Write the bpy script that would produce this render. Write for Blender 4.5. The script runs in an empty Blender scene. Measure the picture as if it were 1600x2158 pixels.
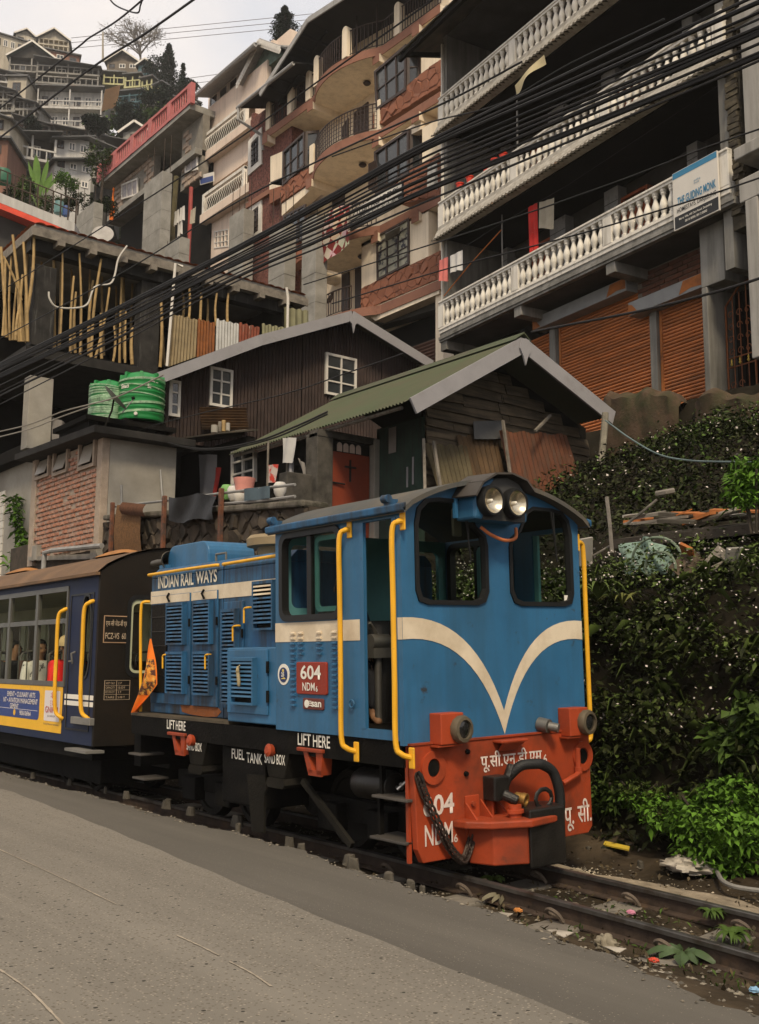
import bpy, math, random
import numpy as np
from mathutils import Vector as V, Matrix
from mathutils.geometry import tessellate_polygon
random.seed(7)
rng = np.random.default_rng(7)
SC = bpy.context.scene
COL = SC.collection
R = math.radians

# ------------------------------------------------------------------ camera
# world axes: Y runs back along the railway, X runs up the hill, Z up; road surface is z = 0
EYE = V((0, 0, 1.4))
FOC = 2200.0            # focal length in photograph pixels (1600 x 2158)
HEAD, PITCH, ROLL = R(38.2), R(8.3), R(0.4)
FW = V((math.sin(HEAD) * math.cos(PITCH), math.cos(HEAD) * math.cos(PITCH), math.sin(PITCH)))
_rt = V((math.cos(HEAD), -math.sin(HEAD), 0))
_up = _rt.cross(FW)
UP = (_up * math.cos(ROLL) - _rt * math.sin(ROLL)).normalized()
RT = FW.cross(UP)
cam = bpy.data.cameras.new('camera')
cam_o = bpy.data.objects.new('camera', cam)
COL.objects.link(cam_o)
cam.sensor_fit = 'VERTICAL'
cam.sensor_height = 24.0
cam.lens = 24.0 * FOC / 2158.0
cam.clip_start = 0.05
cam.clip_end = 3000
cam_o.matrix_world = Matrix(((RT.x, UP.x, -FW.x, EYE.x), (RT.y, UP.y, -FW.y, EYE.y), (RT.z, UP.z, -FW.z, EYE.z), (0, 0, 0, 1)))
SC.camera = cam_o

# ------------------------------------------------------------------ sky, sun, exposure
SUN_EL, SUN_AZ = R(48), R(215)          # azimuth clockwise from +Y
w = bpy.data.worlds.new('World')
SC.world = w
w.use_nodes = True
nt = w.node_tree
for n in list(nt.nodes):
    nt.nodes.remove(n)
N = nt.nodes.new
L = nt.links.new
o = N('ShaderNodeOutputWorld')
bg = N('ShaderNodeBackground')
bg.inputs[1].default_value = 0.1
sky = N('ShaderNodeTexSky')
sky.sky_type = 'NISHITA'
sky.sun_disc = False
sky.sun_elevation = SUN_EL
sky.sun_rotation = SUN_AZ
tc = N('ShaderNodeTexCoord')
nz = N('ShaderNodeTexNoise')
nz.inputs['Scale'].default_value = 2.2
nz.inputs['Detail'].default_value = 7
nz.inputs['Roughness'].default_value = .55
rp = N('ShaderNodeValToRGB')
rp.color_ramp.elements[0].position = .36
rp.color_ramp.elements[0].color = (3.1, 3.25, 3.55, 1)
rp.color_ramp.elements[1].position = .66
rp.color_ramp.elements[1].color = (5.3, 4.7, 4.15, 1)
mx = N('ShaderNodeMix')
mx.data_type = 'RGBA'
mx.inputs[0].default_value = .9
L(tc.outputs['Generated'], nz.inputs['Vector'])
L(nz.outputs['Fac'], rp.inputs[0])
L(sky.outputs[0], mx.inputs[6])
L(rp.outputs[0], mx.inputs[7])
L(mx.outputs[2], bg.inputs[0])
L(bg.outputs[0], o.inputs[0])
sl = bpy.data.lights.new('sun', 'SUN')
sl.energy = 1.5
sl.angle = R(12)
sl.color = (1.0, .85, .62)
so = bpy.data.objects.new('sun', sl)
COL.objects.link(so)
sd = V((math.sin(SUN_AZ) * math.cos(SUN_EL), math.cos(SUN_AZ) * math.cos(SUN_EL), math.sin(SUN_EL)))
so.rotation_euler = (-sd).to_track_quat('-Z', 'Y').to_euler()
SC.view_settings.view_transform = 'Standard'
SC.view_settings.look = 'None'
SC.view_settings.gamma = 1
SC.view_settings.exposure = 1.2
SC.view_settings.use_curve_mapping = False

# ------------------------------------------------------------------ survey helpers: sight line from the eye onto a known plane
def sight(x, y):
    return FW + RT * ((x - 800) / FOC) + UP * ((1079 - y) / FOC)
def on_plane(x, y, p, n):
    r = sight(x, y)
    return EYE + r * ((V(p) - EYE).dot(n) / r.dot(n))
def on_x(x, y, X): return on_plane(x, y, V((X, 0, 0)), V((1, 0, 0)))
def on_y(x, y, Y): return on_plane(x, y, V((0, Y, 0)), V((0, 1, 0)))
def on_z(x, y, Z): return on_plane(x, y, V((0, 0, Z)), V((0, 0, 1)))
def at_d(x, y, D): return EYE + sight(x, y) * D

# ------------------------------------------------------------------ materials
MATS = {}
def mat(name, col, rough=.8, metal=0., var=.22, vs=3., dirt=None, da=.45, ds=1.3, soft=.12, streak=False, bump=.15, bs=40., spec=.3, dirt2=None, d2a=.3, d2s=6., island=0.):
    if name in MATS:
        return MATS[name]
    m = bpy.data.materials.new(name)
    m.use_nodes = True
    t = m.node_tree
    N = t.nodes.new
    L = t.links.new
    p = t.nodes['Principled BSDF']
    p.inputs['Roughness'].default_value = rough
    p.inputs['Metallic'].default_value = metal
    p.inputs['Specular IOR Level'].default_value = spec
    tc = N('ShaderNodeTexCoord')
    oi = N('ShaderNodeObjectInfo')
    off = N('ShaderNodeVectorMath')
    off.operation = 'MULTIPLY_ADD'
    L(oi.outputs['Random'], off.inputs[0])
    off.inputs[1].default_value = (37, 51, 23)
    L(tc.outputs['Object'], off.inputs[2])
    def noise(scale, detail=5, st=False, rough=.6):
        n = N('ShaderNodeTexNoise')
        n.inputs['Scale'].default_value = scale
        n.inputs['Detail'].default_value = detail
        n.inputs['Roughness'].default_value = rough
        if st:
            mp = N('ShaderNodeMapping')
            mp.inputs['Scale'].default_value = (.4, 4, 6) if st == 'x' else (5, .12, 1) if st == 'y' else (4, 4, .35)
            L(off.outputs[0], mp.inputs[0])
            L(mp.outputs[0], n.inputs['Vector'])
        else:
            L(off.outputs[0], n.inputs['Vector'])
        return n
    def ramp(src, lo, hi):
        r = N('ShaderNodeMapRange')
        r.inputs[1].default_value = lo
        r.inputs[2].default_value = hi
        L(src, r.inputs[0])
        return r.outputs[0]
    def mix(f, a, b):
        x = N('ShaderNodeMix')
        x.data_type = 'RGBA'
        if isinstance(f, float): x.inputs[0].default_value = f
        else: L(f, x.inputs[0])
        for s, v in ((6, a), (7, b)):
            if isinstance(v, tuple): x.inputs[s].default_value = v + (1,)
            else: L(v, x.inputs[s])
        return x.outputs[2]
    c = tuple(col)
    lo = tuple(max(0, k * (1 - var)) for k in c)
    hi = tuple(k * (1 + var) for k in c)
    cur = mix(ramp(noise(vs).outputs[0], .3, .7), lo, hi)
    if island:
        g = N('ShaderNodeNewGeometry')
        hs = N('ShaderNodeHueSaturation')
        rr = N('ShaderNodeMapRange')
        rr.inputs[3].default_value = 1 - island
        rr.inputs[4].default_value = 1 + island
        L(g.outputs['Random Per Island'], rr.inputs[0])
        L(rr.outputs[0], hs.inputs['Value'])
        L(cur, hs.inputs['Color'])
        cur = hs.outputs[0]
    if dirt:
        th = 1 - da
        f = ramp(noise(ds, 8, streak, .65).outputs[0], th - soft, th + soft)
        cur = mix(f, cur, tuple(dirt))
    if dirt2:
        th = 1 - d2a
        f = ramp(noise(d2s, 8, False, .7).outputs[0], th - .05, th + .05)
        cur = mix(f, cur, tuple(dirt2))
    L(cur, p.inputs['Base Color'])
    if bump:
        b = N('ShaderNodeBump')
        b.inputs['Strength'].default_value = bump
        b.inputs['Distance'].default_value = .02
        L(noise(bs, 4).outputs[0], b.inputs['Height'])
        L(b.outputs[0], p.inputs['Normal'])
    MATS[name] = m
    return m
def emat(name, col, s):
    m = bpy.data.materials.new(name)
    m.use_nodes = True
    p = m.node_tree.nodes['Principled BSDF']
    p.inputs['Base Color'].default_value = (*col, 1)
    p.inputs['Emission Color'].default_value = (*col, 1)
    p.inputs['Emission Strength'].default_value = s
    return m
def glassmat(name, tint, refl=.1):
    m = bpy.data.materials.new(name)
    m.use_nodes = True
    t = m.node_tree
    for n in list(t.nodes): t.nodes.remove(n)
    o = t.nodes.new('ShaderNodeOutputMaterial')
    a = t.nodes.new('ShaderNodeBsdfTransparent')
    a.inputs[0].default_value = (*tint, 1)
    g = t.nodes.new('ShaderNodeBsdfGlossy')
    g.inputs['Roughness'].default_value = .06
    f = t.nodes.new('ShaderNodeLayerWeight')
    f.inputs[0].default_value = refl
    x = t.nodes.new('ShaderNodeMixShader')
    t.links.new(f.outputs['Fresnel'], x.inputs[0])
    t.links.new(a.outputs[0], x.inputs[1])
    t.links.new(g.outputs[0], x.inputs[2])
    t.links.new(x.outputs[0], o.inputs[0])
    return m

# ------------------------------------------------------------------ mesh builder
class MB:
    def __init__(s):
        s.v = []
        s.f = []
    def add(s, vs, fs):
        n = len(s.v)
        s.v += [tuple(q) for q in vs]
        s.f += [tuple(i + n for i in q) for q in fs]
        return s
    def box(s, x0, x1, y0, y1, z0, z1):
        return s.add([(x0, y0, z0), (x1, y0, z0), (x1, y1, z0), (x0, y1, z0), (x0, y0, z1), (x1, y0, z1), (x1, y1, z1), (x0, y1, z1)],
                     [(0, 3, 2, 1), (4, 5, 6, 7), (0, 1, 5, 4), (1, 2, 6, 5), (2, 3, 7, 6), (3, 0, 4, 7)])
    def obox(s, c, ax, ay, az):           # centre and three half-vectors
        c, ax, ay, az = V(c), V(ax), V(ay), V(az)
        vs = [c + ax * i + ay * j + az * k for k in (-1, 1) for (i, j) in ((-1, -1), (1, -1), (1, 1), (-1, 1))]
        return s.add(vs, [(0, 3, 2, 1), (4, 5, 6, 7), (0, 1, 5, 4), (1, 2, 6, 5), (2, 3, 7, 6), (3, 0, 4, 7)])
    def beam(s, a, b, wd, ht, up=(0, 0, 1)):
        a, b = V(a), V(b)
        d = (b - a)
        u = V(up)
        sd = d.cross(u)
        if sd.length < 1e-6: sd = d.cross(V((1, 0, 0)))
        sd.normalize()
        uu = sd.cross(d).normalized()
        return s.obox((a + b) / 2, d / 2, sd * wd / 2, uu * ht / 2)
    def tube(s, pts, r, n=7, cap=True):
        pts = [V(p) for p in pts]
        rs = r if isinstance(r, (list, tuple)) else [r] * len(pts)
        d0 = (pts[1] - pts[0]).normalized()
        a = d0.orthogonal().normalized()
        vs = []
        for i, p in enumerate(pts):
            d = (pts[min(i + 1, len(pts) - 1)] - pts[max(i - 1, 0)]).normalized()
            a = (a - d * a.dot(d)).normalized()
            b = d.cross(a)
            for k in range(n):
                t = 2 * math.pi * k / n
                vs.append(p + (a * math.cos(t) + b * math.sin(t)) * rs[i])
        fs = []
        for i in range(len(pts) - 1):
            for k in range(n):
                k2 = (k + 1) % n
                fs.append((i * n + k, i * n + k2, (i + 1) * n + k2, (i + 1) * n + k))
        if cap:
            fs.append(tuple(range(n - 1, -1, -1)))
            m = (len(pts) - 1) * n
            fs.append(tuple(range(m, m + n)))
        return s.add(vs, fs)
    def cyl(s, a, b, r0, r1=None, n=14):
        return s.tube([a, b], [r0, r0 if r1 is None else r1], n)
    def lathe(s, prof, base, axis=(0, 0, 1), n=16, cap=True):       # prof: (radius, height) pairs
        ax = V(axis).normalized()
        a = ax.orthogonal().normalized()
        b = ax.cross(a)
        base = V(base)
        vs = []
        for r, h in prof:
            for k in range(n):
                t = 2 * math.pi * k / n
                vs.append(base + ax * h + (a * math.cos(t) + b * math.sin(t)) * r)
        fs = []
        for i in range(len(prof) - 1):
            for k in range(n):
                k2 = (k + 1) % n
                fs.append((i * n + k, i * n + k2, (i + 1) * n + k2, (i + 1) * n + k))
        if cap:
            fs.append(tuple(range(n - 1, -1, -1)))
            m = (len(prof) - 1) * n
            fs.append(tuple(range(m, m + n)))
        return s.add(vs, fs)
    def quad(s, *p):
        return s.add(p, [tuple(range(len(p)))])
    def prism(s, pts, vec):
        pts = [V(p) for p in pts]
        n = len(pts)
        vec = V(vec)
        vs = pts + [p + vec for p in pts]
        fs = [tuple(range(n - 1, -1, -1)), tuple(range(n, 2 * n))] + [(i, (i + 1) % n, n + (i + 1) % n, n + i) for i in range(n)]
        return s.add(vs, fs)
    def slab(s, a, b, c, d, t):           # four corners thickened along the normal
        a, b, c, d = V(a), V(b), V(c), V(d)
        n = (b - a).cross(d - a).normalized() * t
        return s.prism([a, b, c, d], n)
    def panel(s, outer, holes, fm, t):    # flat plate with openings
        loops = [outer] + list(holes)
        tri = tessellate_polygon([[V((p[0], p[1], 0)) for p in lp] for lp in loops])
        flat = [p for lp in loops for p in lp]
        n = len(flat)
        vs = [fm(p[0], p[1], 0) for p in flat] + [fm(p[0], p[1], t) for p in flat]
        fs = [tuple(q) for q in tri] + [tuple(i + n for i in reversed(q)) for q in tri]
        k = 0
        for lp in loops:
            m = len(lp)
            fs += [(k + i, k + (i + 1) % m, n + k + (i + 1) % m, n + k + i) for i in range(m)]
            k += m
        return s.add(vs, fs)
    def ring(s, outer, inner, fm, d0, d1):
        n = len(outer)
        vs = []
        for d in (d0, d1):
            vs += [fm(p[0], p[1], d) for p in outer] + [fm(p[0], p[1], d) for p in inner]
        fs = []
        for i in range(n):
            j = (i + 1) % n
            fs += [(i, j, n + j, n + i), (2 * n + i, 3 * n + i, 3 * n + j, 2 * n + j), (i, 2 * n + i, 2 * n + j, j), (n + i, n + j, 3 * n + j, 3 * n + i)]
        return s.add(vs, fs)
    def corr(s, o, along, up, waves, amp, seg=4, rows=1):   # corrugated sheet
        o, along, up = V(o), V(along), V(up)
        nn = along.cross(up).normalized()
        c = waves * seg
        vs = []
        for j in range(rows + 1):
            for i in range(c + 1):
                vs.append(o + along * (i / c) + up * (j / rows) + nn * (amp * math.sin(2 * math.pi * i / seg)))
        fs = [(j * (c + 1) + i, j * (c + 1) + i + 1, (j + 1) * (c + 1) + i + 1, (j + 1) * (c + 1) + i) for j in range(rows) for i in range(c)]
        return s.add(vs, fs)
    def grid(s, fn, nu, nv):
        vs = [fn(i / nu, j / nv) for j in range(nv + 1) for i in range(nu + 1)]
        fs = [(j * (nu + 1) + i, j * (nu + 1) + i + 1, (j + 1) * (nu + 1) + i + 1, (j + 1) * (nu + 1) + i) for j in range(nv) for i in range(nu)]
        return s.add(vs, fs)
    def mesh(s, name, m=None, smooth=False, inv=None):
        me = bpy.data.meshes.new(name)
        vs = s.v if inv is None else [tuple(inv @ V(q)) for q in s.v]
        me.from_pydata(vs, [], s.f)
        if m: me.materials.append(m)
        if smooth:
            me.polygons.foreach_set('use_smooth', [True] * len(me.polygons))
            me.set_sharp_from_angle(angle=R(40))
        return me
ROOTM = {}
def tag(o, label=None, cat=None, group=None, kind=None):
    if label: o['label'] = label
    if cat: o['category'] = cat
    if group: o['group'] = group
    if kind: o['kind'] = kind
    return o
def thing(name, label, cat, loc=(0, 0, 0), group=None, rz=0., ry=0., local=False):
    o = bpy.data.objects.new(name, None)
    COL.objects.link(o)
    o.empty_display_size = .2
    o.location = loc
    o.rotation_euler = (0, ry, rz)
    M = Matrix.Translation(V(loc)) @ o.rotation_euler.to_matrix().to_4x4()
    ROOTM[o.name] = (M, local)
    return tag(o, label, cat, group)
def rootof(p):
    while p.parent: p = p.parent
    return p
def part(name, mb, m, parent=None, smooth=False, bevel=0., label=None, kind=None, world=False):
    inv = None
    if parent is not None:
        M, loc = ROOTM[rootof(parent).name]
        if not loc or world: inv = M.inverted()
    me = mb.mesh(name, m, smooth, inv)
    o = bpy.data.objects.new(name, me)
    COL.objects.link(o)
    if parent is not None: o.parent = parent
    if bevel:
        b = o.modifiers.new('bevel', 'BEVEL')
        b.width = bevel
        b.segments = 2
        b.limit_method = 'ANGLE'
    if label: o['label'] = label
    if kind: o['kind'] = kind
    return o
def solo(name, mb, m, label, cat, group=None, smooth=False, bevel=0.):
    """a thing that is one mesh; its origin goes to the middle of its base"""
    a = np.array(mb.v)
    c = V(((a[:, 0].min() + a[:, 0].max()) / 2, (a[:, 1].min() + a[:, 1].max()) / 2, a[:, 2].min()))
    me = mb.mesh(name, m, smooth, Matrix.Translation(-c))
    o = bpy.data.objects.new(name, me)
    COL.objects.link(o)
    o.location = c
    if bevel:
        b = o.modifiers.new('bevel', 'BEVEL')
        b.width = bevel
        b.segments = 2
        b.limit_method = 'ANGLE'
    return tag(o, label, cat, group)
def struct(name, mb, m, smooth=False):
    o = part(name, mb, m, None, smooth)
    o['kind'] = 'structure'
    return o
def piece(name, me, parent, loc, rot=None, scale=None):
    """one of many alike pieces sharing a mesh; loc in the root's own space"""
    o = bpy.data.objects.new(name, me)
    COL.objects.link(o)
    o.parent = parent
    o.location = loc
    if rot is not None: o.rotation_euler = rot
    if scale is not None: o.scale = scale
    return o
def copy_tree(o, parent=None):
    c = o.copy()
    COL.objects.link(c)
    c.parent = parent
    for ch in [q for q in KIDS(o)]:
        copy_tree(ch, c)
    return c
def KIDS(o): return [q for q in o.children]
def rrect(x0, x1, z0, z1, r, n=4):
    pts = []
    for cx, cz, a0 in ((x1 - r, z0 + r, -90), (x1 - r, z1 - r, 0), (x0 + r, z1 - r, 90), (x0 + r, z0 + r, 180)):
        for k in range(n + 1):
            t = R(a0 + 90 * k / n)
            pts.append((cx + r * math.cos(t), cz + r * math.sin(t)))
    return pts
def rect(x0, x1, z0, z1): return [(x0, z0), (x1, z0), (x1, z1), (x0, z1)]
def inset(pts, d):
    cx = sum(p[0] for p in pts) / len(pts)
    cz = sum(p[1] for p in pts) / len(pts)
    w = max(abs(p[0] - cx) for p in pts)
    h = max(abs(p[1] - cz) for p in pts)
    return [(cx + (p[0] - cx) * (w - d) / w, cz + (p[1] - cz) * (h - d) / h) for p in pts]
def arc(pts, n=8):
    """smooth polyline through control points (Catmull-Rom)"""
    P = [V(p) for p in pts]
    P = [P[0] * 2 - P[1]] + P + [P[-1] * 2 - P[-2]]
    out = []
    for i in range(1, len(P) - 2):
        for k in range(n):
            t = k / n
            out.append(.5 * ((2 * P[i]) + (P[i + 1] - P[i - 1]) * t + (2 * P[i - 1] - 5 * P[i] + 4 * P[i + 1] - P[i + 2]) * t * t + (3 * P[i] - P[i - 1] - 3 * P[i + 1] + P[i + 2]) * t ** 3))
    out.append(P[-2])
    return out

# ------------------------------------------------------------------ lettering
def text(body, o, right, up, height, m, parent, width=None, bold=.0, align='LEFT', name='lettering', world=False, fit=True, ext=.0):
    cu = bpy.data.curves.new('lettering', 'FONT')
    cu.body = body
    cu.size = 1
    cu.offset = bold
    cu.resolution_u = 3
    t = bpy.data.objects.new('lettering', cu)
    me = bpy.data.meshes.new_from_object(t)
    bpy.data.objects.remove(t)
    bpy.data.curves.remove(cu)
    a = np.zeros(len(me.vertices) * 3)
    me.vertices.foreach_get('co', a)
    a = a.reshape(-1, 3)
    if len(a) == 0: return None
    x0, x1, y0, y1 = a[:, 0].min(), a[:, 0].max(), a[:, 1].min(), a[:, 1].max()
    sy = height / (y1 - y0)
    sx = sy if width is None else width / (x1 - x0)
    o, right, up = V(o), V(right).normalized(), V(up).normalized()
    sh = {'LEFT': 0, 'CENTER': .5, 'RIGHT': 1}[align] * (x1 - x0)
    M, loc = ROOTM[rootof(parent).name]
    inv = Matrix.Identity(4) if (loc and not world) else M.inverted()
    nn = right.cross(up) * .004
    for i, v in enumerate(me.vertices):
        q = o + right * ((a[i, 0] - x0 - sh) * sx) + up * ((a[i, 1] - y0) * sy) + nn
        v.co = inv @ q
    me.materials.clear()
    me.materials.append(m)
    ob = bpy.data.objects.new(name, me)
    COL.objects.link(ob)
    ob.parent = parent
    return ob
# ================================================================== ground, road, track
def smooth01(t):
    t = max(0., min(1., t))
    return t * t * (3 - 2 * t)
def lerp_tab(tab, x):
    if x <= tab[0][0]: return tab[0][1]
    for (a, za), (b, zb) in zip(tab, tab[1:]):
        if x <= b: return za + (zb - za) * (x - a) / (b - a)
    return tab[-1][1]
BANK = [(-200, -.03), (4.2, -.03), (4.75, -.2), (5.2, -.27), (7.2, -.26), (7.5, -.2), (7.75, -.05), (7.9, .4), (8.1, 1.4), (8.35, 2.1), (8.6, 2.2), (9.6, 2.35), (9.75, 2.85), (11, 3.4), (13, 4.55), (15.2, 5.35), (15.75, 5.5), (15.8, 6.2), (17, 6.3), (30, 7.5), (60, 20), (400, 100)]
TERR = [(-200, -.03), (4.2, -.03), (4.75, -.2), (5.2, -.27), (7.2, -.26), (7.7, -.2), (7.95, 3.0), (13, 3.1), (15.5, 3.8), (16.5, 6.2), (25, 7), (60, 20), (400, 100)]
def depth_of(X, Y): return X * math.sin(HEAD) + Y * math.cos(HEAD)
def hill(D): return D * (.395 + .0011 * (D - 45))
def gz(X, Y):
    a, b = lerp_tab(BANK, X), lerp_tab(TERR, X)
    z = a + (b - a) * smooth01((Y - 11.2) / .9)
    D = depth_of(X, Y)
    if D > 34 and X > 9:
        t = smooth01((D - 34) / 10) * smooth01((X - 9) / 4)
        h = hill(D) if D < 190 else hill(190)
        z = z + (max(h - 2.0, z) - z) * t
    return z
def ground_noise(X, Y):
    return .5 * math.sin(X * 3.1 + Y * 1.7) * math.sin(Y * 2.3 - X * .8)
xs = [-300, -120, -50, -20, -8, -2, 1.5, 3.2, 4.0] + [4.0 + .125 * i for i in range(1, 60)] + [11.6 + .3 * i for i in range(20)] + [18 + 1.0 * i for i in range(12)] + [32, 36, 40, 46, 52, 58, 66, 74, 82, 92, 104, 118, 135, 155, 180, 220, 400]
ys = [-300, -100, -40, -15, -6, -2] + [.0 + .25 * i for i in range(56)] + [14.5 + .75 * i for i in range(22)] + [32, 36, 40, 46, 52, 58, 66, 74, 82, 92, 104, 118, 135, 155, 180, 220, 300, 500]
gm = MB()
gv = []
for Y in ys:
    for X in xs:
        n = 0.0
        if 4.4 < X < 20: n = .05 * ground_noise(X * 2, Y * 2) * (1 if X < 7.3 else 2.5)
        gv.append((X, Y, gz(X, Y) + n))
nx = len(xs)
gm.add(gv, [(j * nx + i, j * nx + i + 1, (j + 1) * nx + i + 1, (j + 1) * nx + i) for j in range(len(ys) - 1) for i in range(nx - 1)])
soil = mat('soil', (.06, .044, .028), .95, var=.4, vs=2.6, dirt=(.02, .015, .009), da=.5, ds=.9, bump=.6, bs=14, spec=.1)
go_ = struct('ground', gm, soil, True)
go_.data.materials.append(mat('shaded_bank_soil', (.016, .013, .008), .95, var=.4, vs=2, bump=.5, bs=14, spec=.1))  # soil of the bank, its shade under the growth put into the colour
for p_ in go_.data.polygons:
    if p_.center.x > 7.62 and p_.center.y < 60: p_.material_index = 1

# road: an older pebbly concrete lane and a smoother strip beside the rails
def lane_mat(name, col, peb, dark):
    m = mat(name, col, .85, var=.1, vs=.6, dirt=tuple(k * .72 for k in col), da=.45, ds=.5, soft=.2, streak='y', bump=.25, bs=90, spec=.25, dirt2=tuple(k * .62 for k in col), d2a=.3, d2s=.9)
    t = m.node_tree
    p = t.nodes['Principled BSDF']
    src = p.inputs['Base Color'].links[0].from_socket
    tc = t.nodes.new('ShaderNodeTexCoord')
    cur = src
    for sc, rad, colr, dens in peb:
        vo = t.nodes.new('ShaderNodeTexVoronoi')
        vo.inputs['Scale'].default_value = sc
        t.links.new(tc.outputs['Object'], vo.inputs['Vector'])
        a = t.nodes.new('ShaderNodeMath')
        a.operation = 'LESS_THAN'
        a.inputs[1].default_value = rad
        t.links.new(vo.outputs['Distance'], a.inputs[0])
        sp = t.nodes.new('ShaderNodeSeparateColor')
        t.links.new(vo.outputs['Color'], sp.inputs[0])
        b = t.nodes.new('ShaderNodeMath')
        b.operation = 'LESS_THAN'
        b.inputs[1].default_value = dens
        t.links.new(sp.outputs[0], b.inputs[0])
        c = t.nodes.new('ShaderNodeMath')
        c.operation = 'MULTIPLY'
        t.links.new(a.outputs[0], c.inputs[0])
        t.links.new(b.outputs[0], c.inputs[1])
        x = t.nodes.new('ShaderNodeMix')
        x.data_type = 'RGBA'
        t.links.new(c.outputs[0], x.inputs[0])
        t.links.new(cur, x.inputs[6])
        x.inputs[7].default_value = (*colr, 1)
        cur = x.outputs[2]
    t.links.new(cur, p.inputs['Base Color'])
    return m
lane = lane_mat('pebbly_concrete', (.185, .165, .136), [(48, .34, (.115, .098, .076), .45), (57, .32, (.26, .225, .18), .3), (15, .15, (.03, .026, .02), .34)], .1)
strip = lane_mat('worn_asphalt_strip', (.113, .101, .084), [(80, .25, (.10, .09, .075), .4), (66, .22, (.2, .175, .14), .2)], .1)
def road_edge(Y):      # ragged joint between the two lanes
    return 3.10 + .086 * min(Y, 11.5) * 1.0 - .06 * max(0, 2.5 - Y) * .5 + .018 * math.sin(Y * .9) + .008 * math.sin(Y * 6.1)
def verge(Y):          # ragged outer edge beside the track
    return lerp_tab([(-20, 3.6), (1, 3.85), (2.5, 4.0), (4.7, 4.38), (6.8, 4.6), (13, 4.68), (200, 4.7)], Y) + .03 * math.sin(Y * 1.9) + .025 * math.sin(Y * 5.7 + 1) + .018 * math.sin(Y * 13) + .012 * math.sin(Y * 29)
yy = [-60, -20, -6] + [-2 + .05 * i for i in range(440)] + [21, 30, 60, 150, 400]
def sheet_between(f0, f1, z, n=8):
    m = MB()
    m.grid(lambda u, v: (lambda Y: (f0(Y) + (f1(Y) - f0(Y)) * u, Y, z))(yy[int(round(v * (len(yy) - 1)))]), n, len(yy) - 1)
    return m
ln = MB()
ln.grid(lambda u, v: (lambda Y: (-12 + (road_edge(Y) + 12) * (1 - (1 - u) ** 2), Y, .008))(yy[int(round(v * (len(yy) - 1)))]), 12, len(yy) - 1)
for a, b in zip(yy, yy[1:]):
    ln.quad((road_edge(a), a, .008), (road_edge(b), b, .008), (road_edge(b) + .004, b, -.004), (road_edge(a) + .004, a, -.004))
struct('road', ln, lane)
st = sheet_between(lambda Y: road_edge(Y) - .1, verge, .0)
for a, b in zip(yy, yy[1:]):
    st.quad((verge(a), a, 0), (verge(b), b, 0), (verge(b) + .06, b, -.12), (verge(a) + .06, a, -.12))
struct('road_shoulder', st, strip)

for pts in (((-40, 1772), (120, 1845), (245, 1905)), ((372, 1970), (420, 1992), (462, 2013)), ((484, 2026), (530, 2050), (572, 2078)), ((-20, 2030), (60, 2085), (140, 2165))):
    pts = arc([on_z(a, b, .012) for a, b in pts], 8)
    q_ = MB()
    for a, b in zip(pts, pts[1:]):
        n_ = (b - a).cross(V((0, 0, 1))).normalized() * random.uniform(.003, .007)
        q_.quad(a - n_, b - n_, b + n_, a + n_)
    struct('road_crack', q_, mat('filled_crack', (.29, .245, .19), .9, var=.3, vs=9))
# railway: rails with flange, sleepers, curled clips
def track_c(Y):
    return 5.895 - .0 if Y > 8 else 5.895 - .0115 * (8 - Y) ** 2 * .95
GA = .39
steel = mat('rail_steel', (.16, .15, .14), .38, .8, var=.3, vs=6, dirt=(.07, .05, .035), da=.4, ds=5, bump=.1)
rust = mat('rusty_iron', (.055, .038, .028), .85, .2, var=.4, vs=8, dirt=(.1, .06, .035), da=.35, ds=6, bump=.3)
concrete_s = mat('sleeper_concrete', (.17, .15, .12), .9, var=.25, vs=4, dirt=(.1, .085, .07), da=.45, ds=3, bump=.5, bs=30)
trk = thing('railway_track', 'narrow gauge railway track with slab sleepers beside the road', 'railway track', (5.8, 3, -.3))
prof_head = [(-.028, -.012), (.028, -.012), (.028, .012), (.02, .017), (-.02, .017), (-.028, .012)]
prof_web = [(-.055, -.115), (.055, -.115), (.055, -.103), (.009, -.09), (.009, -.012), (-.009, -.012), (-.009, -.09), (-.055, -.103)]
ry_ = [-6 + .4 * i for i in range(80)]
def rail_of(prof, off, z):
    m = MB()
    k = len(prof)
    vs = []
    for Y in ry_:
        c = track_c(Y)
        dx = (track_c(Y + .1) - c) / .1
        for px_, pz in prof:
            vs.append((c + off + px_, Y - px_ * dx, z + pz))
    fs = [(i * k + j, i * k + (j + 1) % k, (i + 1) * k + (j + 1) % k, (i + 1) * k + j) for i in range(len(ry_) - 1) for j in range(k)]
    m.add(vs, fs)
    return m
for sgn in (-1, 1):
    r_ = part('rail', rail_of(prof_web, sgn * GA, -.15), rust, trk)
    part('rail_head', rail_of(prof_head, sgn * GA, -.15), steel, r_)
random.seed(3)
Ys = 1.2
i_ = 0
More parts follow.
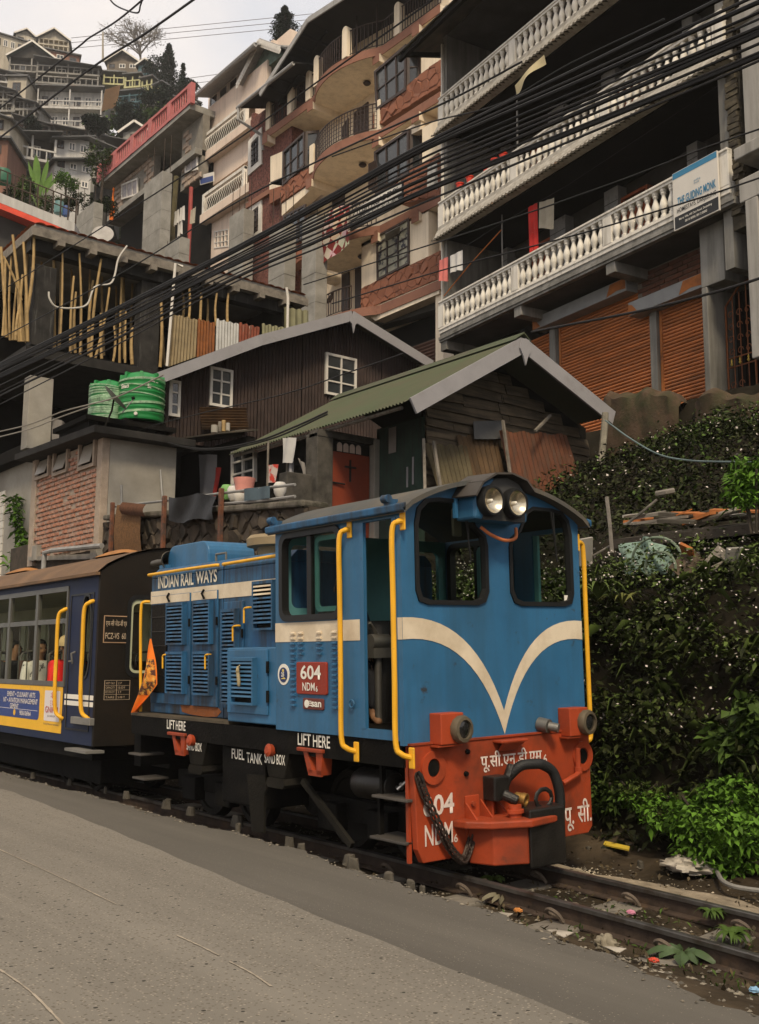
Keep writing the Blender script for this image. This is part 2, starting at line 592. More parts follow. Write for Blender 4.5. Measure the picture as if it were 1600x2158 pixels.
while Ys < 16:
    c = track_c(Ys)
    m = MB()
    ja = random.uniform(-.04, .04)
    rough_ = lambda a: a + random.uniform(-.015, .015)
    L_, W_ = .78, .14
    zt = -.255
    pts = [(rough_(-L_), rough_(-W_)), (rough_(-.3), rough_(-W_)), (rough_(.3), rough_(-W_)), (rough_(L_), rough_(-W_)), (rough_(L_), rough_(W_)), (rough_(.3), rough_(W_)), (rough_(-.3), rough_(W_)), (rough_(-L_), rough_(W_))]
    m.prism([(c + a + ja * b, Ys + b + .12 * a, zt - .1) for a, b in pts], (0, 0, .1))
    s_ = part('sleeper', m, concrete_s, trk, bevel=.012)
    if Ys < 7:
        for sgn in (-1, 1):
            for sd in (-1, 1):
                cl = MB()
                bx = c + sgn * GA + sd * .075
                pts = [V((bx, Ys - .07, zt + .01)), V((bx + sd * .03, Ys - .05, zt + .06)), V((bx + sd * .05, Ys, zt + .085)), V((bx + sd * .03, Ys + .05, zt + .06)), V((bx - sd * .01, Ys + .03, zt + .035)), V((bx - sd * .015, Ys - .02, zt + .03))]
                cl.tube(arc(pts, 4), .014, 6)
                part('rail_clip', cl, mat('clip_iron', (.13, .1, .075), .8, .3, var=.3, bump=.3), s_, smooth=True)
    i_ += 1
    Ys += .92
# ================================================================== diesel locomotive (local frame: x across, y back from the nose, z up from the rails)
blue = mat('loco_blue', (.030, .125, .25), .42, 0, var=.16, vs=1.6, dirt=(.028, .075, .125), da=.38, ds=1.1, soft=.22, streak=True, dirt2=(.035, .035, .035), d2a=.31, d2s=7, bump=.35, bs=3, spec=.35)
blue_grimy = mat('loco_blue_grimy', (.022, .095, .2), .5, 0, var=.18, vs=3, dirt=(.022, .022, .022), da=.45, ds=2.2, soft=.14, streak=True, bump=.08)
cream = mat('cream_paint', (.66, .56, .42), .6, var=.07, vs=2, dirt=(.4, .31, .2), da=.4, ds=2.5, soft=.2, dirt2=(.2, .13, .07), d2a=.25, d2s=12, bump=.05)
beamred = mat('buffer_red', (.33, .048, .014), .55, var=.16, vs=2.5, dirt=(.09, .028, .014), da=.4, ds=2, soft=.15, dirt2=(.05, .03, .02), d2a=.28, d2s=8, bump=.12)
signred = mat('plate_red', (.25, .03, .015), .5, var=.1)
yellow = mat('handrail_yellow', (.72, .37, .02), .45, var=.1, vs=4, dirt=(.3, .2, .08), da=.3, ds=9, soft=.05, bump=.08)
black = mat('underframe_black', (.006, .0055, .005), .75, var=.4, vs=5, dirt=(.014, .012, .009), da=.35, ds=4, bump=.3, spec=.08)
grease = mat('greasy_iron', (.02, .018, .016), .4, .4, var=.4, vs=6, bump=.3, spec=.5)
rubber = mat('window_rubber', (.01, .01, .01), .5, var=.2, bump=.05)
roofdirt = mat('cab_roof_dirt', (.11, .09, .065), .85, var=.25, vs=2, dirt=(.05, .06, .065), da=.5, ds=1.5, soft=.2, bump=.15)
white = mat('white_lettering', (.72, .68, .6), .7, var=.05, bump=0)
teal = mat('cab_teal', (.1, .27, .28), .5, var=.15)
glass = glassmat('window_glass', (.8, .84, .8), .05)
chrome = mat('lamp_reflector', (.62, .55, .42), .25, .85, var=.05, bump=0)
greymetal = mat('grey_metal', (.2, .19, .17), .45, .6, var=.2)
orange_rust = mat('orange_rust_paint', (.22, .07, .02), .85, var=.3, vs=4, dirt=(.07, .035, .02), da=.4, ds=4, bump=.3)
LX, LY, LZ = 5.895, 5.9, -.15
loco = thing('diesel_locomotive', 'blue narrow gauge diesel locomotive with red buffer beam and cream V stripe', 'locomotive', (LX, LY, LZ), ry=R(-1.7), local=True)
HW = .98
def FR(off=0.): return lambda x, z, d: (x, off + d, z)             # front plane, depth goes back
def SI(x0=-HW, s=1): return lambda y, z, d: (x0 + s * d, y, z)     # side plane, depth goes inward
# --- front sheet
def roofz(x): return 2.72 + .265 * (1 - (abs(x) / 1.0) ** 2.2)
top = [(HW - i * 2 * HW / 16, roofz(HW - i * 2 * HW / 16)) for i in range(17)]
fo = [(-HW, 1.0), (HW, 1.0)] + top
def fwin(s):
    pts = [(.15, 2.12), (.19, 2.04), (.27, 2.015), (.78, 2.015), (.87, 2.04), (.90, 2.12), (.90, 2.62), (.87, 2.74), (.79, 2.81), (.66, 2.83), (.44, 2.83), (.36, 2.79), (.31, 2.7), (.27, 2.63), (.17, 2.56), (.15, 2.48)]
    pts = [(s * (a - .03) + .02, b) for a, b in pts]
    return pts if s > 0 else pts[::-1]
m = MB().panel(fo, [fwin(-1), fwin(1)], FR(), .05)
front = part('front_panel', m, blue, loco, bevel=.012)
for s in (-1, 1):
    wf = part('window_seal', MB().ring(fwin(s), inset(fwin(s), .035), FR(-.015), 0, .06), rubber, loco)
    g = fwin(s)
    part('pane', MB().prism([(a, .03, b) for a, b in inset(g, .03)], (0, .006, 0)), glass, wf)
# --- sides
def sidepanel(s):
    m = MB()
    x0 = s * HW
    m.panel(rect(.05, 1.70, 1.03, 2.70), [rrect(.75, 1.60, 1.95, 2.66, .09)] + [], SI(x0, -s), .04) if False else None
    m.panel([(.50, 1.03), (1.70, 1.03), (1.70, 2.70), (.50, 2.70)], [rrect(.75, 1.60, 1.95, 2.66, .09)], SI(x0, -s), .04)
    m.box(min(x0, x0 - s * .04), max(x0, x0 - s * .04), .05, .5, 1.03, 1.10)
    m.box(min(x0, x0 - s * .04), max(x0, x0 - s * .04), .05, .5, 2.66, 2.70)
    return m
for s in (-1, 1):
    sp = part('cab_side', sidepanel(s), blue, loco)
    ws = part('window_seal', MB().ring(rrect(.73, 1.62, 1.93, 2.68, .1), rrect(.78, 1.57, 1.98, 2.63, .07), SI(s * HW, -s), -.02, .05), rubber, loco)
    part('pane', MB().box(s * .955 - .003, s * .955 + .003, .78, 1.2, 1.98, 2.63), glass, ws)
    part('sash_bar', MB().box(s * .95 - .02, s * .95 + .02, 1.18, 1.24, 1.96, 2.65), rubber, ws)
    part('window_frame', MB().ring(rrect(.80, 1.18, 2.0, 2.62, .06), rrect(.84, 1.14, 2.04, 2.58, .04), SI(s * .93, -s), 0, .02), teal, ws)
part('cab_rear_wall', MB().panel(rect(-.97, .97, 1.03, 2.7), [rrect(-.85, -.3, 2.05, 2.6, .06), rrect(.3, .85, 2.05, 2.6, .06)], lambda x, z, d: (x, 1.69 - d, z), .04), teal, loco)
part('cab_floor', MB().box(-.93, .93, .05, 1.65, 1.03, 1.1), black, loco)
for s in (-1, 1):
    part('door_frame', MB().box(s * .97 - .015, s * .97 + .015, .055, .10, 1.1, 2.66).box(s * .97 - .015, s * .97 + .015, .45, .5, 1.1, 2.66), teal if s > 0 else blue, loco)
part('control_stand', MB().lathe([(.0, 0), (.17, 0), (.17, .78), (.14, .82), (0, .82)], (-.45, .95, 1.1), n=20).box(-.28, .28, .35, .8, 1.1, 1.95), grease, loco, smooth=True)
brk = part('brake_valve', MB().cyl((-.62, .75, 1.1), (-.62, .75, 1.72), .03).cyl((-.70, .75, 1.75), (-.52, .75, 1.75), .06).tube([(-.62, .75, 1.8), (-.72, .72, 1.9)], .014).box(-.7, -.52, .7, .84, 1.62, 1.7), greymetal, loco, smooth=True)
part('indicator_lamp', MB().lathe([(.0, 0), (.008, 0), (.008, .01), (0, .012)], (-.2, .8, 2.36), (-1, -1, 0), 8), emat('lit_red', (1, .08, .03), 3), loco)
part('indicator_lamp', MB().lathe([(.0, 0), (.008, 0), (.008, .01), (0, .012)], (-.165, .765, 2.36), (-1, -1, 0), 8), emat('lit_green', (.05, 1, .12), 2.5), loco)
# --- roof: curved sheet with a lip over the nose, gutters and lifting lugs
m = MB()
def rf(u, v):
    x = -1.03 + 2.06 * u
    return (x, -.10 + 1.86 * v, roofz(x * .97) + .012 - (.02 if abs(x) > 1.0 else 0))
m.grid(rf, 24, 6)
n0 = len(m.v)
m.grid(lambda u, v: (rf(u, v)[0] * .99, rf(u, v)[1], rf(u, v)[2] - .035), 24, 6)
for i in range(24):
    m.f += [(i, i + 1, n0 + i + 1, n0 + i)]
    k = 6 * 25 + i
    m.f += [(k, n0 + k, n0 + k + 1, k + 1)]
for j in range(6):
    k = j * 25
    m.f += [(k, n0 + k, n0 + k + 25, k + 25), (k + 24, k + 49, n0 + k + 49, n0 + k + 24)]
roof = part('roof', m, roofdirt, loco, smooth=True)
for s in (-1, 1):
    gt = part('gutter', MB().prism([(s * 1.0, -.1, 2.685), (s * 1.05, -.1, 2.69), (s * 1.055, -.1, 2.745), (s * 1.0, -.1, 2.76)], (0, 1.86, 0)), blue_grimy, loco, bevel=.01)
    for y in (.1, 1.68):
        part('lifting_lug', MB().box(s * 1.0 - .03, s * 1.0 + .06, y - .03, y + .03, 2.72, 2.80).lathe([(0, 0), (.032, 0), (.032, .07), (0, .075)], (s * 1.03, y - .035, 2.8), (0, 1, 0), 10), blue_grimy, gt, smooth=True)
# --- headlamp housing
hx = -.11
prof = [(hx - .30, 2.66), (hx + .27, 2.66), (hx + .27, 2.88), (hx + .2, 2.96), (hx + .05, 3.0), (hx - .12, 2.985), (hx - .24, 2.9), (hx - .30, 2.81)]
hb = part('headlamp_housing', MB().prism([(a, -.20, b) for a, b in prof], (0, .22, 0)), blue, loco, bevel=.02)
part('headlamp_face', MB().prism([(hx + (a - hx) * .8 + .02, -.205, b) for a, b in prof], (0, .02, 0)), mat('dark_grey_paint', (.05, .048, .045), .5), hb)
hood_m = MB()
pr2 = [(hx - .34, 2.82), (hx - .26, 2.93), (hx - .12, 3.005), (hx + .05, 3.02), (hx + .21, 2.98), (hx + .29, 2.90)]
for (a, b), (c, d) in zip(pr2, pr2[1:]):
    hood_m.slab((a, -.27, b), (c, -.27, d), (c, .05, d + .015), (a, .05, b + .015), .015)
part('lamp_hood', hood_m, mat('hood_brown', (.06, .052, .045), .7), hb)
for x in (hx - .165, hx + .095):
    rim = part('headlamp', MB().lathe([(.095, 0), (.118, 0), (.122, .05), (.112, .075), (.098, .075), (.095, .05)], (x, -.20, 2.80), (0, -1, 0), 28, False), rubber, loco, smooth=True)
    part('reflector', MB().lathe([(.0, 0.0), (.02, .005), (.05, .015), (.08, .035), (.098, .06), (.1, .061)], (x, -.207, 2.80), (0, -1, 0), 28, False), chrome, rim, smooth=True)
    m = MB()
    m.lathe([(.0, .0), (.018, .0), (.015, .04), (0, .05)], (x, -.21, 2.80), (0, -1, 0), 12)
    part('bulb', m, mat('bulb_glass', (.8, .75, .65), .1), rim, smooth=True)
part('conduit', MB().tube(arc([(-.22, -.06, 2.62), (-.15, -.1, 2.56), (-.02, -.12, 2.52), (.11, -.11, 2.545), (.18, -.05, 2.63)], 5), .014, 8), mat('orange_conduit', (.5, .15, .05), .6, var=.2), loco, smooth=True)
part('hinge', MB().box(hx - .345, hx - .315, -.03, 0, 2.68, 2.84), blue, hb)
for s, x, z in ((1, -.36, 2.78), (1, .62, 2.80)):
    part('wiper', MB().tube([(x, -.03, z), (x + .05, -.035, z - .42)], .007, 5).tube([(x + .025, -.032, z), (x + .028, -.04, z - .24)], .006, 5), rubber, loco)
part('side_mirror', MB().box(-.34, -.25, .12, .15, 2.56, 2.78), mat('mirror_back', (.16, .14, .11), .4), loco, bevel=.01)
part('paper_sticker', MB().box(.80, .86, .015, .02, 2.06, 2.11), white, loco)
# --- cream stripes
def curve2(a, b, c, n=14):
    return [((1 - t) ** 2 * a[0] + 2 * t * (1 - t) * b[0] + t * t * c[0], (1 - t) ** 2 * a[1] + 2 * t * (1 - t) * b[1] + t * t * c[1]) for t in [i / n for i in range(n + 1)]]
v = .03
tip = (v, 1.02)
m = MB()
for s, X in ((-1, HW), (1, HW)):
    up_ = curve2((s * X, 1.92 if s < 0 else 1.895), (s * .30 + v * .5, 1.95), (v, 1.20))
    dn_ = curve2((s * X, 1.76 if s < 0 else 1.74), (s * .30 + v * .5, 1.82), (v, 1.02))
    up_ = [(a, b) for a, b in up_]
    for i in range(14):
        q = [(up_[i][0], -.004, up_[i][1]), (up_[i + 1][0], -.004, up_[i + 1][1]), (dn_[i + 1][0], -.004, dn_[i + 1][1]), (dn_[i][0], -.004, dn_[i][1])]
        m.add(q, [(0, 1, 2, 3)])
part('v_stripe', m, cream, loco)
part('side_stripe', MB().box(-HW - .004, -HW - .001, .508, 1.70, 1.76, 1.92), cream, loco)
part('side_stripe', MB().box(-HW - .004, -HW - .001, -.001, .05, 1.76, 1.92), cream, loco)
part('corner_post', MB().box(-HW, -HW + .05, .0505, .06, 1.11, 2.65), blue, loco)
part('corner_post', MB().box(HW - .05, HW, .0505, .06, 1.11, 2.65), blue, loco)
# --- cab side louvres: four columns of pressed slots
lv = MB()
lv.prism([(-HW, 0, .012), (-HW - .022, 0, .004), (-HW - .022, 0, -.008), (-HW, 0, -.012)], (0, .065, 0))
lvm_b = lv.mesh('louvre', blue)
lvm_c = lv.mesh('louvre', cream)
for y0, ranges in ((1.39, range(15)), (1.275, range(5)), (1.01, range(5)), (.80, range(15))):
    for k in ranges:
        z = 1.83 - k * .042 - .0
        piece('louvre', lvm_c if k < 2 else lvm_b, loco, (0, y0, z))
# --- number plate, maker's plate, round emblem
np_ = part('number_plate', MB().prism([(-HW - .0, y, z) for y, z in rrect(.93, 1.36, 1.335, 1.595, .02)], (-.02, 0, 0)), signred, loco, bevel=.006)
SR, SU = (0, -1, 0), (0, 0, 1)
text('604', (-HW - .021, 1.145, 1.455), SR, SU, .115, white, loco, width=.29, bold=.02, align='CENTER')
text('NDM', (-HW - .021, 1.175, 1.365), SR, SU, .065, white, loco, width=.175, bold=.012, align='CENTER')
text('6', (-HW - .021, 1.06, 1.36), SR, SU, .045, white, loco, bold=.012, align='CENTER')
mp = part('maker_plate', MB().prism([(-HW, y, z) for y, z in rrect(.985, 1.275, 1.215, 1.305, .015)], (-.015, 0, 0)), mat('maroon', (.13, .03, .022), .5), loco, bevel=.005)
text('san', (-HW - .016, 1.145, 1.238), SR, SU, .042, white, loco, width=.14, bold=.03)
part('plate_mark', MB().lathe([(0, 0), (.032, 0), (.032, .003), (0, .004)], (-HW - .015, 1.215, 1.26), (-1, 0, 0), 16).box(-HW - .018, -HW - .015, 1.15, 1.19, 1.262, 1.27).box(-HW - .018, -HW - .015, 1.15, 1.19, 1.245, 1.252).box(-HW - .018, -HW - .015, 1.15, 1.19, 1.278, 1.284), white, mp)
em = part('round_emblem', MB().lathe([(0, 0), (.088, 0), (.088, .004), (0, .005)], (-HW, 1.575, 1.49), (-1, 0, 0), 28), white, loco)
part('emblem_centre', MB().lathe([(0, 0), (.062, 0), (.062, .003), (0, .003)], (-HW - .005, 1.575, 1.487), (-1, 0, 0), 24), mat('emblem_navy', (.02, .035, .11), .6), em)
text('25', (-HW - .0085, 1.575, 1.472), SR, SU, .036, white, loco, bold=.03, align='CENTER')
part('emblem_mark', MB().prism([(-HW - .0085, 1.59, 1.512), (-HW - .0085, 1.56, 1.512), (-HW - .0085, 1.563, 1.535), (-HW - .0085, 1.587, 1.535)], (-.001, 0, 0)).prism([(-HW - .0085, 1.615, 1.452), (-HW - .0085, 1.535, 1.452), (-HW - .0085, 1.56, 1.468), (-HW - .0085, 1.585, 1.46)], (-.001, 0, 0)), mat('emblem_gold', (.55, .42, .12), .6), em)
part('latch_ring', MB().tube([(-HW - .02, .60 + .03 * math.cos(t * .785), 1.28 + .03 * math.sin(t * .785)) for t in range(9)], .007, 6), blue, loco, smooth=True)
# --- yellow handrails
def rail(pts, r=.021, nm='handrail', par=loco, m=yellow):
    return part(nm, MB().tube(arc(pts, 5), r, 9), m, par, smooth=True)
def flange(x, y, z):
    return MB().box(x - .008, x + .008, y - .03, y + .03, z - .075, z + .075)
for yy_, zt_, zb_ in ((.65, 2.60, .93), (-.005, 2.60, .93)):
    r_ = rail([(-HW, yy_ - .03, zt_ + .02), (-HW - .05, yy_ - .025, zt_ + .015), (-HW - .085, yy_, zt_ - .06), (-HW - .085, yy_, zt_ - .5), (-HW - .085, yy_, zb_ + .5), (-HW - .085, yy_, zb_ + .1), (-HW - .06, yy_ - .03, zb_ + .02), (-HW + .01, yy_ - .07, zb_ - .01)])
    part('handrail_flange', flange(-HW - .006, yy_ - .03, zt_ + .03), yellow, r_, bevel=.01)
    part('handrail_flange', flange(-HW - .0, yy_ - .075, zb_ - .01), yellow, r_, bevel=.01)
r_ = rail([(HW, .02, 2.56), (HW + .06, .02, 2.56), (HW + .085, .02, 2.48), (HW + .085, .02, 2.0), (HW + .085, .02, 1.2), (HW + .085, .02, .95), (HW + .05, .02, .9), (HW, .02, .9)])
part('handrail_flange', flange(HW + .006, .02, 2.56), yellow, r_, bevel=.01)
rail([(HW, .6, 2.56), (HW + .06, .6, 2.56), (HW + .085, .6, 2.48), (HW + .085, .6, 2.0), (HW + .085, .6, 1.2), (HW + .085, .6, .95), (HW + .05, .6, .9), (HW, .6, .9)])
# --- buffer beam
bb = [(-.90, .27), (-.85, .17), (.93, .17), (.985, .22), (.985, 1.0), (-.93, 1.0)]
beam_o = part('buffer_beam', MB().prism([(a, -.03, b) for a, b in bb], (0, .06, 0)), beamred, loco, bevel=.008)
part('beam_lip', MB().box(-.95, .985, -.04, .03, 1.0, 1.014), beamred, loco)
for x, z in ((-.745, .83), (.885, .79)):
    m = MB().ring([(x + .115 * math.cos(t * .2618), z + .12 * math.sin(t * .2618)) for t in range(24)], [(x + .06 * math.cos(t * .2618), z + .068 * math.sin(t * .2618)) for t in range(24)], FR(-.05), 0, .03)
    part('beam_boss', m, beamred, beam_o, smooth=True)
    part('beam_hole', MB().lathe([(0, 0), (.06, 0), (.06, .008), (0, .008)], (x, -.031, z), (0, -1, 0), 18), black, beam_o)
FRI, FUP = (1, 0, 0), (0, 0, 1)
yF = -.031
paintw = mat('hand_painted_white', (.62, .52, .46), .7, var=.15, dirt=(.4, .15, .08), da=.3, ds=9)
text('604', (-.845, yF, .49), FRI, FUP, .15, paintw, loco, width=.30, bold=.025)
text('NDM', (-.835, yF, .285), FRI, FUP, .15, paintw, loco, width=.27, bold=.012)
text('6', (-.555, yF, .28), FRI, FUP, .06, paintw, loco, bold=.015)
text('\u092a\u0942.\u0938\u0940.\u090f\u0928.\u0921\u0940.\u090f\u092e', (-.265, yF, .752), FRI, FUP, .155, paintw, loco, width=.67, bold=.014)
text('6', (.42, yF, .768), FRI, FUP, .07, paintw, loco, bold=.015)
text('\u092a\u0942. \u0938\u0940.', (.64, yF, .21), FRI, FUP, .24, paintw, loco, width=.33, bold=.012)
# marker lamps in red boxes on the blue front
for x, z in ((-.585, 1.10), (.80, 1.07)):
    mb_ = part('marker_lamp_box', MB().box(x - .155, x + .07, -.13, 0, z - .105, z + .12), beamred, loco, bevel=.008)
    part('marker_lamp_bracket', MB().prism([(x - .18, -.12, z - .108), (x + .06, -.12, z - .108), (x + .06, 0, z - .108), (x - .18, 0, z - .108)], (0, 0, -.012)), beamred, mb_)
    r2 = part('marker_lamp', MB().lathe([(.06, -.01), (.1, -.01), (.105, .02), (.095, .05), (.07, .055), (.068, .03)], (x + .03, -.13, z), (.1, -1, 0), 12, False), mat('lamp_bezel', (.13, .105, .07), .5, .3, var=.3), mb_, smooth=True)
    m = MB().lathe([(0, 0), (.07, 0), (.07, .03), (.04, .045), (0, .05)], (x + .03, -.135, z), (.1, -1, 0), 18)
    part('lens', m, mat('dark_lens', (.015, .015, .015), .12, 0, var=.1, bump=0, spec=.6), mb_, smooth=True)
part('jumper_lamp', MB().cyl((.42, 0, 1.075), (.44, -.09, 1.06), .055).cyl((.44, -.09, 1.06), (.475, -.16, 1.045), .036), greymetal, loco, smooth=True)
part('beam_bracket', MB().box(-.13, .16, -.13, -.03, .965, .985).prism([(-.1, -.13, .965), (.13, -.13, .965), (.1, -.06, .90), (-.08, -.06, .90)], (0, .03, 0)), beamred, beam_o, bevel=.006)
for x, z in ((-.40, .92), (-.42, .76)):
    part('bolt', MB().lathe([(0, 0), (.02, 0), (.018, .02), (0, .022)], (x, -.03, z), (0, -1, 0), 8), black, beam_o)
# coupler: fish-plate shelf, hook casting and gussets
n0_ = set(bpy.data.objects)
cp = part('coupler', MB().prism([(-.12, -.03, .44), (.62, -.03, .44), (.74, -.25, .44), (.70, -.52, .44), (.30, -.60, .44), (.02, -.40, .44), (-.10, -.2, .44)], (0, 0, -.055)).prism([(.02, -.06, .385), (.62, -.06, .385), (.68, -.25, .385), (.62, -.44, .385), (.32, -.5, .385), (.08, -.34, .385)], (0, 0, -.27)), beamred, loco, bevel=.012)
part('coupler_pocket', MB().prism([(.33, -.515, .36), (.66, -.44, .36), (.74, -.22, .36), (.74, -.22, .10), (.66, -.44, .10), (.33, -.515, .10)][:3] + [], (0, 0, -.28)).prism([(.32, -.53, .50), (.70, -.54, .50), (.80, -.22, .50), (.6, -.05, .50), (.42, -.2, .50)], (0, 0, -.42)), grease, cp, bevel=.015)
for x in (.0, .16, .32, .48):
    part('gusset', MB().prism([(x, -.03, .57), (x, -.03, .44), (x, -.22, .44)], (.014, 0, 0)), beamred, cp)
part('coupling_pin', MB().cyl((.3, -.36, .43), (.3, -.36, .53), .055).lathe([(0, 0), (.075, 0), (.075, .025), (0, .03)], (.3, -.36, .47), n=12), beamred, cp, smooth=True)
part('shackle', MB().tube([(.58 + .09 * math.cos(t * .6283), -.4, .55 + .07 * math.sin(t * .6283)) for t in range(11)], .018, 7), grease, cp, smooth=True)
for o_ in set(bpy.data.objects) - n0_:
    if o_.type == 'MESH':
        for v_ in o_.data.vertices: v_.co.x -= .44; v_.co.y *= .72
part('side_angle', MB().box(-.22, -.20, -.10, -.03, .16, .60).box(-.22, -.14, -.045, -.03, .16, .60).box(-.44, -.30, -.045, -.03, .3, .60), beamred, beam_o, bevel=.005)
for z in (.36, .44, .54):
    part('bolt', MB().lathe([(0, 0), (.022, 0), (.02, .02), (0, .022)], (-.37, -.045, z), (0, -1, 0), 8), beamred, beam_o)
part('lower_shelf', MB().prism([(-.12, -.03, .34), (.14, -.03, .34), (.12, -.30, .30), (-.08, -.24, .31)], (0, 0, -.02)).prism([(-.26, -.03, .16), (.2, -.03, .16), (.14, -.16, .165), (-.2, -.14, .165)], (0, 0, .02)), beamred, cp)
# brake hose and cock
part('brake_hose', MB().tube(arc([(-.06, -.10, .70), (.02, -.17, .79), (.14, -.22, .80), (.20, -.23, .79), (.30, -.24, .73), (.35, -.25, .60), (.36, -.25, .48), (.34, -.25, .38)], 6), .04, 10), mat('hose_rubber', (.013, .013, .013), .55, var=.3, bump=.3, bs=60), loco, smooth=True)
vb = part('brake_cock', MB().box(-.25, -.09, -.16, -.03, .55, .73).cyl((-.12, -.12, .62), (-.02, -.12, .8), .035).cyl((-.17, -.16, .6), (-.1, -.25, .55), .04), grease, loco, bevel=.012)
part('brass_nozzle', MB().lathe([(.03, 0), (.042, 0), (.045, .05), (.05, .055), (.05, .09), (.035, .09), (.033, .06)], (-.04, -.17, .565), (.35, -1, -.2), 14, False), mat('brass', (.42, .24, .07), .4, .8, var=.25), vb, smooth=True)
part('air_pipe', MB().tube(arc([(.80, -.06, .86), (.80, -.06, .72), (.78, -.07, .66), (.68, -.08, .63), (.6, -.07, .6)], 4), .022, 8).lathe([(0, 0), (.035, 0), (.035, .05), (0, .05)], (.8, -.06, .66), (0, 0, 1), 8), beamred, beam_o, smooth=True)
# safety chain: single links
ch = arc([(-.90, -.06, .78), (-.86, -.07, .66), (-.76, -.09, .45), (-.66, -.09, .28), (-.56, -.1, .17), (-.50, -.09, .17), (-.42, -.07, .27), (-.36, -.05, .36)], 4)
chm = MB().tube([(0, .026 * math.cos(t * .5236), .042 * math.sin(t * .5236)) for t in range(13)], .0085, 6).mesh('chain_link', mat('chain_iron', (.05, .035, .028), .55, .5, var=.3), True)
chain = part('safety_chain', MB().tube([(-.90, -.03, .80), (-.92, -.08, .82), (-.89, -.09, .76)], .012, 6), grease, loco)
for i in range(len(ch) - 1):
    for q in (.25, .75):
        p_ = ch[i].lerp(ch[i + 1], q)
        d = (ch[i + 1] - ch[i]).normalized()
        o_ = piece('chain_link', chm, chain, p_)
        qz = d.to_track_quat('Z', 'Y')
        o_.rotation_euler = (qz.to_matrix() @ Matrix.Rotation(R(90 if q > .5 else 0) + .4, 3, 'Z')).to_euler()
# --- engine hood
hd = part('hood', MB().box(-.82, .82, 1.71, 4.40, 1.06, 2.46).prism([(-.82, 1.71, 2.46), (.82, 1.71, 2.46), (.82, 1.71, 2.49), (.74, 1.71, 2.57), (-.74, 1.71, 2.57), (-.82, 1.71, 2.49)], (0, 2.69, 0)), blue_grimy, loco, bevel=.01)
part('hood_stripe', MB().box(-.826, -.8205, 2.862, 4.403, 2.19, 2.325), cream, hd)
part('hood_stripe', MB().box(-.826, -.8205, 1.705, 2.858, 2.19, 2.325), cream, hd)
part('hood_seam', MB().box(-.824, -.8205, 2.858, 2.862, 1.06, 2.50), black, hd)
text('INDIAN RAIL', (-.825, 4.23, 2.35), SR, SU, .125, mat('letter_cream', (.66, .6, .48), .6), loco, width=.78, bold=.02)
text('WAYS', (-.825, 3.40, 2.352), SR, SU, .125, MATS['letter_cream'], loco, width=.42, bold=.02)
rail([(-.80, 4.42, 2.50), (-.85, 4.40, 2.505), (-.86, 4.3, 2.505), (-.86, 3.6, 2.51), (-.86, 3.0, 2.51), (-.83, 2.93, 2.51)], .016)
rail([(-.80, 2.86, 2.51), (-.85, 2.82, 2.51), (-.86, 2.7, 2.51), (-.86, 2.2, 2.515), (-.86, 1.75, 2.52)], .016)
def louvre_box(y0, y1, z0, z1, x0=-.82, pitch=.036, topm=None, cut=None, mm=blue_grimy):
    b = part('louvre_box', MB().ring(rect(y0, y1, z0, z1), rect(y0 + .02, y1 - .02, z0 + .02, z1 - .03), SI(x0, -1), 0, .05).prism([(x0 - .0, y0, z1), (x0, y1, z1), (x0 - .05, y1, z1 - .03), (x0 - .05, y0, z1 - .03)], (0, 0, .004)), mm, loco)
    part('louvre_back', MB().box(x0 - .006, x0 - .001, y0 + .015, y1 - .015, z0 + .015, z1 - .02), black, b)
    n = int((z1 - z0 - .05) / pitch)
    sm = MB().prism([(0, 0, 0), (-.04, 0, -.004), (-.046, 0, -.02), (-.038, 0, -.022), (0, 0, -.006)], (0, y1 - y0 - .036, 0))
    me_a = sm.mesh('louvre_slat', mm)
    me_b = sm.mesh('louvre_slat', cream)
    for k in range(n):
        zz = z1 - .035 - k * pitch
        piece('louvre_slat', me_b if cut and zz > cut else me_a, b, (x0 - .004, y0 + .018, zz))
    return b
def doorleaf(y0, y1, z0, z1, x0=-.82, nm='hood_door'):
    d_ = part(nm, MB().box(x0 - .022, x0 - .001, y0, y1, z0, z1), blue_grimy, loco, bevel=.006)
    for z in (z0 + .25, z1 - .3):
        part('door_hinge', MB().cyl((x0 - .03, y0 - .004, z - .04), (x0 - .03, y0 - .004, z + .04), .012, n=8), black, d_)
    return d_
for y0, y1 in ((3.50, 4.36), (2.95, 3.44)):
    dl = doorleaf(y0, y1, 1.16, 2.275)
    part('door_stripe', MB().box(-.847, -.8425, y0 + .004, y1 - .004, 2.192, 2.27), cream, dl)
    part('door_latch', MB().tube([(-.85, (y0 + y1) / 2, 2.29), (-.87, (y0 + y1) / 2 + .01, 2.25), (-.86, (y0 + y1) / 2 - .02, 2.2)], .012, 6), black, dl)
doorleaf(2.48, 2.83, 1.16, 2.15)
gr = part('radiator_grille', MB().box(-.848, -.843, 3.975, 4.335, 1.27, 2.18), black, loco)
gm_ = MB().box(-.012, 0, 0, .36, -.004, .004).mesh('grille_bar', grease)
for z in (1.45, 1.75, 1.9, 2.05):
    piece('grille_bar', gm_, gr, (-.848, 3.975, z))
gv_ = MB().box(-.006, 0, -.003, .003, 0, .9).mesh('grille_rod', grease)
for k in range(14):
    piece('grille_rod', gv_, gr, (-.848, 4.0 + k * .024, 1.275))
louvre_box(3.56, 3.93, 1.757, 2.18, -.842)
louvre_box(3.56, 3.93, 1.27, 1.69, -.842)
louvre_box(3.02, 3.36, 1.757, 2.18, -.842)
louvre_box(3.02, 3.36, 1.27, 1.69, -.842)
louvre_box(2.54, 2.80, 1.2, 2.08, -.842)
louvre_box(1.90, 2.24, 1.87, 2.31, -.84, cut=2.19)
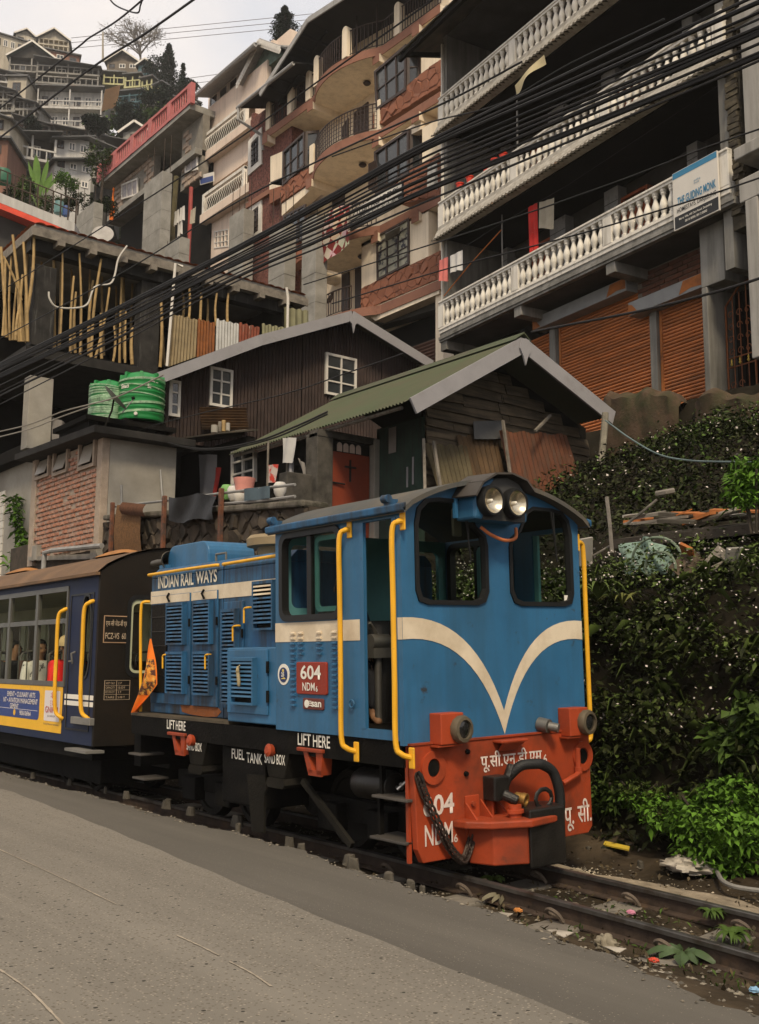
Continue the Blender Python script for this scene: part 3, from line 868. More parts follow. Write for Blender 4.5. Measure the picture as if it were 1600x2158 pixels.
for y, z in ((3.97, 1.66), (3.08, 1.66), (2.56, 1.92), (2.36, 2.08)):
    rail([(-.85, y - .05, z + .0), (-.89, y - .05, z), (-.895, y, z - .01), (-.895, y + .005, z - .05), (-.895, y + .005, z - .14)], .009, 'door_handle')
# rear corner handrail carrying the flag
rail([(-.84, 4.40, 2.22), (-.9, 4.42, 2.215), (-.92, 4.44, 2.14), (-.92, 4.44, 1.7), (-.92, 4.42, 1.2), (-.92, 4.42, 1.07)], .016)
# side cupboard below the footplate line, flush with the cab
cb = part('side_cupboard', MB().box(-.975, -.80, 1.704, 2.52, 1.06, 1.72), blue, loco, bevel=.012)
cd = part('cupboard_door', MB().box(-.992, -.976, 1.82, 2.50, 1.14, 1.70), blue, cb, bevel=.006)
for z in (1.3, 1.55):
    part('door_hinge', MB().cyl((-.995, 1.81, z - .05), (-.995, 1.81, z + .05), .014, n=8), black, cb)
louvre_box(1.98, 2.37, 1.22, 1.63, -.992, mm=blue)
part('cloth_tie', MB().tube(arc([(-1.05, 2.20, 1.55), (-1.065, 2.19, 1.52), (-1.06, 2.195, 1.5), (-1.06, 2.18, 1.44), (-1.055, 2.185, 1.38)], 4), [.016] * 16 + [.008], 6).tube([(-1.05, 2.19, 1.53), (-1.07, 2.15, 1.565)], .007, 5), mat('rag_cloth', (.32, .26, .15), .9), loco, smooth=True)
# roof-top gear
dm = MB()
dprof = [(3.55 + .45 - .45 * math.cos(t * math.pi / 12) if False else 0, 0) for t in range(2)]
pts = [(3.52, 2.55), (3.52, 2.68)] + [(3.66 - .14 * math.cos(t * .3142), 2.68 + .14 * math.sin(t * .3142)) for t in range(1, 6)] + [(4.28 + .14 * math.sin(t * .3142), 2.68 + .14 * math.cos(t * .3142)) for t in range(6)] + [(4.42, 2.55)]
dm.prism([(-.62, y, z) for y, z in pts], (.55, 0, 0))
part('hood_casing', dm, blue, loco, bevel=.012)
hn = part('horn', MB().lathe([(.02, 0), (.035, .0), (.04, .12), (.035, .2), (.04, .3), (.075, .37), (.105, .40), (.1, .405), (.07, .38), (.03, .3)], (-.62, 4.78, 2.66), (0, -1, .02), 18, False), mat('horn_iron', (.085, .075, .06), .5, .5), loco, smooth=True)
part('horn_mount', MB().box(-.68, -.56, 4.34, 4.5, 2.55, 2.62), blue, loco)
part('exhaust_vent', MB().lathe([(.22, 0), (.22, .12), (.33, .13), (.335, .2), (.30, .235), (0, .25)], (-.25, 2.75, 2.57), n=26), mat('vent_buff', (.25, .19, .11), .75, var=.2), loco, smooth=True)
part('roof_grab', MB().tube([(-.6, 3.2, 2.57), (-.6, 3.2, 2.66), (-.6, 3.4, 2.66), (-.6, 3.4, 2.57)], .012, 6), greymetal, loco)
# --- frame, lettering, running gear
part('solebar', MB().box(-.96, -.88, .05, 4.55, .84, 1.03).box(.88, .96, .05, 4.55, .84, 1.03).box(-.9, .9, 4.45, 4.6, .5, 1.03).box(-.9, .9, .05, 4.5, .98, 1.03), black, loco)
part('footplate', MB().box(-.965, -.80, 2.52, 4.56, 1.03, 1.055), mat('grimy_step', (.07, .055, .035), .7, var=.4), loco)
part('rust_patch', MB().prism([(-.8205, y, z) for y, z in ((3.72, 1.16), (3.68, 1.09), (3.5, 1.07), (3.2, 1.062), (2.98, 1.07), (2.9, 1.12), (2.97, 1.158))], (-.004, 0, 0)), orange_rust, hd)
XS = -.961
text('LIFT', (XS, 1.395, .92), SR, SU, .095, white, loco, width=.19, bold=.01)
text('HERE', (XS, 1.175, .918), SR, SU, .095, white, loco, width=.235, bold=.01)
text('LIFT', (XS, 3.73, .93), SR, SU, .09, white, loco, width=.17, bold=.01)
text('HERE', (XS, 3.54, .928), SR, SU, .09, white, loco, width=.2, bold=.01)
def sandbox(y):
    sb_ = part('sandbox', MB().prism([(-.95, y + .21, .86), (-.95, y - .21, .86), (-.95, y - .12, .62), (-.95, y + .12, .62)], (.3, 0, 0)), mat('sandbox_grime', (.014, .0125, .01), .9, var=.4, bump=.4, spec=.08), loco, bevel=.008)
    part('sandbox_chute', MB().prism([(-.965, y + .11, .62), (-.965, y - .13, .62), (-.965, y - .15, .57), (-.965, y - .12, .54), (-.965, y + .1, .54), (-.965, y + .14, .57)], (.28, 0, 0)), MATS['sandbox_grime'], sb_)
    part('sandbox_cap', MB().lathe([(0, 0), (.05, 0), (.055, .05), (.035, .06), (.03, .065), (0, .065)], (-.95, y + .05, .845), (-1, 0, .15), 14), beamred, sb_, smooth=True)
    return sb_
sandbox(1.75)
sandbox(3.15)
text('SAND BOX', (-.953, 1.92, .735), SR, SU, .085, white, loco, width=.32, bold=.01)
text('SAND BOX', (-.953, 3.33, .75), SR, SU, .08, white, loco, width=.30, bold=.01)
ft = part('fuel_tank', MB().box(-.9, .9, 2.02, 2.75, .32, .84), black, loco, bevel=.02)
text('FUEL', (-.903, 2.56, .72), SR, SU, .09, white, loco, width=.22, bold=.01)
text('TANK', (-.903, 2.30, .705), SR, SU, .09, white, loco, width=.26, bold=.01)
part('mud_flap', MB().prism([(-.905, 2.30, .60), (-.905, 2.0, .62), (-.905, 1.98, .5), (-.905, 2.02, .45), (-.905, 2.02, .13), (-.905, 2.22, .12), (-.905, 2.25, .3)], (.02, 0, 0)), MATS['sandbox_grime'], ft)
for y in (1.18, 3.48):
    bk = part('lifting_bracket', MB().box(-.99, -.86, y - .16, y + .20, .875, .905), beamred, loco, bevel=.006)
    part('bracket_web', MB().prism([(-.97, y + .13, .875), (-.97, y + .07, .875), (-.97, y + .0, .72), (-.97, y + .06, .70)], (.1, 0, 0)).prism([(-.97, y - .05, .875), (-.97, y - .14, .875), (-.97, y - .12, .70), (-.97, y - .06, .70)], (.1, 0, 0)).box(-.97, -.95, y - .12, y + .06, .69, .735), beamred, bk)
wm = MB().lathe([(0, -.06), (.08, -.06), (.09, -.03), (.26, -.03), (.27, -.05), (.32, -.05), (.35, .02), (.35, .05), (.27, .05), (.25, .03), (0, .03)], (0, 0, 0), (1, 0, 0), 26).mesh('wheel', mat('wheel_iron', (.014, .012, .01), .6, .5), True)
for bog in (1.0, 3.4):
    part('bogie_frame', MB().box(-.62, -.55, bog - .75, bog + .75, .30, .48).box(.55, .62, bog - .75, bog + .75, .30, .48).box(-.55, .55, bog - .1, bog + .1, .3, .5).box(-.72, -.6, bog - .47, bog - .2, .22, .44).box(-.72, -.6, bog + .2, bog + .47, .22, .44), black, loco, bevel=.01)
    for dy in (-.42, .42):
        for s in (-1, 1):
            piece('wheel', wm, loco, (s * .36, bog + dy, .35))
part('air_reservoir', MB().lathe([(0, 0), (.1, .02), (.12, .06), (.12, .42), (.1, .46), (0, .48)], (-.78, .82, .66), (0, -1, 0), 18), mat('reservoir_black', (.012, .011, .01), .35, .2), loco, smooth=True)
part('drain_cock', MB().tube([(-.78, .34, .66), (-.8, .26, .66), (-.84, .22, .70)], .014, 6).cyl((-.86, .24, .66), (-.8, .2, .72), .012), mat('bare_metal', (.5, .48, .44), .3, .9), loco, smooth=True)
part('rear_rod', MB().beam((-.88, 1.45, .62), (-.85, .82, .18), .035, .05), MATS['sandbox_grime'], loco)
for y, z in ((.19, .60), (.22, .30)):
    s_ = part('step', MB().box(-.97, -.70, y - .19, y + .22, z, z + .02), mat('step_plate', (.09, .08, .07), .5, .4), loco, bevel=.004)
    for ya in (y - .19, y + .18):
        part('step_hanger', MB().box(-.9, -.86, ya, ya + .03, z, z + .35), black, s_)
part('corner_sheet', MB().box(-.93, -.905, .03, .06, .17, 1.0), beamred, loco)
for y, z in ((4.5, .62), (4.4, .38)):
    part('step', MB().box(-.97, -.70, y - .2, y + .1, z, z + .02), MATS['step_plate'], loco, bevel=.004)
# ================================================================== people
skin_m = mat('skin', (.28, .15, .085), .55, var=.08, bump=.05)
hair_m = mat('dark_hair', (.012, .01, .009), .6, var=.3)
trou_m = mat('dark_trousers', (.02, .021, .027), .85, var=.3)
import bmesh
def skin_obj(name, verts, edges, radii, m, parent, sub=1):
    bm = bmesh.new()
    lay = bm.verts.layers.skin.verify()
    vs = []
    for i, (p, r) in enumerate(zip(verts, radii)):
        q = bm.verts.new(p)
        q[lay].radius = r if isinstance(r, tuple) else (r, r)
        q[lay].use_root = i == 0
        vs.append(q)
    for a, b in edges: bm.edges.new((vs[a], vs[b]))
    me = bpy.data.meshes.new(name)
    bm.to_mesh(me)
    bm.free()
    me.materials.append(m)
    o = bpy.data.objects.new(name, me)
    COL.objects.link(o)
    o.parent = parent
    md = o.modifiers.new('skin', 'SKIN')
    md.use_smooth_shade = True
    sb = o.modifiers.new('sub', 'SUBSURF')
    sb.levels = sb.render_levels = sub
    return o
def person(label, loc, rz, coat, hat=None, hairlong=False, glasses=False, arm=((.22, -.04, .16), (.14, -.26, .10)), arm2=None, puffy=False, group=None, turn=0., seated=True):
    """seated figure, facing local -y, hips at the origin"""
    t = thing('person', label, 'person', loc, group, rz=rz, local=True)
    a1 = [V(arm[0]), V(arm[1])]
    a2 = [V((-q[0], q[1], q[2])) for q in (arm2 or arm)]
    vs, ed, rd = [], [], []
    def av(p, r, par=None):
        vs.append(V(p))
        rd.append(r)
        if par is not None: ed.append((par, len(vs) - 1))
        return len(vs) - 1
    pel = av((0, 0, 0), (.15, .11))
    wa = av((0, .01, .18), (.13, .095), pel)
    chs = av((0, .015, .36), (.15, .10), wa)
    nb = av((0, .01, .47), (.06, .06), chs)
    nk = av((0, -.005, .53), .05, nb)
    ct, st_ = math.cos(turn), math.sin(turn)
    def hd_(x, y, z): return (x * ct - y * st_, x * st_ + y * ct, z)
    jw = av(hd_(0, -.03, .585), (.062, .07), nk)
    cr = av(hd_(0, -.012, .68), (.076, .09), jw)
    av(hd_(0, -.0, .735), (.055, .06), cr)
    av(hd_(0, -.115, .622), (.012, .012), jw)
    for s, aa in ((1, a1), (-1, a2)):
        sh = av((s * .165, .01, .43), .06, chs)
        el = av(aa[0], .042, sh)
        wr = av(aa[1], .028, el)
        d = (aa[1] - aa[0]).normalized()
        side = d.cross(V((0, 0, 1))).normalized()
        pm = av(aa[1] + d * .06, (.03, .018), wr)
        for k, off in enumerate((-.027, -.009, .009, .027)):
            f1 = av(aa[1] + d * .10 + side * off, .0085, pm)
            av(aa[1] + d * (.15 - .008 * abs(k - 1.4)) + side * off * 1.1 + V((0, 0, -.02)), .0075, f1)
        th = av(aa[1] + d * .05 + side * .045 * s + V((0, 0, -.01)), .009, wr)
    for s in (1, -1):
        hp = av((s * .09, -.04, -.02), .085, pel)
        kn = av((s * .11, -.42, .0), .06, hp)
        an = av((s * .11, -.40, -.40), .04, kn)
        av((s * .11, -.54, -.44), .035, an)
    body = skin_obj('body', vs, ed, rd, skin_m, t, 1)
    # coat: a looser shell over the trunk and arms
    g = 1.0 if not puffy else 1.12
    cv, ce, cr_ = [], [], []
    def cv_(p, r, par=None):
        cv.append(V(p))
        cr_.append(r)
        if par is not None: ce.append((par, len(cv) - 1))
        return len(cv) - 1
    c0 = cv_((0, 0, -.03), (.185, .15))
    c1 = cv_((0, .01, .18), (.17 * g, .13 * g), c0)
    c2 = cv_((0, .015, .37), (.175 * g, .125 * g), c1)
    cv_((0, .008, .49), (.075, .075), c2)
    for s, aa in ((1, a1), (-1, a2)):
        k0 = cv_((s * .17, .01, .425), .08 * g, c2)
        m1 = cv_((V((s * .17, .01, .425)) + aa[0]) / 2, .073 * g, k0)
        k1 = cv_(aa[0], .066 * g, m1)
        cv_(aa[0].lerp(aa[1], .9), .048 * g, k1)
    skin_obj('coat', cv, ce, cr_, coat, t, 2)
    tv, te, tr = [V((0, 0, -.04))], [], [(.16, .12)]
    for s in (1, -1):
        i0 = len(tv)
        tv += [V((s * .1, -.08, -.02)), V((s * .11, -.42, .0)), V((s * .11, -.40, -.36))]
        tr += [.1, .075, .06]
        te += [(0, i0), (i0, i0 + 1), (i0 + 1, i0 + 2)]
    skin_obj('trousers', tv, te, tr, trou_m, t, 1)
    Mh = Matrix.Rotation(turn, 4, 'Z')
    hm = MB()
    def hp_(u, v):
        a, b = u * 2 * math.pi, v * math.pi * .62
        p = V((.086 * math.sin(b) * math.cos(a), .10 * math.sin(b) * math.sin(a) + .012, .69 + .088 * math.cos(b)))
        if p.y < -.03 and p.z < .715: p.y = -.03
        return tuple(Mh @ p)
    hm.grid(hp_, 18, 8)
    if hairlong:
        hm.grid(lambda u, v: tuple(Mh @ V((.095 * math.cos(math.pi * (u * 1.0)), .02 + .08 * math.sin(math.pi * u), .70 - .28 * v))), 10, 4)
    part('hair', hm, hair_m, t, smooth=True)
    em_ = MB()
    for s in (-1, 1):
        part('eye', MB().lathe([(0, 0), (.011, .001), (.009, .006), (0, .008)], Mh @ V((s * .032, -.098, .655)), Mh @ V((0, -1, 0)), 8), hair_m, t)
        part('ear', MB().lathe([(0, -.006), (.022, -.003), (.022, .004), (0, .006)], Mh @ V((s * .083, -.005, .645)), Mh @ V((s, 0, 0)), 8), skin_m, t, smooth=True)
    part('mouth', MB().box(-.022, .022, -.104, -.094, .592, .598), mat('lips', (.2, .07, .05), .5), t)
    if glasses:
        gl = MB()
        for s in (-1, 1):
            gl.lathe([(0, 0), (.027, 0), (.027, .006), (0, .007)], Mh @ V((s * .034, -.104, .655)), Mh @ V((0, -1, 0)), 12)
        gl.tube([Mh @ V((-.08, -.02, .66)), Mh @ V((-.06, -.1, .66)), Mh @ V((.06, -.1, .66)), Mh @ V((.08, -.02, .66))], .004, 5)
        part('sunglasses', gl, rubber, t)
    if hat:
        part('hat', MB().lathe([(.098, -.03), (.104, -.03), (.106, .02), (.1, .05), (.085, .085), (.05, .11), (0, .118)], Mh @ V((0, .0, .70)), (0, 0, 1), 16).lathe([(0, 0), (.03, .01), (.035, .03), (.025, .055), (0, .062)], Mh @ V((0, 0, .81)), (0, 0, 1), 10), hat, t, smooth=True)
    return t
# ================================================================== passenger coach behind the locomotive
CX = 4.86
def cs(x, y):
    p = on_x(x, y, CX)
    return p.y, p.z
navy = mat('coach_navy', (.010, .019, .055), .6, var=.12, vs=2, dirt=(.018, .022, .035), da=.4, ds=2, soft=.2, bump=.05, spec=.2)
coachend = mat('coach_end_black', (.008, .006, .004), .7, var=.3, vs=2, dirt=(.02, .013, .007), da=.4, ds=1.5, soft=.2, bump=.15, spec=.2)
brownroof = mat('coach_roof_brown', (.15, .085, .042), .7, var=.15, vs=2, dirt=(.09, .055, .03), da=.45, ds=1.5, bump=.1)
alu = mat('window_aluminium', (.13, .125, .11), .45, .5, var=.15)
adyel = mat('poster_yellow', (.78, .43, .02), .5, var=.06, dirt=(.4, .24, .08), da=.3, ds=3, bump=0)
adblue = mat('poster_blue', (.025, .05, .19), .5, var=.08, bump=0)
adwhite = mat('poster_white', (.68, .62, .6), .5, var=.04, bump=0)
adred = mat('poster_red', (.45, .03, .03), .5, var=.05, bump=0)
palegreen = mat('coach_interior', (.42, .43, .28), .6, var=.1)
coach = thing('passenger_coach', 'dark blue narrow gauge passenger coach with yellow college poster below its windows', 'railway coach', (5.88, 11.4, -.15))
Y0c, Y1c = 11.36, 21.5
W1 = 6.90
zf, ze = .47, 2.43
yw0 = cs(145, 1300)[0]       # window block starts
yd0, yd1 = cs(200, 1300)[0], cs(148, 1300)[0]
zs = 1.14
def cside(y, z, d): return (CX + d, y, z)
ov = []
yc_, zc_ = cs(181, 1354)[0], 1.70
for k in range(24):
    t = k * math.pi / 12
    ov.append((yc_ + .17 * math.cos(t) * (abs(math.cos(t)) ** -.3 if abs(math.cos(t)) > .01 else 1), zc_ + .50 * math.sin(t)))
m = MB()
m.panel(rect(Y0c, yw0, zf, ze), [ov], cside, .05)
part('door_section', m, navy, coach)
part('oval_window_seal', MB().ring(ov, inset(ov, .035), cside, -.012, .06), rubber, coach)
part('pane', MB().prism([(CX + .03, a, b) for a, b in inset(ov, .02)], (.005, 0, 0)), glassmat('coach_glass', (.93, .94, .9), .015), coach)
cglass = bpy.data.materials['coach_glass']
part('door_leaf', MB().ring(rect(yd0 + .03, yd1 - .02, .62, 2.20), rect(yd0 + .05, yd1 - .04, .64, 2.18), cside, -.008, .0), rubber, coach)
part('door_lever', MB().tube([(CX - .03, cs(158, 1400)[0], 1.38), (CX - .05, cs(158, 1400)[0], 1.5), (CX - .0, cs(158, 1400)[0], 1.52)], .012, 6).tube([(CX - .05, cs(155, 1415)[0] + .03, 1.41), (CX - .05, cs(160, 1415)[0], 1.41)], .01, 6), greymetal, coach)
part('waist_panel', MB().box(CX, CX + .05, yw0 + .001, Y1c, zf, zs - .02), navy, coach)
part('eaves_panel', MB().box(CX, CX + .05, yw0 + .001, Y1c, 2.30, ze), navy, coach)
# window bays: two rows of panes
bay = 1.02
yb = yw0 + .02
wf = MB()
zmid = cs(100, 1311)[1]
for k in range(9):
    ya = yb + k * bay
    if ya > Y1c - .2: break
    f_ = part('window', MB().ring(rect(ya, ya + bay - .002, zs - .03, 2.31), rect(ya + .04, ya + bay - .04, zs + .03, 2.25), cside, -.012, .04).box(CX - .008, CX + .03, ya + .04, ya + bay - .04, zmid - .03, zmid + .03), alu, coach)
    for z0, z1 in ((zs + .03, zmid - .03), (zmid + .03, 2.25)):
        part('pane', MB().box(CX + .012, CX + .017, ya + .04, ya + bay - .04, z0, z1), cglass, f_)
    for q in range(1, 3):
        part('window_bar', MB().box(CX + .022, CX + .034, ya + .04 + q * .31, ya + .055 + q * .31, zs + .03, zmid - .03), alu, f_)
# far side, floor, ceiling, ends, roof
farh = []
for k in range(9):
    ya = yb + k * bay
    if ya + bay < Y1c: farh.append(rect(ya + .12, ya + bay - .12, 1.25, 2.15))
farh.append(rect(Y0c + .25, Y0c + .75, 1.3, 2.15))
part('far_side', MB().panel(rect(Y0c, Y1c, zf, ze), farh, lambda y, z, d: (W1 - d, y, z), .05), palegreen, coach)
part('floor', MB().box(CX + .05, W1 - .05, Y0c + .05, Y1c, zf, zf + .05), trou_m, coach)
part('ceiling', MB().box(CX + .05, W1 - .05, Y0c + .05, Y1c, 2.34, 2.37), palegreen, coach)
def ecurve(x): return 2.43 + .32 * (1 - (abs(x - 5.88) / 1.02) ** 2.3)
eo = [(CX, zf), (W1, zf)] + [(W1 - (W1 - CX) * i / 14, ecurve(W1 - (W1 - CX) * i / 14)) for i in range(15)]
ew = rrect(5.22, 5.86, 1.25, 2.16, .1)
end = part('coach_end', MB().panel(eo, [ew], lambda x, z, d: (x, Y0c - .001 - d, z), .05), coachend, coach)
part('end_window_seal', MB().ring(rrect(5.20, 5.88, 1.23, 2.18, .12), rrect(5.25, 5.83, 1.28, 2.13, .08), lambda x, z, d: (x, Y0c - .06 + d, z), 0, .04), rubber, end)
part('end_window_frame', MB().ring(rrect(5.25, 5.83, 1.28, 2.13, .08), rrect(5.28, 5.80, 1.31, 2.08, .06), lambda x, z, d: (x, Y0c - .045 + d, z), 0, .04), palegreen, end)
part('pane', MB().box(5.26, 5.82, Y0c - .03, Y0c - .025, 1.29, 2.12), cglass, end)
m = MB()
m.grid(lambda u, v: (CX - .06 + (W1 - CX + .12) * u, Y0c - .08 + (Y1c + .16 - Y0c) * v, ecurve(CX + (W1 - CX) * u) + .015 - (.03 if u in (0, 1) else 0)), 18, 2)
m.box(CX - .07, CX - .02, Y0c - .08, Y1c, 2.385, 2.42)
part('roof', m, brownroof, coach, smooth=True)
for y_, X_ in ((11.75, 5.5), (15.1, 5.5), (18, 5.5)):
    part('roof_ventilator', MB().grid(lambda u, v: (X_ - .17 + .34 * u + 0, y_ + 1.0 * v, ecurve(X_) + .0 + .08 * math.sin(math.pi * u) ** .7 * (math.sin(math.pi * min(1, v * 1.0)) ** .5)), 8, 8), mat('ventilator_orange', (.3, .13, .035), .7, var=.2), coach, smooth=True)
for z0, z1 in ((cs(180, 1465)[1], cs(180, 1475)[1]), (cs(180, 1479)[1], cs(180, 1489)[1])):
    part('waist_stripe', MB().box(CX - .004, CX - .001, Y0c, yw0, min(z0, z1), max(z0, z1)), white, coach)
for px, ya_ in ((139, 1292), (194, 1276)):
    y_, zt = cs(px, ya_)
    zb = cs(px, 1497)[1]
    h_ = part('handrail', MB().tube(arc([(CX, y_ - .05, zt + .05), (CX - .05, y_ - .05, zt + .03), (CX - .09, y_, zt - .06), (CX - .09, y_, zt - .5), (CX - .09, y_, zb + .3), (CX - .07, y_ + .0, zb), (CX - .03, y_ - .06, zb - .08), (CX, y_ - .07, zb - .1)], 5), .024, 9), yellow, coach, smooth=True)
st_b = part('door_step', MB().box(CX - .06, CX + .0, cs(198, 1556)[0], cs(157, 1556)[0], .70, .78), mat('step_grey', (.2, .19, .17), .6, .3), coach, bevel=.006)
part('door_step', MB().box(CX - .12, CX + .1, cs(202, 1590)[0], cs(157, 1582)[0], .40, .43), MATS['step_grey'], coach)
# poster under the windows
yp0, yp1 = yw0 + .06, yw0 + 6.0
zt_, zb_ = 1.105, .56
po = part('poster', MB().box(CX - .006, CX - .001, yp0, yp1, zb_, zt_), adyel, coach)
ya, yb2 = cs(84, 1490)[0], cs(84, 1490)[0] + 4.0
part('poster_field', MB().prism([(CX - .0065, a, b) for a, b in rrect(ya, yb2, .685, 1.045, .06)], (-.002, 0, 0)), adblue, po)
ca, cb_ = cs(127, 1490)[0], cs(95, 1490)[0]
part('poster_card', MB().prism([(CX - .0065, a, b) for a, b in rrect(ca, cb_, .69, 1.055, .02)], (-.002, 0, 0)), adwhite, po)
XP = CX - .0088
text('EMENT \u2022 CULINARY ARTS', (XP, ya + .14, .95), SR, SU, .065, adwhite, coach, bold=.012, align='RIGHT')
text('NT \u2022 AVIATION MANAGEMENT', (XP, ya + .05, .87), SR, SU, .065, adwhite, coach, bold=.012, align='RIGHT')
text('GEMENT', (XP, ya + .72, .80), SR, SU, .06, adwhite, coach, bold=.012, align='RIGHT')
part('poster_rule', MB().box(XP - .001, XP, ya + .05, ya + 3.5, .792, .797), adwhite, po)
text('9836106964', (XP, ya + .27, .72), SR, SU, .06, adwhite, coach, bold=.016, align='RIGHT')
part('poster_disc', MB().lathe([(0, 0), (.04, 0), (.04, .001), (0, .001)], (XP, ya + .87, .748), (-1, 0, 0), 18), adyel, po)
cm = (ca + cb_) / 2
text('GNIHM', (XP, cm, .79), SR, SU, .075, adred, coach, width=(cb_ - ca) * .82, bold=.0, align='CENTER')
text('JIS GROUP', (XP, cm, .735), SR, SU, .028, mat('poster_grey', (.12, .11, .11), .6), coach, width=(cb_ - ca) * .5, align='CENTER')
mk = MB()
mk.prism([(XP, cm - .03, .965), (XP, cm + .005, .965), (XP, cm + .005, 1.04), (XP, cm - .005, 1.04), (XP, cm - .03, 1.0)], (-.001, 0, 0))
for k in range(3):
    mk.tube([(XP, cm + .02 + .01 * q, .93 - k * .025 + .005 * math.sin(q * 2)) for q in range(5)], .003, 4)
    for q in range(3): mk.lathe([(0, 0), (.008, 0), (0, .001)], (XP, cm - .01 - .016 * q, .93 - k * .022), (-1, 0, 0), 8)
mk.prism([(XP, cm + .035, 1.0), (XP, cm + .045, .985), (XP, cm + .035, .97), (XP, cm + .025, .985)], (-.001, 0, 0)).prism([(XP, cm + .035, 1.03), (XP, cm + .045, 1.017), (XP, cm + .035, 1.005), (XP, cm + .025, 1.017)], (-.001, 0, 0))
part('poster_emblem', mk, adred, po)
text('Guru Nanak Institute', (XP + .002, cm, .645), SR, SU, .022, MATS['poster_grey'], coach, width=(cb_ - ca) * .98, align='CENTER')
# plates on the coach end
pe = part('number_board', MB().ring(rect(4.92, 5.24, 1.62, 1.93), rect(4.93, 5.23, 1.63, 1.92), lambda x, z, d: (x, Y0c - .058 + d, z), 0, .006), mat('plate_outline', (.35, .22, .13), .7), end)
pl_m = mat('faded_lettering', (.42, .32, .22), .8)
yE = Y0c - .0525
text('\u090f\u092b \u0938\u0940 \u091c\u0947\u0921-\u0935\u0940 \u090f\u0938', (4.945, yE, 1.80), FRI, FUP, .085, pl_m, coach, width=.27, bold=.008)
text('FCZ-VS  603', (4.945, yE, 1.665), FRI, FUP, .07, pl_m, coach, width=.275, bold=.01)
m = MB().ring(rect(4.96, 5.27, .98, 1.20), rect(4.964, 5.266, .984, 1.196), lambda x, z, d: (x, Y0c - .058 + d, z), 0, .005)
for z in (1.04, 1.09, 1.14): m.box(4.964, 5.266, Y0c - .058, Y0c - .053, z - .0015, z + .0015)
m.box(5.105, 5.109, Y0c - .058, Y0c - .053, .985, 1.195)
part('data_panel', m, pl_m, end)
for z, a, b in ((1.155, 'SAFETY TALLY', '2 P'), (1.105, 'CAPACITY', '15-DY'), (1.055, 'RETURN DT', '2 F'), (.997, 'TARE', '5.08 T')):
    text(a, (4.975, yE, z), FRI, FUP, .024, pl_m, coach, width=.11)
    text(b, (5.125, yE, z), FRI, FUP, .024, pl_m, coach)
# running gear and seats
part('underframe', MB().box(CX + .06, W1 - .06, Y0c + .1, Y1c, .30, .46).box(CX + .3, W1 - .3, Y0c + .4, Y1c - .4, .0, .3).box(5.6, 6.1, Y0c - .45, Y0c + .1, .22, .42), black, coach, bevel=.01)
for y_ in (12.6, 13.5):
    for s in (-1, 1):
        piece('wheel', wm, coach, (s * .36 + .0, y_ - 11.4, .30 + .0))
seat_m = mat('seat_brown', (.07, .04, .03), .7)
for y_ in (12.9, 13.9, 14.9, 15.9, 16.9, 17.9, 18.9):
    for X_ in (5.25, 6.45):
        s_ = part('seat', MB().box(X_ - .27, X_ + .27, y_ - .22, y_ + .2, .86, .94).box(X_ - .22, X_ + .22, y_ - .18, y_ + .16, .52, .86), seat_m, coach, bevel=.02)
        part('seat_back', MB().box(X_ - .27, X_ + .27, y_ + .2, y_ + .27, .9, 1.42), seat_m, s_, bevel=.02)
        part('grab_rail', MB().tube(arc([(X_ - .25, y_ + .24, 1.4), (X_ - .22, y_ + .24, 1.52), (X_, y_ + .24, 1.55), (X_ + .22, y_ + .24, 1.52), (X_ + .25, y_ + .24, 1.4)], 4), .014, 6), greymetal, s_)
redcoat = mat('red_puffer', (.75, .02, .02), .55, var=.12, vs=5, bump=.3, bs=20)
maroon = mat('maroon_coat', (.16, .025, .02), .7, var=.2)
greycoat = mat('striped_jacket', (.6, .58, .56), .7, var=.1, dirt=(.02, .02, .02), da=.42, ds=9, soft=.02)
creamcoat = mat('cream_coat', (.6, .54, .42), .8, var=.1)
darkcoat = mat('dark_coat', (.02, .02, .024), .8, var=.2)
beige = mat('beige_wool', (.6, .45, .25), .9, var=.2)
person('seated passenger in red and maroon puffer jacket and beige bobble hat at coach window', (5.17, 12.98, .93), R(10), redcoat, hat=beige, puffy=True, arm=((-.24, .02, .16), (-.2, -.2, .12)), arm2=((.23, -.03, .15), (.14, -.25, .12)))
person('seated passenger in grey and black patterned jacket two windows from the coach door', (5.2, 13.98, .93), R(0), greycoat, hairlong=True)
person('dark haired passenger in a dark coat furthest back in the coach windows', (5.2, 14.98, .93), R(15), darkcoat, turn=.3)
person('passenger in cream coat and sunglasses behind the oval coach door window', (5.42, 12.1, .95), R(-20), creamcoat, glasses=True, arm=((.2, -.06, .17), (.02, -.24, .14)), turn=-.4)
person('train driver in dark clothes seated inside the locomotive cab', (5.25, 7.15, 1.38), R(-15), darkcoat, turn=-.4)
# ================================================================== saffron flag on the locomotive's rear handrail
fl = MB()
def flagp(u, v):
    # u across, v down the cloth
    L_ = V((on_x(316, 1346, 4.93))).lerp(on_x(284, 1502, 4.90), v)
    Rr = V((on_x(319, 1346, 4.93)))
    pts = [on_x(319, 1346, 4.93), on_x(325, 1390, 4.93), on_x(329, 1442, 4.93), on_x(316, 1466, 4.93), on_x(290, 1500, 4.90)]
    k = v * 4
    i = min(3, int(k))
    Rr = pts[i].lerp(pts[i + 1], k - i)
    p = L_.lerp(Rr, u)
    p.x += .03 * math.sin(u * 7 + v * 3) * min(1, v * 3) - .02 * v
    return tuple(p)
fl.grid(flagp, 10, 20)
flag = thing('flag', 'saffron orange cloth flag with printed centre tied to the locomotive handrail', 'flag', tuple(on_x(316, 1346, 4.93)))
part('cloth', fl, mat('saffron_cloth', (.75, .17, .015), .8, var=.08, vs=6, bump=.1), flag, smooth=True)
pm = MB()
pm.grid(lambda u, v: tuple(V(flagp(.15 + .75 * u, .25 + .5 * v)) + V((-.004, 0, 0))), 10, 14)
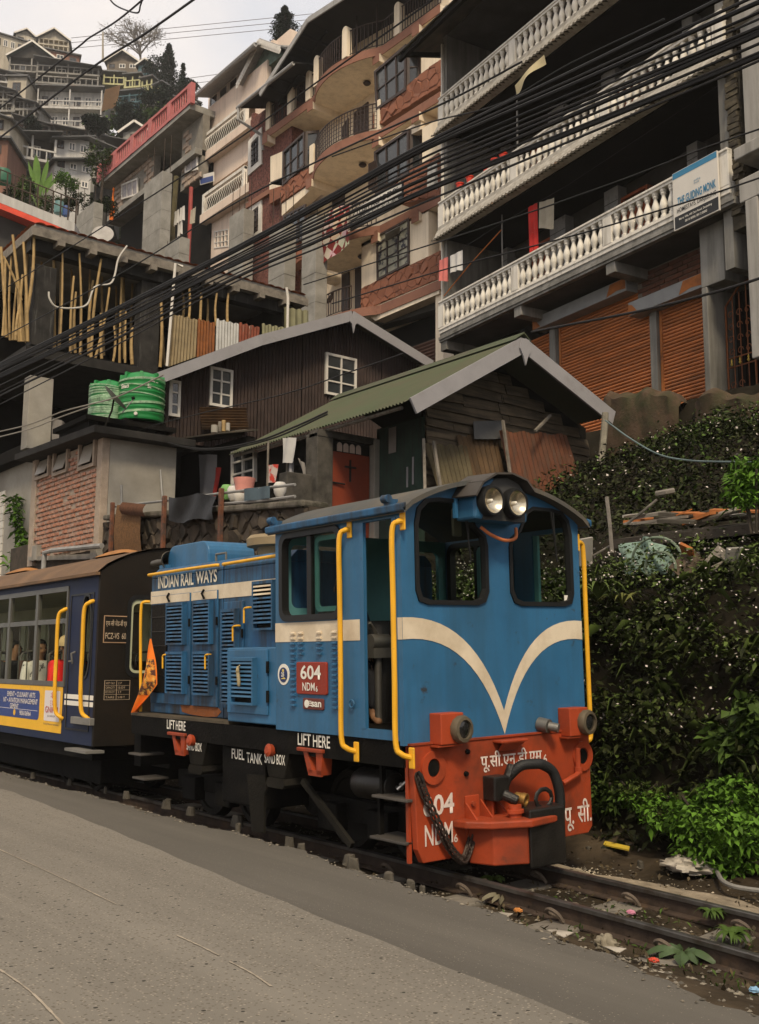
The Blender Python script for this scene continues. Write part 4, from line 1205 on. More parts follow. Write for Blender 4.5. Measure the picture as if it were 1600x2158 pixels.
part('print', pm, mat('flag_print', (.6, .22, .03), .8, var=.5, vs=14, dirt=(.08, .03, .02), da=.5, ds=18, soft=.03, dirt2=(.6, .42, .1), d2a=.42, d2s=14, bump=0), flag, smooth=True)
# ================================================================== overhead cables along the road
cablem = mat('cable_black', (.012, .011, .011), .6, var=.2, bump=0)
# ================================================================== grey and white building with balustraded balconies (local: x along the front towards the viewer, y inwards)
bwhite = mat('balustrade_white', (.66, .62, .55), .75, var=.08, vs=2, dirt=(.28, .25, .2), da=.36, ds=1.6, soft=.15, streak=True, bump=.15)
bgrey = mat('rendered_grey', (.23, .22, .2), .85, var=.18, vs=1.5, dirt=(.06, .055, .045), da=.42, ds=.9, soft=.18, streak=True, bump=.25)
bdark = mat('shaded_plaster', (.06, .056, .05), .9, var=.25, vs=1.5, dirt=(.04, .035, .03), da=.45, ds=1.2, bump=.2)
blackish = mat('near_black', (.009, .008, .007), .9, var=.3, vs=2, bump=.2, spec=.08)  # near-black for dark objects; shade of interiors and recesses is put into this colour
tin = mat('weathered_tin', (.2, .18, .15), .6, .3, var=.25, vs=3, dirt=(.1, .055, .03), da=.4, ds=2, streak=True, bump=.2)
tin_dark = mat('dark_old_tin', (.07, .06, .045), .8, .1, var=.35, vs=3, dirt=(.15, .06, .02), da=.3, ds=3, bump=.3)
shutter_m = mat('rust_red_shutter', (.50, .165, .05), .55, .0, var=.22, vs=2.5, dirt=(.2, .085, .035), da=.4, ds=1.5, soft=.2, bump=.1)
rustpaint = mat('orange_rust', (.36, .12, .03), .8, var=.25, vs=4, dirt=(.16, .06, .025), da=.4, ds=3, bump=.25)
peel = mat('peeling_grey_board', (.26, .26, .26), .7, var=.15, vs=3, dirt=(.34, .12, .035), da=.3, ds=1.4, soft=.02, bump=.2)
reddoor = mat('varnished_red_door', (.3, .08, .03), .45, var=.2, vs=5, bump=.1)
brick_d = mat('sooty_brick', (.15, .06, .035), .9, var=.35, vs=6, dirt=(.03, .025, .02), da=.4, ds=3, bump=.4)
mortar = mat('mortar', (.2, .18, .15), .95, var=.2, bump=.4)
BB = thing('balcony_building', 'grey and white building with long white balustraded balconies above rust red shutters', 'building', (17.8, 20, 0), rz=R(-98.3), local=True)
BMX = ROOTM[BB.name][0]
BIX = BMX.inverted()
B3 = BMX.to_3x3()
def bl(x, y, off=0.):
    return BIX @ on_plane(x, y, BMX @ V((0, off, 0)), B3 @ V((0, 1, 0)))
SE = 9.75
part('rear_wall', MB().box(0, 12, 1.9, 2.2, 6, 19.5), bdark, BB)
part('end_wall', MB().box(-.02, .18, .06, 1.9, 9.6, 19.5), bgrey, BB)
part('end_wall_trim', MB().box(-.025, .03, .0, .06, 9.9, 18.4), bwhite, BB)
part('right_pier', MB().box(9.45, 9.66, .10, 1.9, 8.7, 19.5), bgrey, BB)
for z in (9.95, 12.95, 15.95, 18.7):
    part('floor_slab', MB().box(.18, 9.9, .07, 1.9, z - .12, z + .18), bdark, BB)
# balusters
bal = MB().lathe([(.07, 0), (.07, .05), (.045, .07), (.055, .12), (.085, .2), (.09, .26), (.07, .34), (.04, .43), (.038, .47), (.06, .5), (.055, .53), (.07, .55), (.07, .60)], (0, 0, 0), (0, 0, 1), 10).mesh('baluster', bwhite, True)
def balustrade(zt, s1=SE, sign=None):
    b = part('balustrade', MB().box(-.05, s1, -.06, .10, zt - .09, zt).box(-.06, s1, -.085, .12, zt - .03, zt + .02).box(-.05, s1, -.05, .10, zt - .87, zt - .69).box(-.06, s1, -.07, .1, zt - .78, zt - .74), bwhite, BB, bevel=.008)
    posts = [0.03, 3.24, 6.46, 9.62]
    for x in posts:
        part('balustrade_post', MB().box(x - .13, x + .13, -.058, .09, zt - .70, zt - .085), bwhite, b, bevel=.006)
    n = 13
    for a, c in zip(posts, posts[1:]):
        a, c = a + .13, c - .13
        for k in range(n):
            x = a + (c - a) * (k + .5) / n
            if sign and x > sign: continue
            piece('baluster', bal, b, (x, .02, zt - .69))
    return b
balustrade(10.95, sign=8.4)
balustrade(13.75)
balustrade(16.77)
part('fascia', MB().box(-.04, 9.8, -.03, .07, 9.98, 10.08).box(-.04, 9.85, -.08, .07, 9.90, 9.98).box(-.04, 9.85, -.055, .07, 9.84, 9.90), bgrey, BB, bevel=.006)
part('fascia', MB().box(-.03, 9.8, .0, .07, 10.08, 10.3), bgrey, BB)
for x in (.12, 3.3, 6.5):
    part('bracket_beam', MB().box(x - .14, x + .14, -.02, 1.2, 9.60, 9.838), bgrey, BB, bevel=.01)
lcorn = mat('pale_cornice', (.42, .39, .34), .85, var=.15, vs=1.5, dirt=(.2, .17, .13), da=.4, ds=1.2, soft=.15, streak=True, bump=.15)
# ledges under the upper two balconies: a leaning tin-faced cornice with ribs over a ragged dark tile edge
for zb, nm in ((13.05, 1), (16.05, 2)):
    aw = part('cornice', MB().box(-.06, 9.87, -.09, .07, zb - .09, zb), lcorn, BB, bevel=.006)
    for k, (dy, h0, h1) in enumerate(((.12, .17, .095), (.155, .25, .175), (.19, .30, .255), (.22, .37, .305))):
        part('cornice_moulding', MB().box(-.08, 9.88, -dy, .07, zb - h1, zb - h0) if False else MB().prism([(-.08, -dy + .02, zb - h1), (-.08, .07, zb - h1), (-.08, .07, zb - h0), (-.08, -dy - .012, zb - h0)], (9.96, 0, 0)), lcorn, aw)
    em_ = MB()
    random.seed(nm)
    em_.corr((-.1, -.28, zb - .40), (10.0, 0, 0), (0, .2, .05), 70, .02, 4, 1)
    em_.corr((-.1, -.30, zb - .46), (10.0, 0, 0), (0, .02, .06), 70, .015, 4, 1)
    part('cornice_tiles', em_, tin_dark, aw)
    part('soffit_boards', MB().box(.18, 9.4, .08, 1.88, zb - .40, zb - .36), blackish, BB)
# top awning at the roof
ra = part('roof_awning', MB().slab((-.9, -.9, 18.25), (10, -.9, 18.25), (10, 1.9, 19.3), (-.9, 1.9, 19.3), .03), tin_dark, BB)
part('roof_beam', MB().beam((-.7, -.85, 18.2), (-.7, 1.5, 18.9), .1, .12).beam((-.9, -.8, 18.15), (10, -.8, 18.15), .1, .12), blackish, BB)
# back walls of the verandas: piers, doors, windows
tile = mat('pale_tiled_pier', (.3, .3, .3), .6, var=.12, vs=3, dirt=(.09, .085, .08), da=.35, ds=3, bump=.1)
for zf_ in (10.13, 13.13, 16.13):
    for x0, x1 in ((.5, .75), (2.55, 3.15), (4.58, 5.05), (7.2, 7.5)):
        p_ = part('pier', MB().box(x0, x1, 1.62, 1.9, zf_, zf_ + 2.45), tile, BB)
        for z in np.arange(zf_ + .3, zf_ + 2.4, .3):
            part('pier_joint', MB().box(x0 - .002, x1 + .002, 1.616, 1.62, z - .007, z + .007), bdark, p_)
    for x0, x1 in ((1.78, 2.5), (5.1, 5.85)):
        d_ = part('door', MB().box(x0, x1, 1.74, 1.80, zf_, zf_ + 2.0), reddoor, BB)
        part('door_frame', MB().box(x0 - .07, x0, 1.7, 1.9, zf_, zf_ + 2.07).box(x1, x1 + .07, 1.7, 1.9, zf_, zf_ + 2.07).box(x0 - .07, x1 + .07, 1.7, 1.9, zf_ + 2.07, zf_ + 2.14), reddoor, d_)
        for k in range(2):
            for j in range(2):
                part('door_panel', MB().box(x0 + .08 + k * .33, x0 + .32 + k * .33, 1.725, 1.74, zf_ + .15 + j * .95, zf_ + .95 + j * .9), reddoor, d_, bevel=.01)
    for x0, x1 in ((.85, 1.6), (3.25, 4.4), (6.1, 7.0)):
        w_ = part('window', MB().ring(rect(x0, x1, zf_ + .8, zf_ + 2.0), rect(x0 + .06, x1 - .06, zf_ + .86, zf_ + 1.94), lambda a, b, d: (a, 1.72 + d, b), 0, .1), blackish, BB)
        for k in range(1, 5):
            part('window_bar', MB().box(x0 + (x1 - x0) * k / 5 - .012, x0 + (x1 - x0) * k / 5 + .012, 1.74, 1.76, zf_ + .86, zf_ + 1.94), bdark, w_)
# ground storey: shutters, shutter boxes, columns
part('ground_wall', MB().box(-.2, 9.0, 1.06, 1.9, 6.0, 9.83), blackish, BB)
def shutter(x0, x1, z0, z1, y=.98):
    sh = part('roller_shutter', MB().box(x0, x1, y + .03, y + .06, z0, z1), blackish, BB)
    for xa in (x0 - .07, x1):
        part('shutter_guide', MB().box(xa, xa + .07, y - .05, y + .06, z0, z1), rustpaint, sh)
    slat = MB()
    ps = [(0, 0), (-.024, .012), (-.034, .035), (-.024, .058), (0, .068)]
    vs = []
    for x in (0, 1):
        vs += [(x, a, b) for a, b in ps]
    slat.add(vs, [(i, i + 1, 5 + i + 1, 5 + i) for i in range(4)])
    me = slat.mesh('shutter_slat', shutter_m)
    z = z0
    while z < z1:
        piece('shutter_slat', me, sh, (x0, y, z), scale=(x1 - x0, 1, 1))
        z += .075
    return sh
shutter(3.72, 6.62, 6.3, 9.45)
shutter(6.98, 8.52, 6.3, 8.95)
shutter(1.9, 3.35, 6.3, 9.3)
for (x0, x1, z0, z1) in ((3.05, 6.28, 9.42, 9.72), (6.32, 8.4, 8.82, 9.12)):
    bx_ = part('shutter_box', MB().box(x0, x1, .62, 1.0, z0, z1), peel, BB, bevel=.01)
    part('peeled_patch', MB().prism([(x1 - .62, .614, z0 + .02), (x1 - .5, .614, z1 - .02), (x1 - .02, .614, z1 - .01), (x1 - .02, .614, z0 + .05), (x1 - .3, .614, z0 + .08)], (0, .004, 0)), rustpaint, bx_)
    part('peeled_patch', MB().prism([(x0 + .01, .614, z0 + .01), (x0 + .01, .614, z1 - .05), (x0 + .12, .614, z1 - .08), (x0 + .3, .614, z0 + .02)], (0, .004, 0)), rustpaint, bx_)
part('ground_pier', MB().box(3.38, 3.60, .86, 1.05, 6.0, 9.42), bgrey, BB)
part('ground_pier', MB().box(6.70, 6.89, .86, 1.05, 6.0, 8.82), bgrey, BB)
part('lintel_wall', MB().box(6.3, 8.66, .94, 1.05, 9.13, 9.83), mortar, BB)
bm_ = MB().box(0, .25, -.02, .05, 0, .085).mesh('brick', brick_d)
random.seed(5)
for r_ in range(6):
    for k in range(9):
        piece('brick', bm_, BB, (6.33 + k * .262 + (.13 if r_ % 2 else 0), .94 - random.uniform(0, .015), 9.16 + r_ * .108))
part('column', MB().box(8.66, 9.25, .30, 1.1, 8.64, 9.84).box(8.66, 8.80, .3, 1.1, 6.0, 8.64), bgrey, BB, bevel=.015)
part('brick_pier_face', MB().box(9.66, 9.95, .12, .8, 9.4, 16.0), mat('broken_masonry', (.09, .075, .05), .95, var=.4, vs=5, dirt=(.03, .025, .02), da=.45, ds=4, bump=.5), BB)
random.seed(9)
bmm = MB().box(-.13, .13, -.05, .05, -.045, .045).mesh('masonry_block', MATS['broken_masonry'])
for k in range(56):
    z = 9.7 + k * .112
    piece('masonry_block', bmm, BB, (9.80 + random.uniform(-.04, .05), .10 + random.uniform(-.03, .02), z), (random.uniform(-.1, .1), random.uniform(-.15, .15), random.uniform(-.2, .2)))
# scroll gate
gt = thing('iron_gate', 'rusty orange scrollwork iron gate beside the right shutter', 'gate', BMX @ V((9.0, .75, 6.3)), rz=R(-98.3), local=True)
gmx = ROOTM[gt.name][0].inverted() @ BMX
def gpt(x, z, y=.75): return gmx @ V((x, y, z))
g0, g1 = 8.84, 9.5
gate_m = mat('gate_rust', (.2, .07, .025), .7, .3, var=.3, vs=6, bump=.2)
fr = MB()
part('gate_frame', MB().tube([gpt(g0, 6.3), gpt(g0, 8.3), gpt((g0 + g1) / 2, 8.6), gpt(g1, 8.7), gpt(g1, 6.3)], .022, 6), gate_m, gt)
for k in range(1, 4):
    x = g0 + (g1 - g0) * k / 4
    part('gate_bar', MB().tube([gpt(x, 6.3), gpt(x, 8.35 + .08 * k)], .012, 5), gate_m, gt)
for z in (7.06, 7.24):
    part('gate_band', MB().tube([gpt(g0, z), gpt(g1, z)], .014, 5), gate_m, gt)
for k in range(3):
    x = g0 + .12 + k * .2
    part('gate_ornament', MB().lathe([(0, 0), (.03, .04), (.012, .07), (.02, .1), (0, .16)], gpt(x, 7.07, .72), (0, 0, 1), 6), mat('gilt_paint', (.5, .35, .06), .5), gt)
for k in range(14):
    x = g0 + .11 + .2 * (k % 3)
    z = 7.35 + .25 * (k // 3) if k < 12 else 6.7
    part('scroll', MB().tube([gpt(x + .075 * (1 - t / 14) * math.cos(t * .6), z + .09 * (1 - t / 14) * math.sin(t * .6)) for t in range(12)], .009, 5), gate_m, gt)
# sign board on the lower balcony
sb = thing('homestay_sign', 'white signboard with blue top band hanging on the lower balcony balustrade', 'sign', BMX @ V((9.05, -.1, 10.0)), rz=R(-98.3), local=True)
M_ = ROOTM[sb.name][0].inverted() @ BMX
def sq(x, z, y=-.12): return M_ @ V((x, y, z))
a0, a1, b0, b1 = 8.42, 9.55, 9.80, 10.98
part('board', MB().prism([sq(a0, b0), sq(a1, b0), sq(a1, b1), sq(a0, b1)], sq(0, 0, -.08) - sq(0, 0, -.12)), mat('sign_white', (.62, .58, .52), .5, var=.04, dirt=(.4, .36, .3), da=.3, ds=2, bump=0), sb)
part('blue_band', MB().prism([sq(a0 + .01, b1 - .13, -.124), sq(a1 - .01, b1 - .13, -.124), sq(a1 - .01, b1 - .01, -.124), sq(a0 + .01, b1 - .01, -.124)], sq(0, 0, -.122) - sq(0, 0, -.124)), mat('sign_blue', (.035, .19, .33), .5, var=.05, bump=0), sb)
part('black_band', MB().prism([sq(a0 + .03, b0 + .02, -.124), sq(a1 - .01, b0 + .02, -.124), sq(a1 - .01, b0 + .27, -.124), sq(a0 + .03, b0 + .27, -.124)], sq(0, 0, -.122) - sq(0, 0, -.124)), mat('sign_black', (.015, .015, .016), .5, bump=0), sb)
rx_, ux_ = (sq(1, 0) - sq(0, 0)), (sq(0, 1) - sq(0, 0))
text('THE GUIDING MONK', sq(a0 + .12, 10.27, -.125), rx_, ux_, .17, MATS['sign_blue'], sb, width=.96, bold=.02)
text('HOMESTAYS, DARJEELING', sq(a0 + .1, 10.10, -.125), rx_, ux_, .12, MATS['sign_black'], sb, width=.98, bold=.01)
text('Merry Villa, Hill Cart Road, Darjeeling', sq(a0 + .15, 9.955, -.128), rx_, ux_, .055, white, sb, width=.82, bold=.01)
text('08116 00000, 08113 00000', sq(a0 + .3, 9.87, -.128), rx_, ux_, .055, white, sb, width=.55, bold=.01)
text('guiding\nmonk', sq(a0 + .55, 10.55, -.125), rx_, ux_, .09, MATS['sign_blue'], sb, width=.16)
# pots, washing, bar and cloths on the balconies
def cloth(name, label, cat, p0, p1, drop, m, group=None, folds=3, amp=.03, taper=0., nrm=None):
    p0, p1 = V(p0), V(p1)
    d = p1 - p0
    n = V((-d.y, d.x, 0)).normalized() if nrm is None else V(nrm)
    mb = MB()
    ph = random.uniform(0, 6)
    mb.grid(lambda u, v: tuple(p0 + d * (u * (1 - taper * v) + taper * v / 2) + V((0, 0, -drop * v * (1 + .06 * math.sin(5 * u + ph)))) + n * (amp * math.sin(u * folds * 6.28 + ph) * (.4 + v))), 14, 10)
    return solo(name, mb, m, label, cat, group, True)
def bw(s, y, z): return BMX @ V((s, y, z))
potred = mat('red_plastic', (.55, .04, .02), .5, var=.1)
pts_ = [(.85, 'lowest red plant pot on the middle balcony rail'), (1.3, 'second red plant pot from the left on the middle balcony rail'), (2.05, 'red plant pot third along the middle balcony rail, after a gap'), (2.4, 'red plant pot fourth along the middle balcony rail'), (2.75, 'red plant pot furthest right on the middle balcony rail')]
for s, lab in pts_:
    solo('plant_pot', MB().lathe([(.07, 0), (.1, .16), (.112, .16), (.115, .19), (.095, .19), (.09, .12)], bw(s, .02, 13.771), (0, 0, 1), 14), potred, lab, 'plant pot', 'red pots on the balcony rail', True)
random.seed(21)
cloth('hung_cloth', 'red and white patterned cloth hanging on the lower balcony line', 'cloth', bw(3.4, .25, 12.35), bw(3.75, .25, 12.33), 1.35, mat('red_print_cloth', (.5, .03, .025), .9, var=.2, dirt=(.6, .4, .3), da=.33, ds=14, soft=.03), folds=2)
cloth('hung_cloth', 'beige towel hanging beside the red cloth on the balcony line', 'cloth', bw(3.85, .25, 12.3), bw(4.4, .25, 12.2), .7, mat('beige_towel', (.35, .31, .24), .9, var=.15), folds=2)
cloth('hung_cloth', 'pink washing pegged at the left end of the lower balcony', 'cloth', bw(.12, -.15, 12.05), bw(.55, -.15, 12.02), .62, mat('pink_cloth', (.55, .16, .14), .9, var=.15), folds=2)
cloth('hung_cloth', 'white washing pegged next to the pink washing on the balcony', 'cloth', bw(.62, -.15, 12.0), bw(1.2, -.15, 11.97), .5, mat('white_cloth', (.55, .53, .5), .9, var=.1), folds=2)
cloth('hung_cloth', 'pale yellow cloth slung over a cable by the middle balcony', 'cloth', bw(3.9, -.5, 15.05), bw(5.0, -.5, 15.25), .22, mat('yellow_cloth', (.5, .42, .25), .9, var=.15), folds=1, amp=.06)
pole = MB().tube([bw(3.1, .2, 13.8), bw(3.1, .2, 15.6)], .025, 6)
solo('balcony_pole', pole, greymetal, 'thin grey pole standing up from the middle balcony rail', 'pole')
solo('balcony_pole', MB().tube([bw(2.3, .3, 10.97), bw(2.3, .3, 12.6)], .02, 6), greymetal, 'thin dark pole standing up from the lower balcony rail', 'pole')
solo('clothes_line', MB().tube([bw(-.1, -.12, 12.0), bw(.9, -.12, 12.02), bw(2.3, .25, 12.35), bw(4.8, .3, 12.35), bw(9.4, .3, 12.55)], .008, 4), cablem, 'thin clothes line strung along the lower balcony', 'clothes line')
solo('clothes_line', MB().tube([bw(.1, .0, 11.1), bw(1.2, .1, 11.65), bw(2.3, .28, 12.2)], .014, 5), mat('orange_rope', (.45, .14, .03), .8), 'orange rope tied from the lower balcony rail to a pole', 'rope')
cloth('cloth_bundle', 'grey plastic wrapped bundle hung on the left end of the middle balcony', 'bundle', bw(-.5, -.1, 15.0), bw(.0, -.1, 15.0), .75, mat('grey_plastic', (.25, .25, .25), .5, var=.2), folds=2, amp=.07, taper=.3)
# ------------------------------------------------------------------ grey plaster building at the right edge
RB = thing('plaster_building', 'pale grey plastered building with stepped ledges at the right edge of the scene', 'building', BMX @ V((11.4, .2, 6)), rz=R(-98.3), local=True)
M2 = ROOTM[RB.name][0].inverted() @ BMX
def rbox(x0, x1, y0, y1, z0, z1):
    q = MB().box(x0, x1, y0, y1, z0, z1)
    q.v = [tuple(M2 @ V(p)) for p in q.v]
    return q
lgrey = mat('pale_grey_plaster', (.36, .34, .31), .85, var=.1, vs=1.5, dirt=(.15, .14, .12), da=.4, ds=.8, soft=.2, streak=True, bump=.2)
part('wall', rbox(10.15, 14, -.05, 2.5, 10.7, 20), lgrey, RB, bevel=.02)
part('wall', rbox(10.3, 14, .1, 2.5, 6, 10.6), lgrey, RB, bevel=.02)
part('ledge', rbox(10.0, 14, -.2, 2.5, 10.55, 10.78), lgrey, RB, bevel=.02)
part('ledge', rbox(10.0, 14, -.1, 2.5, 9.75, 10.2), lgrey, RB, bevel=.02)
part('ledge', rbox(10.05, 14, -.15, 2.5, 13.2, 13.5), lgrey, RB, bevel=.02)
part('pilaster', rbox(10.12, 10.4, -.1, .2, 6.8, 9.75), lgrey, RB, bevel=.02)
# ------------------------------------------------------------------ mossy garden wall below the shutters
mossw = mat('mossy_wall', (.07, .045, .028), .95, var=.4, vs=3, dirt=(.03, .035, .012), da=.45, ds=2, bump=.6, bs=20, dirt2=(.12, .06, .035), d2a=.3, d2s=5)
gw = thing('garden_wall', 'low mossy brown wall with a notch below the rust red shutters', 'wall', tuple(on_x(1400, 860, 15.4)), local=False)
def wallpx(xa, xb, ya, yb):
    a, b = on_x(xa, ya, 15.4), on_x(xb, yb, 15.4)
    m = MB()
    def wp(u, v):
        y = a.y + (b.y - a.y) * u
        zt = a.z + (b.z - a.z) * u + .05 * math.sin(y * 5) + .03 * math.sin(y * 13)
        k = v * 3
        if k <= 1: x, z = 15.4, 4.8 + (zt - .12 - 4.8) * k
        elif k <= 2: x, z = 15.4 + .12 * (k - 1), zt - .12 + .12 * (k - 1)
        else: x, z = 15.52 + .3 * (k - 2), zt - .02 * (k - 2)
        n = .04 * math.sin(y * 7 + z * 9) * math.sin(z * 11 - y * 3)
        e = .1 * max(0, 1 - min(u, 1 - u) * 12)
        return (x + n + e, y, z - e)
    m.grid(wp, 40, 18)
    return m
random.seed(4)
part('wall_block', wallpx(1265, 1422, 822, 822), mossw, gw, True)
part('wall_block', wallpx(1455, 1700, 824, 822), mossw, gw, True)
# ================================================================== brown and cream apartment building (front along Y at X = 19.5)
creamw = mat('cream_render', (.80, .68, .52), .85, var=.07, vs=1, dirt=(.5, .41, .3), da=.35, ds=1.0, soft=.2, streak=True, bump=.12)
browntrim = mat('brown_trim', (.25, .115, .075), .8, var=.12, vs=2, dirt=(.13, .06, .04), da=.35, ds=2, bump=.12)
brownstone = mat('brown_stone', (.24, .095, .055), .85, var=.18, vs=3, dirt=(.12, .05, .03), da=.35, ds=3, bump=.3)
browntex = mat('brown_textured_wall', (.16, .065, .05), .95, var=.35, vs=14, dirt=(.07, .03, .025), da=.45, ds=10, soft=.08, bump=1.2, bs=16)
winbrown = mat('window_brown', (.045, .03, .026), .5, var=.2, bump=.05)
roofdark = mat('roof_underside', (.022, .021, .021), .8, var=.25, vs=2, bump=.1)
greyconc = mat('raw_concrete', (.28, .265, .235), .9, var=.15, vs=2, dirt=(.15, .14, .12), da=.4, ds=1.5, soft=.2, bump=.25)
paneg = mat('dull_pane', (.025, .028, .03), .12, 0, var=.5, vs=1.2, dirt=(.09, .09, .085), da=.35, ds=.8, soft=.1, bump=0, spec=.7)
whitew = mat('window_white', (.62, .58, .52), .6, var=.08, dirt=(.3, .27, .22), da=.3, ds=5, bump=.05)
AP = thing('apartment_building', 'brown and cream apartment building with stone patterned bands and curved balconies', 'building', (20.5, 27, 8))
def PX(m, pts, X, t): return m.prism([on_x(a, b, X) for a, b in pts], (t, 0, 0))
def quadwin(P4, frame_m, pane_m, parent, nu=2, nv=2, w=.06, d=.07, name='window', nx=(-1, 0, 0), barw=.035):
    TL, TR, BR, BL = [V(p) for p in P4]
    n = V(nx)
    W_, H_ = (TR - TL).length, (TL - BL).length
    def fm(u, v, k): return BL.lerp(BR, u).lerp(TL.lerp(TR, u), v) + n * k
    a, b = w / W_, w / H_
    f = part(name, MB().ring(rect(0, 1, 0, 1), rect(a, 1 - a, b, 1 - b), fm, -.03, d), frame_m, parent)
    for i in range(1, nu):
        u = i / nu
        part('mullion', MB().prism([fm(u - barw / W_ / 2, b, -.02), fm(u + barw / W_ / 2, b, -.02), fm(u + barw / W_ / 2, 1 - b, -.02), fm(u - barw / W_ / 2, 1 - b, -.02)], n * .06), frame_m, f)
    for i in range(1, nv):
        v = i / nv
        part('glazing_bar', MB().prism([fm(a, v - barw / H_ / 2, -.02), fm(1 - a, v - barw / H_ / 2, -.02), fm(1 - a, v + barw / H_ / 2, -.02), fm(a, v + barw / H_ / 2, -.02)], n * .05), frame_m, f)
    for i in range(nu):
        for j in range(nv):
            u0, u1, v0, v1 = max(a, i / nu), min(1 - a, (i + 1) / nu), max(b, j / nv), min(1 - b, (j + 1) / nv)
            k = random.uniform(-.012, .0)
            part('pane', MB().quad(fm(u0, v0, -.0 + k), fm(u1, v0, 0 - k), fm(u1, v1, 0 - k), fm(u0, v1, 0 + k)), pane_m, f)
    return f
def qx(pts, X): return [on_x(a, b, X) for a, b in pts]
# Voronoi stones
def clip(poly, a, b, c):              # keep a*x + b*y <= c
    out = []
    for i in range(len(poly)):
        p, q = poly[i], poly[(i + 1) % len(poly)]
        dp, dq = a * p[0] + b * p[1] - c, a * q[0] + b * q[1] - c
        if dp <= 0: out.append(p)
        if dp * dq < 0:
            t = dp / (dp - dq)
            out.append((p[0] + (q[0] - p[0]) * t, p[1] + (q[1] - p[1]) * t))
    return out
def stones(poly, cell, gap, fm, m, parent, depth=.05, seed=1, name='stone', sx=1.0):
    rs = random.Random(seed)
    x0, x1 = min(p[0] for p in poly), max(p[0] for p in poly)
    y0, y1 = min(p[1] for p in poly), max(p[1] for p in poly)
    pts = []
    nyr = int((y1 - y0) / cell) + 3
    for j in range(-1, nyr):
        for i in range(-1, int((x1 - x0) / (cell * sx)) + 3):
            pts.append((x0 + (i + .5 * (j % 2) + rs.uniform(-.28, .28)) * cell * sx, y0 + (j + rs.uniform(-.28, .28)) * cell))
    c = 0
    for k, p in enumerate(pts):
        cellp = list(poly)
        for q in pts:
            if q is p: continue
            dx, dy = q[0] - p[0], q[1] - p[1]
            if dx * dx + dy * dy > (4 * cell * sx) ** 2: continue
            L_ = math.hypot(dx, dy)
            cellp = clip(cellp, dx / L_, dy / L_, (dx * (p[0] + q[0]) + dy * (p[1] + q[1])) / 2 / L_ - gap / 2)
            if len(cellp) < 3: break
        if len(cellp) < 3: continue
        ar = abs(sum(cellp[i][0] * cellp[(i + 1) % len(cellp)][1] - cellp[(i + 1) % len(cellp)][0] * cellp[i][1] for i in range(len(cellp)))) / 2
        if ar < .004: continue
        d = depth * rs.uniform(.6, 1.2)
        tx, ty = rs.uniform(-.25, .25) * depth / cell, rs.uniform(-.25, .25) * depth / cell
        mb = MB()
        n = len(cellp)
        cx = sum(q[0] for q in cellp) / n
        cy = sum(q[1] for q in cellp) / n
        mid = [(cx + (q[0] - cx) * .86, cy + (q[1] - cy) * .86) for q in cellp]
        vs = [fm(a, b, 0) for a, b in cellp] + [fm(a, b, d * .7) for a, b in cellp] + [fm(a, b, d + tx * (a - cx) * 8 + ty * (b - cy) * 8) for a, b in mid]
        fs = [tuple(range(2 * n, 3 * n))] + [(i, (i + 1) % n, n + (i + 1) % n, n + i) for i in range(n)] + [(n + i, n + (i + 1) % n, 2 * n + (i + 1) % n, 2 * n + i) for i in range(n)]
        mb.add(vs, fs)
        part(name, mb, m, parent)
        c += 1
    return c
def stone_panel(pts, X, seed, cell=.34):
    back = part('stone_band', PX(MB(), pts, X, .35), browntrim, AP)
    poly = [(on_x(a, b, X).y, on_x(a, b, X).z) for a, b in pts]
    if sum(poly[i][0] * poly[(i + 1) % len(poly)][1] - poly[(i + 1) % len(poly)][0] * poly[i][1] for i in range(len(poly))) < 0: poly = poly[::-1]
    return stones(poly, cell, .022, lambda y, z, d: (X - d, y, z), brownstone, back, .026, seed, sx=1.25)
XF, XW = 19.5, 20.7
part('main_wall', MB().box(XW, XW + .4, 21.95, 33.6, 8.5, 24), creamw, AP)
part('right_return', MB().box(XF + .35, XW, 21.95, 22.4, 12.4, 24), creamw, AP)
part('side_wall', MB().box(XF + .4, 30, 33.5, 33.7, 9, 23), browntex, AP)
# floor slabs with brown edge, bowed in the middle bay
def bow(y, a=.6): return XF - (a * math.sin(math.pi * (y - 24.9) / (28.6 - 24.9)) ** .7 if 24.9 < y < 28.6 else 0)
def slab(z, y0, y1, nm='balcony_slab', th=.26):
    ys_ = [y0 + (y1 - y0) * i / 40 for i in range(41)]
    edge = [(bow(y), y) for y in ys_]
    m = MB()
    m.prism([(x, y, z) for x, y in edge] + [(XW, y1, z), (XW, y0, z)], (0, 0, th))
    s_ = part(nm, m, creamw, AP)
    e = MB()
    for (xa, ya), (xb, yb) in zip(edge, edge[1:]):
        e.add([(xa - .012, ya, z - .01), (xb - .012, yb, z - .01), (xb - .012, yb, z + th + .02), (xa - .012, ya, z + th + .02), (xa + .02, ya, z - .01), (xb + .02, yb, z - .01), (xb + .02, yb, z + th + .02), (xa + .02, ya, z + th + .02)],
              [(0, 1, 2, 3), (3, 2, 6, 7), (0, 4, 5, 1)])
    part('slab_edge', e, browntrim, s_, True)
    return s_
slab(21.10, 21.95, 32.1)
slab(18.22, 21.95, 28.9)
slab(14.95, 21.95, 28.4)
slab(12.3, 21.95, 29.0)
for z in (21.0, 18.1, 14.85):
    for y in (23.0, 25.0, 28.8) + ((31.8,) if z > 20 else ()):
        b_ = part('beam_end', MB().box(XF - .1, XW, y - .17, y + .17, z - .16, z + .12), creamw, AP, bevel=.01)
        part('beam_face', MB().box(XF - .12, XF - .101, y - .17, y + .17, z - .17, z + .2), browntrim, b_)
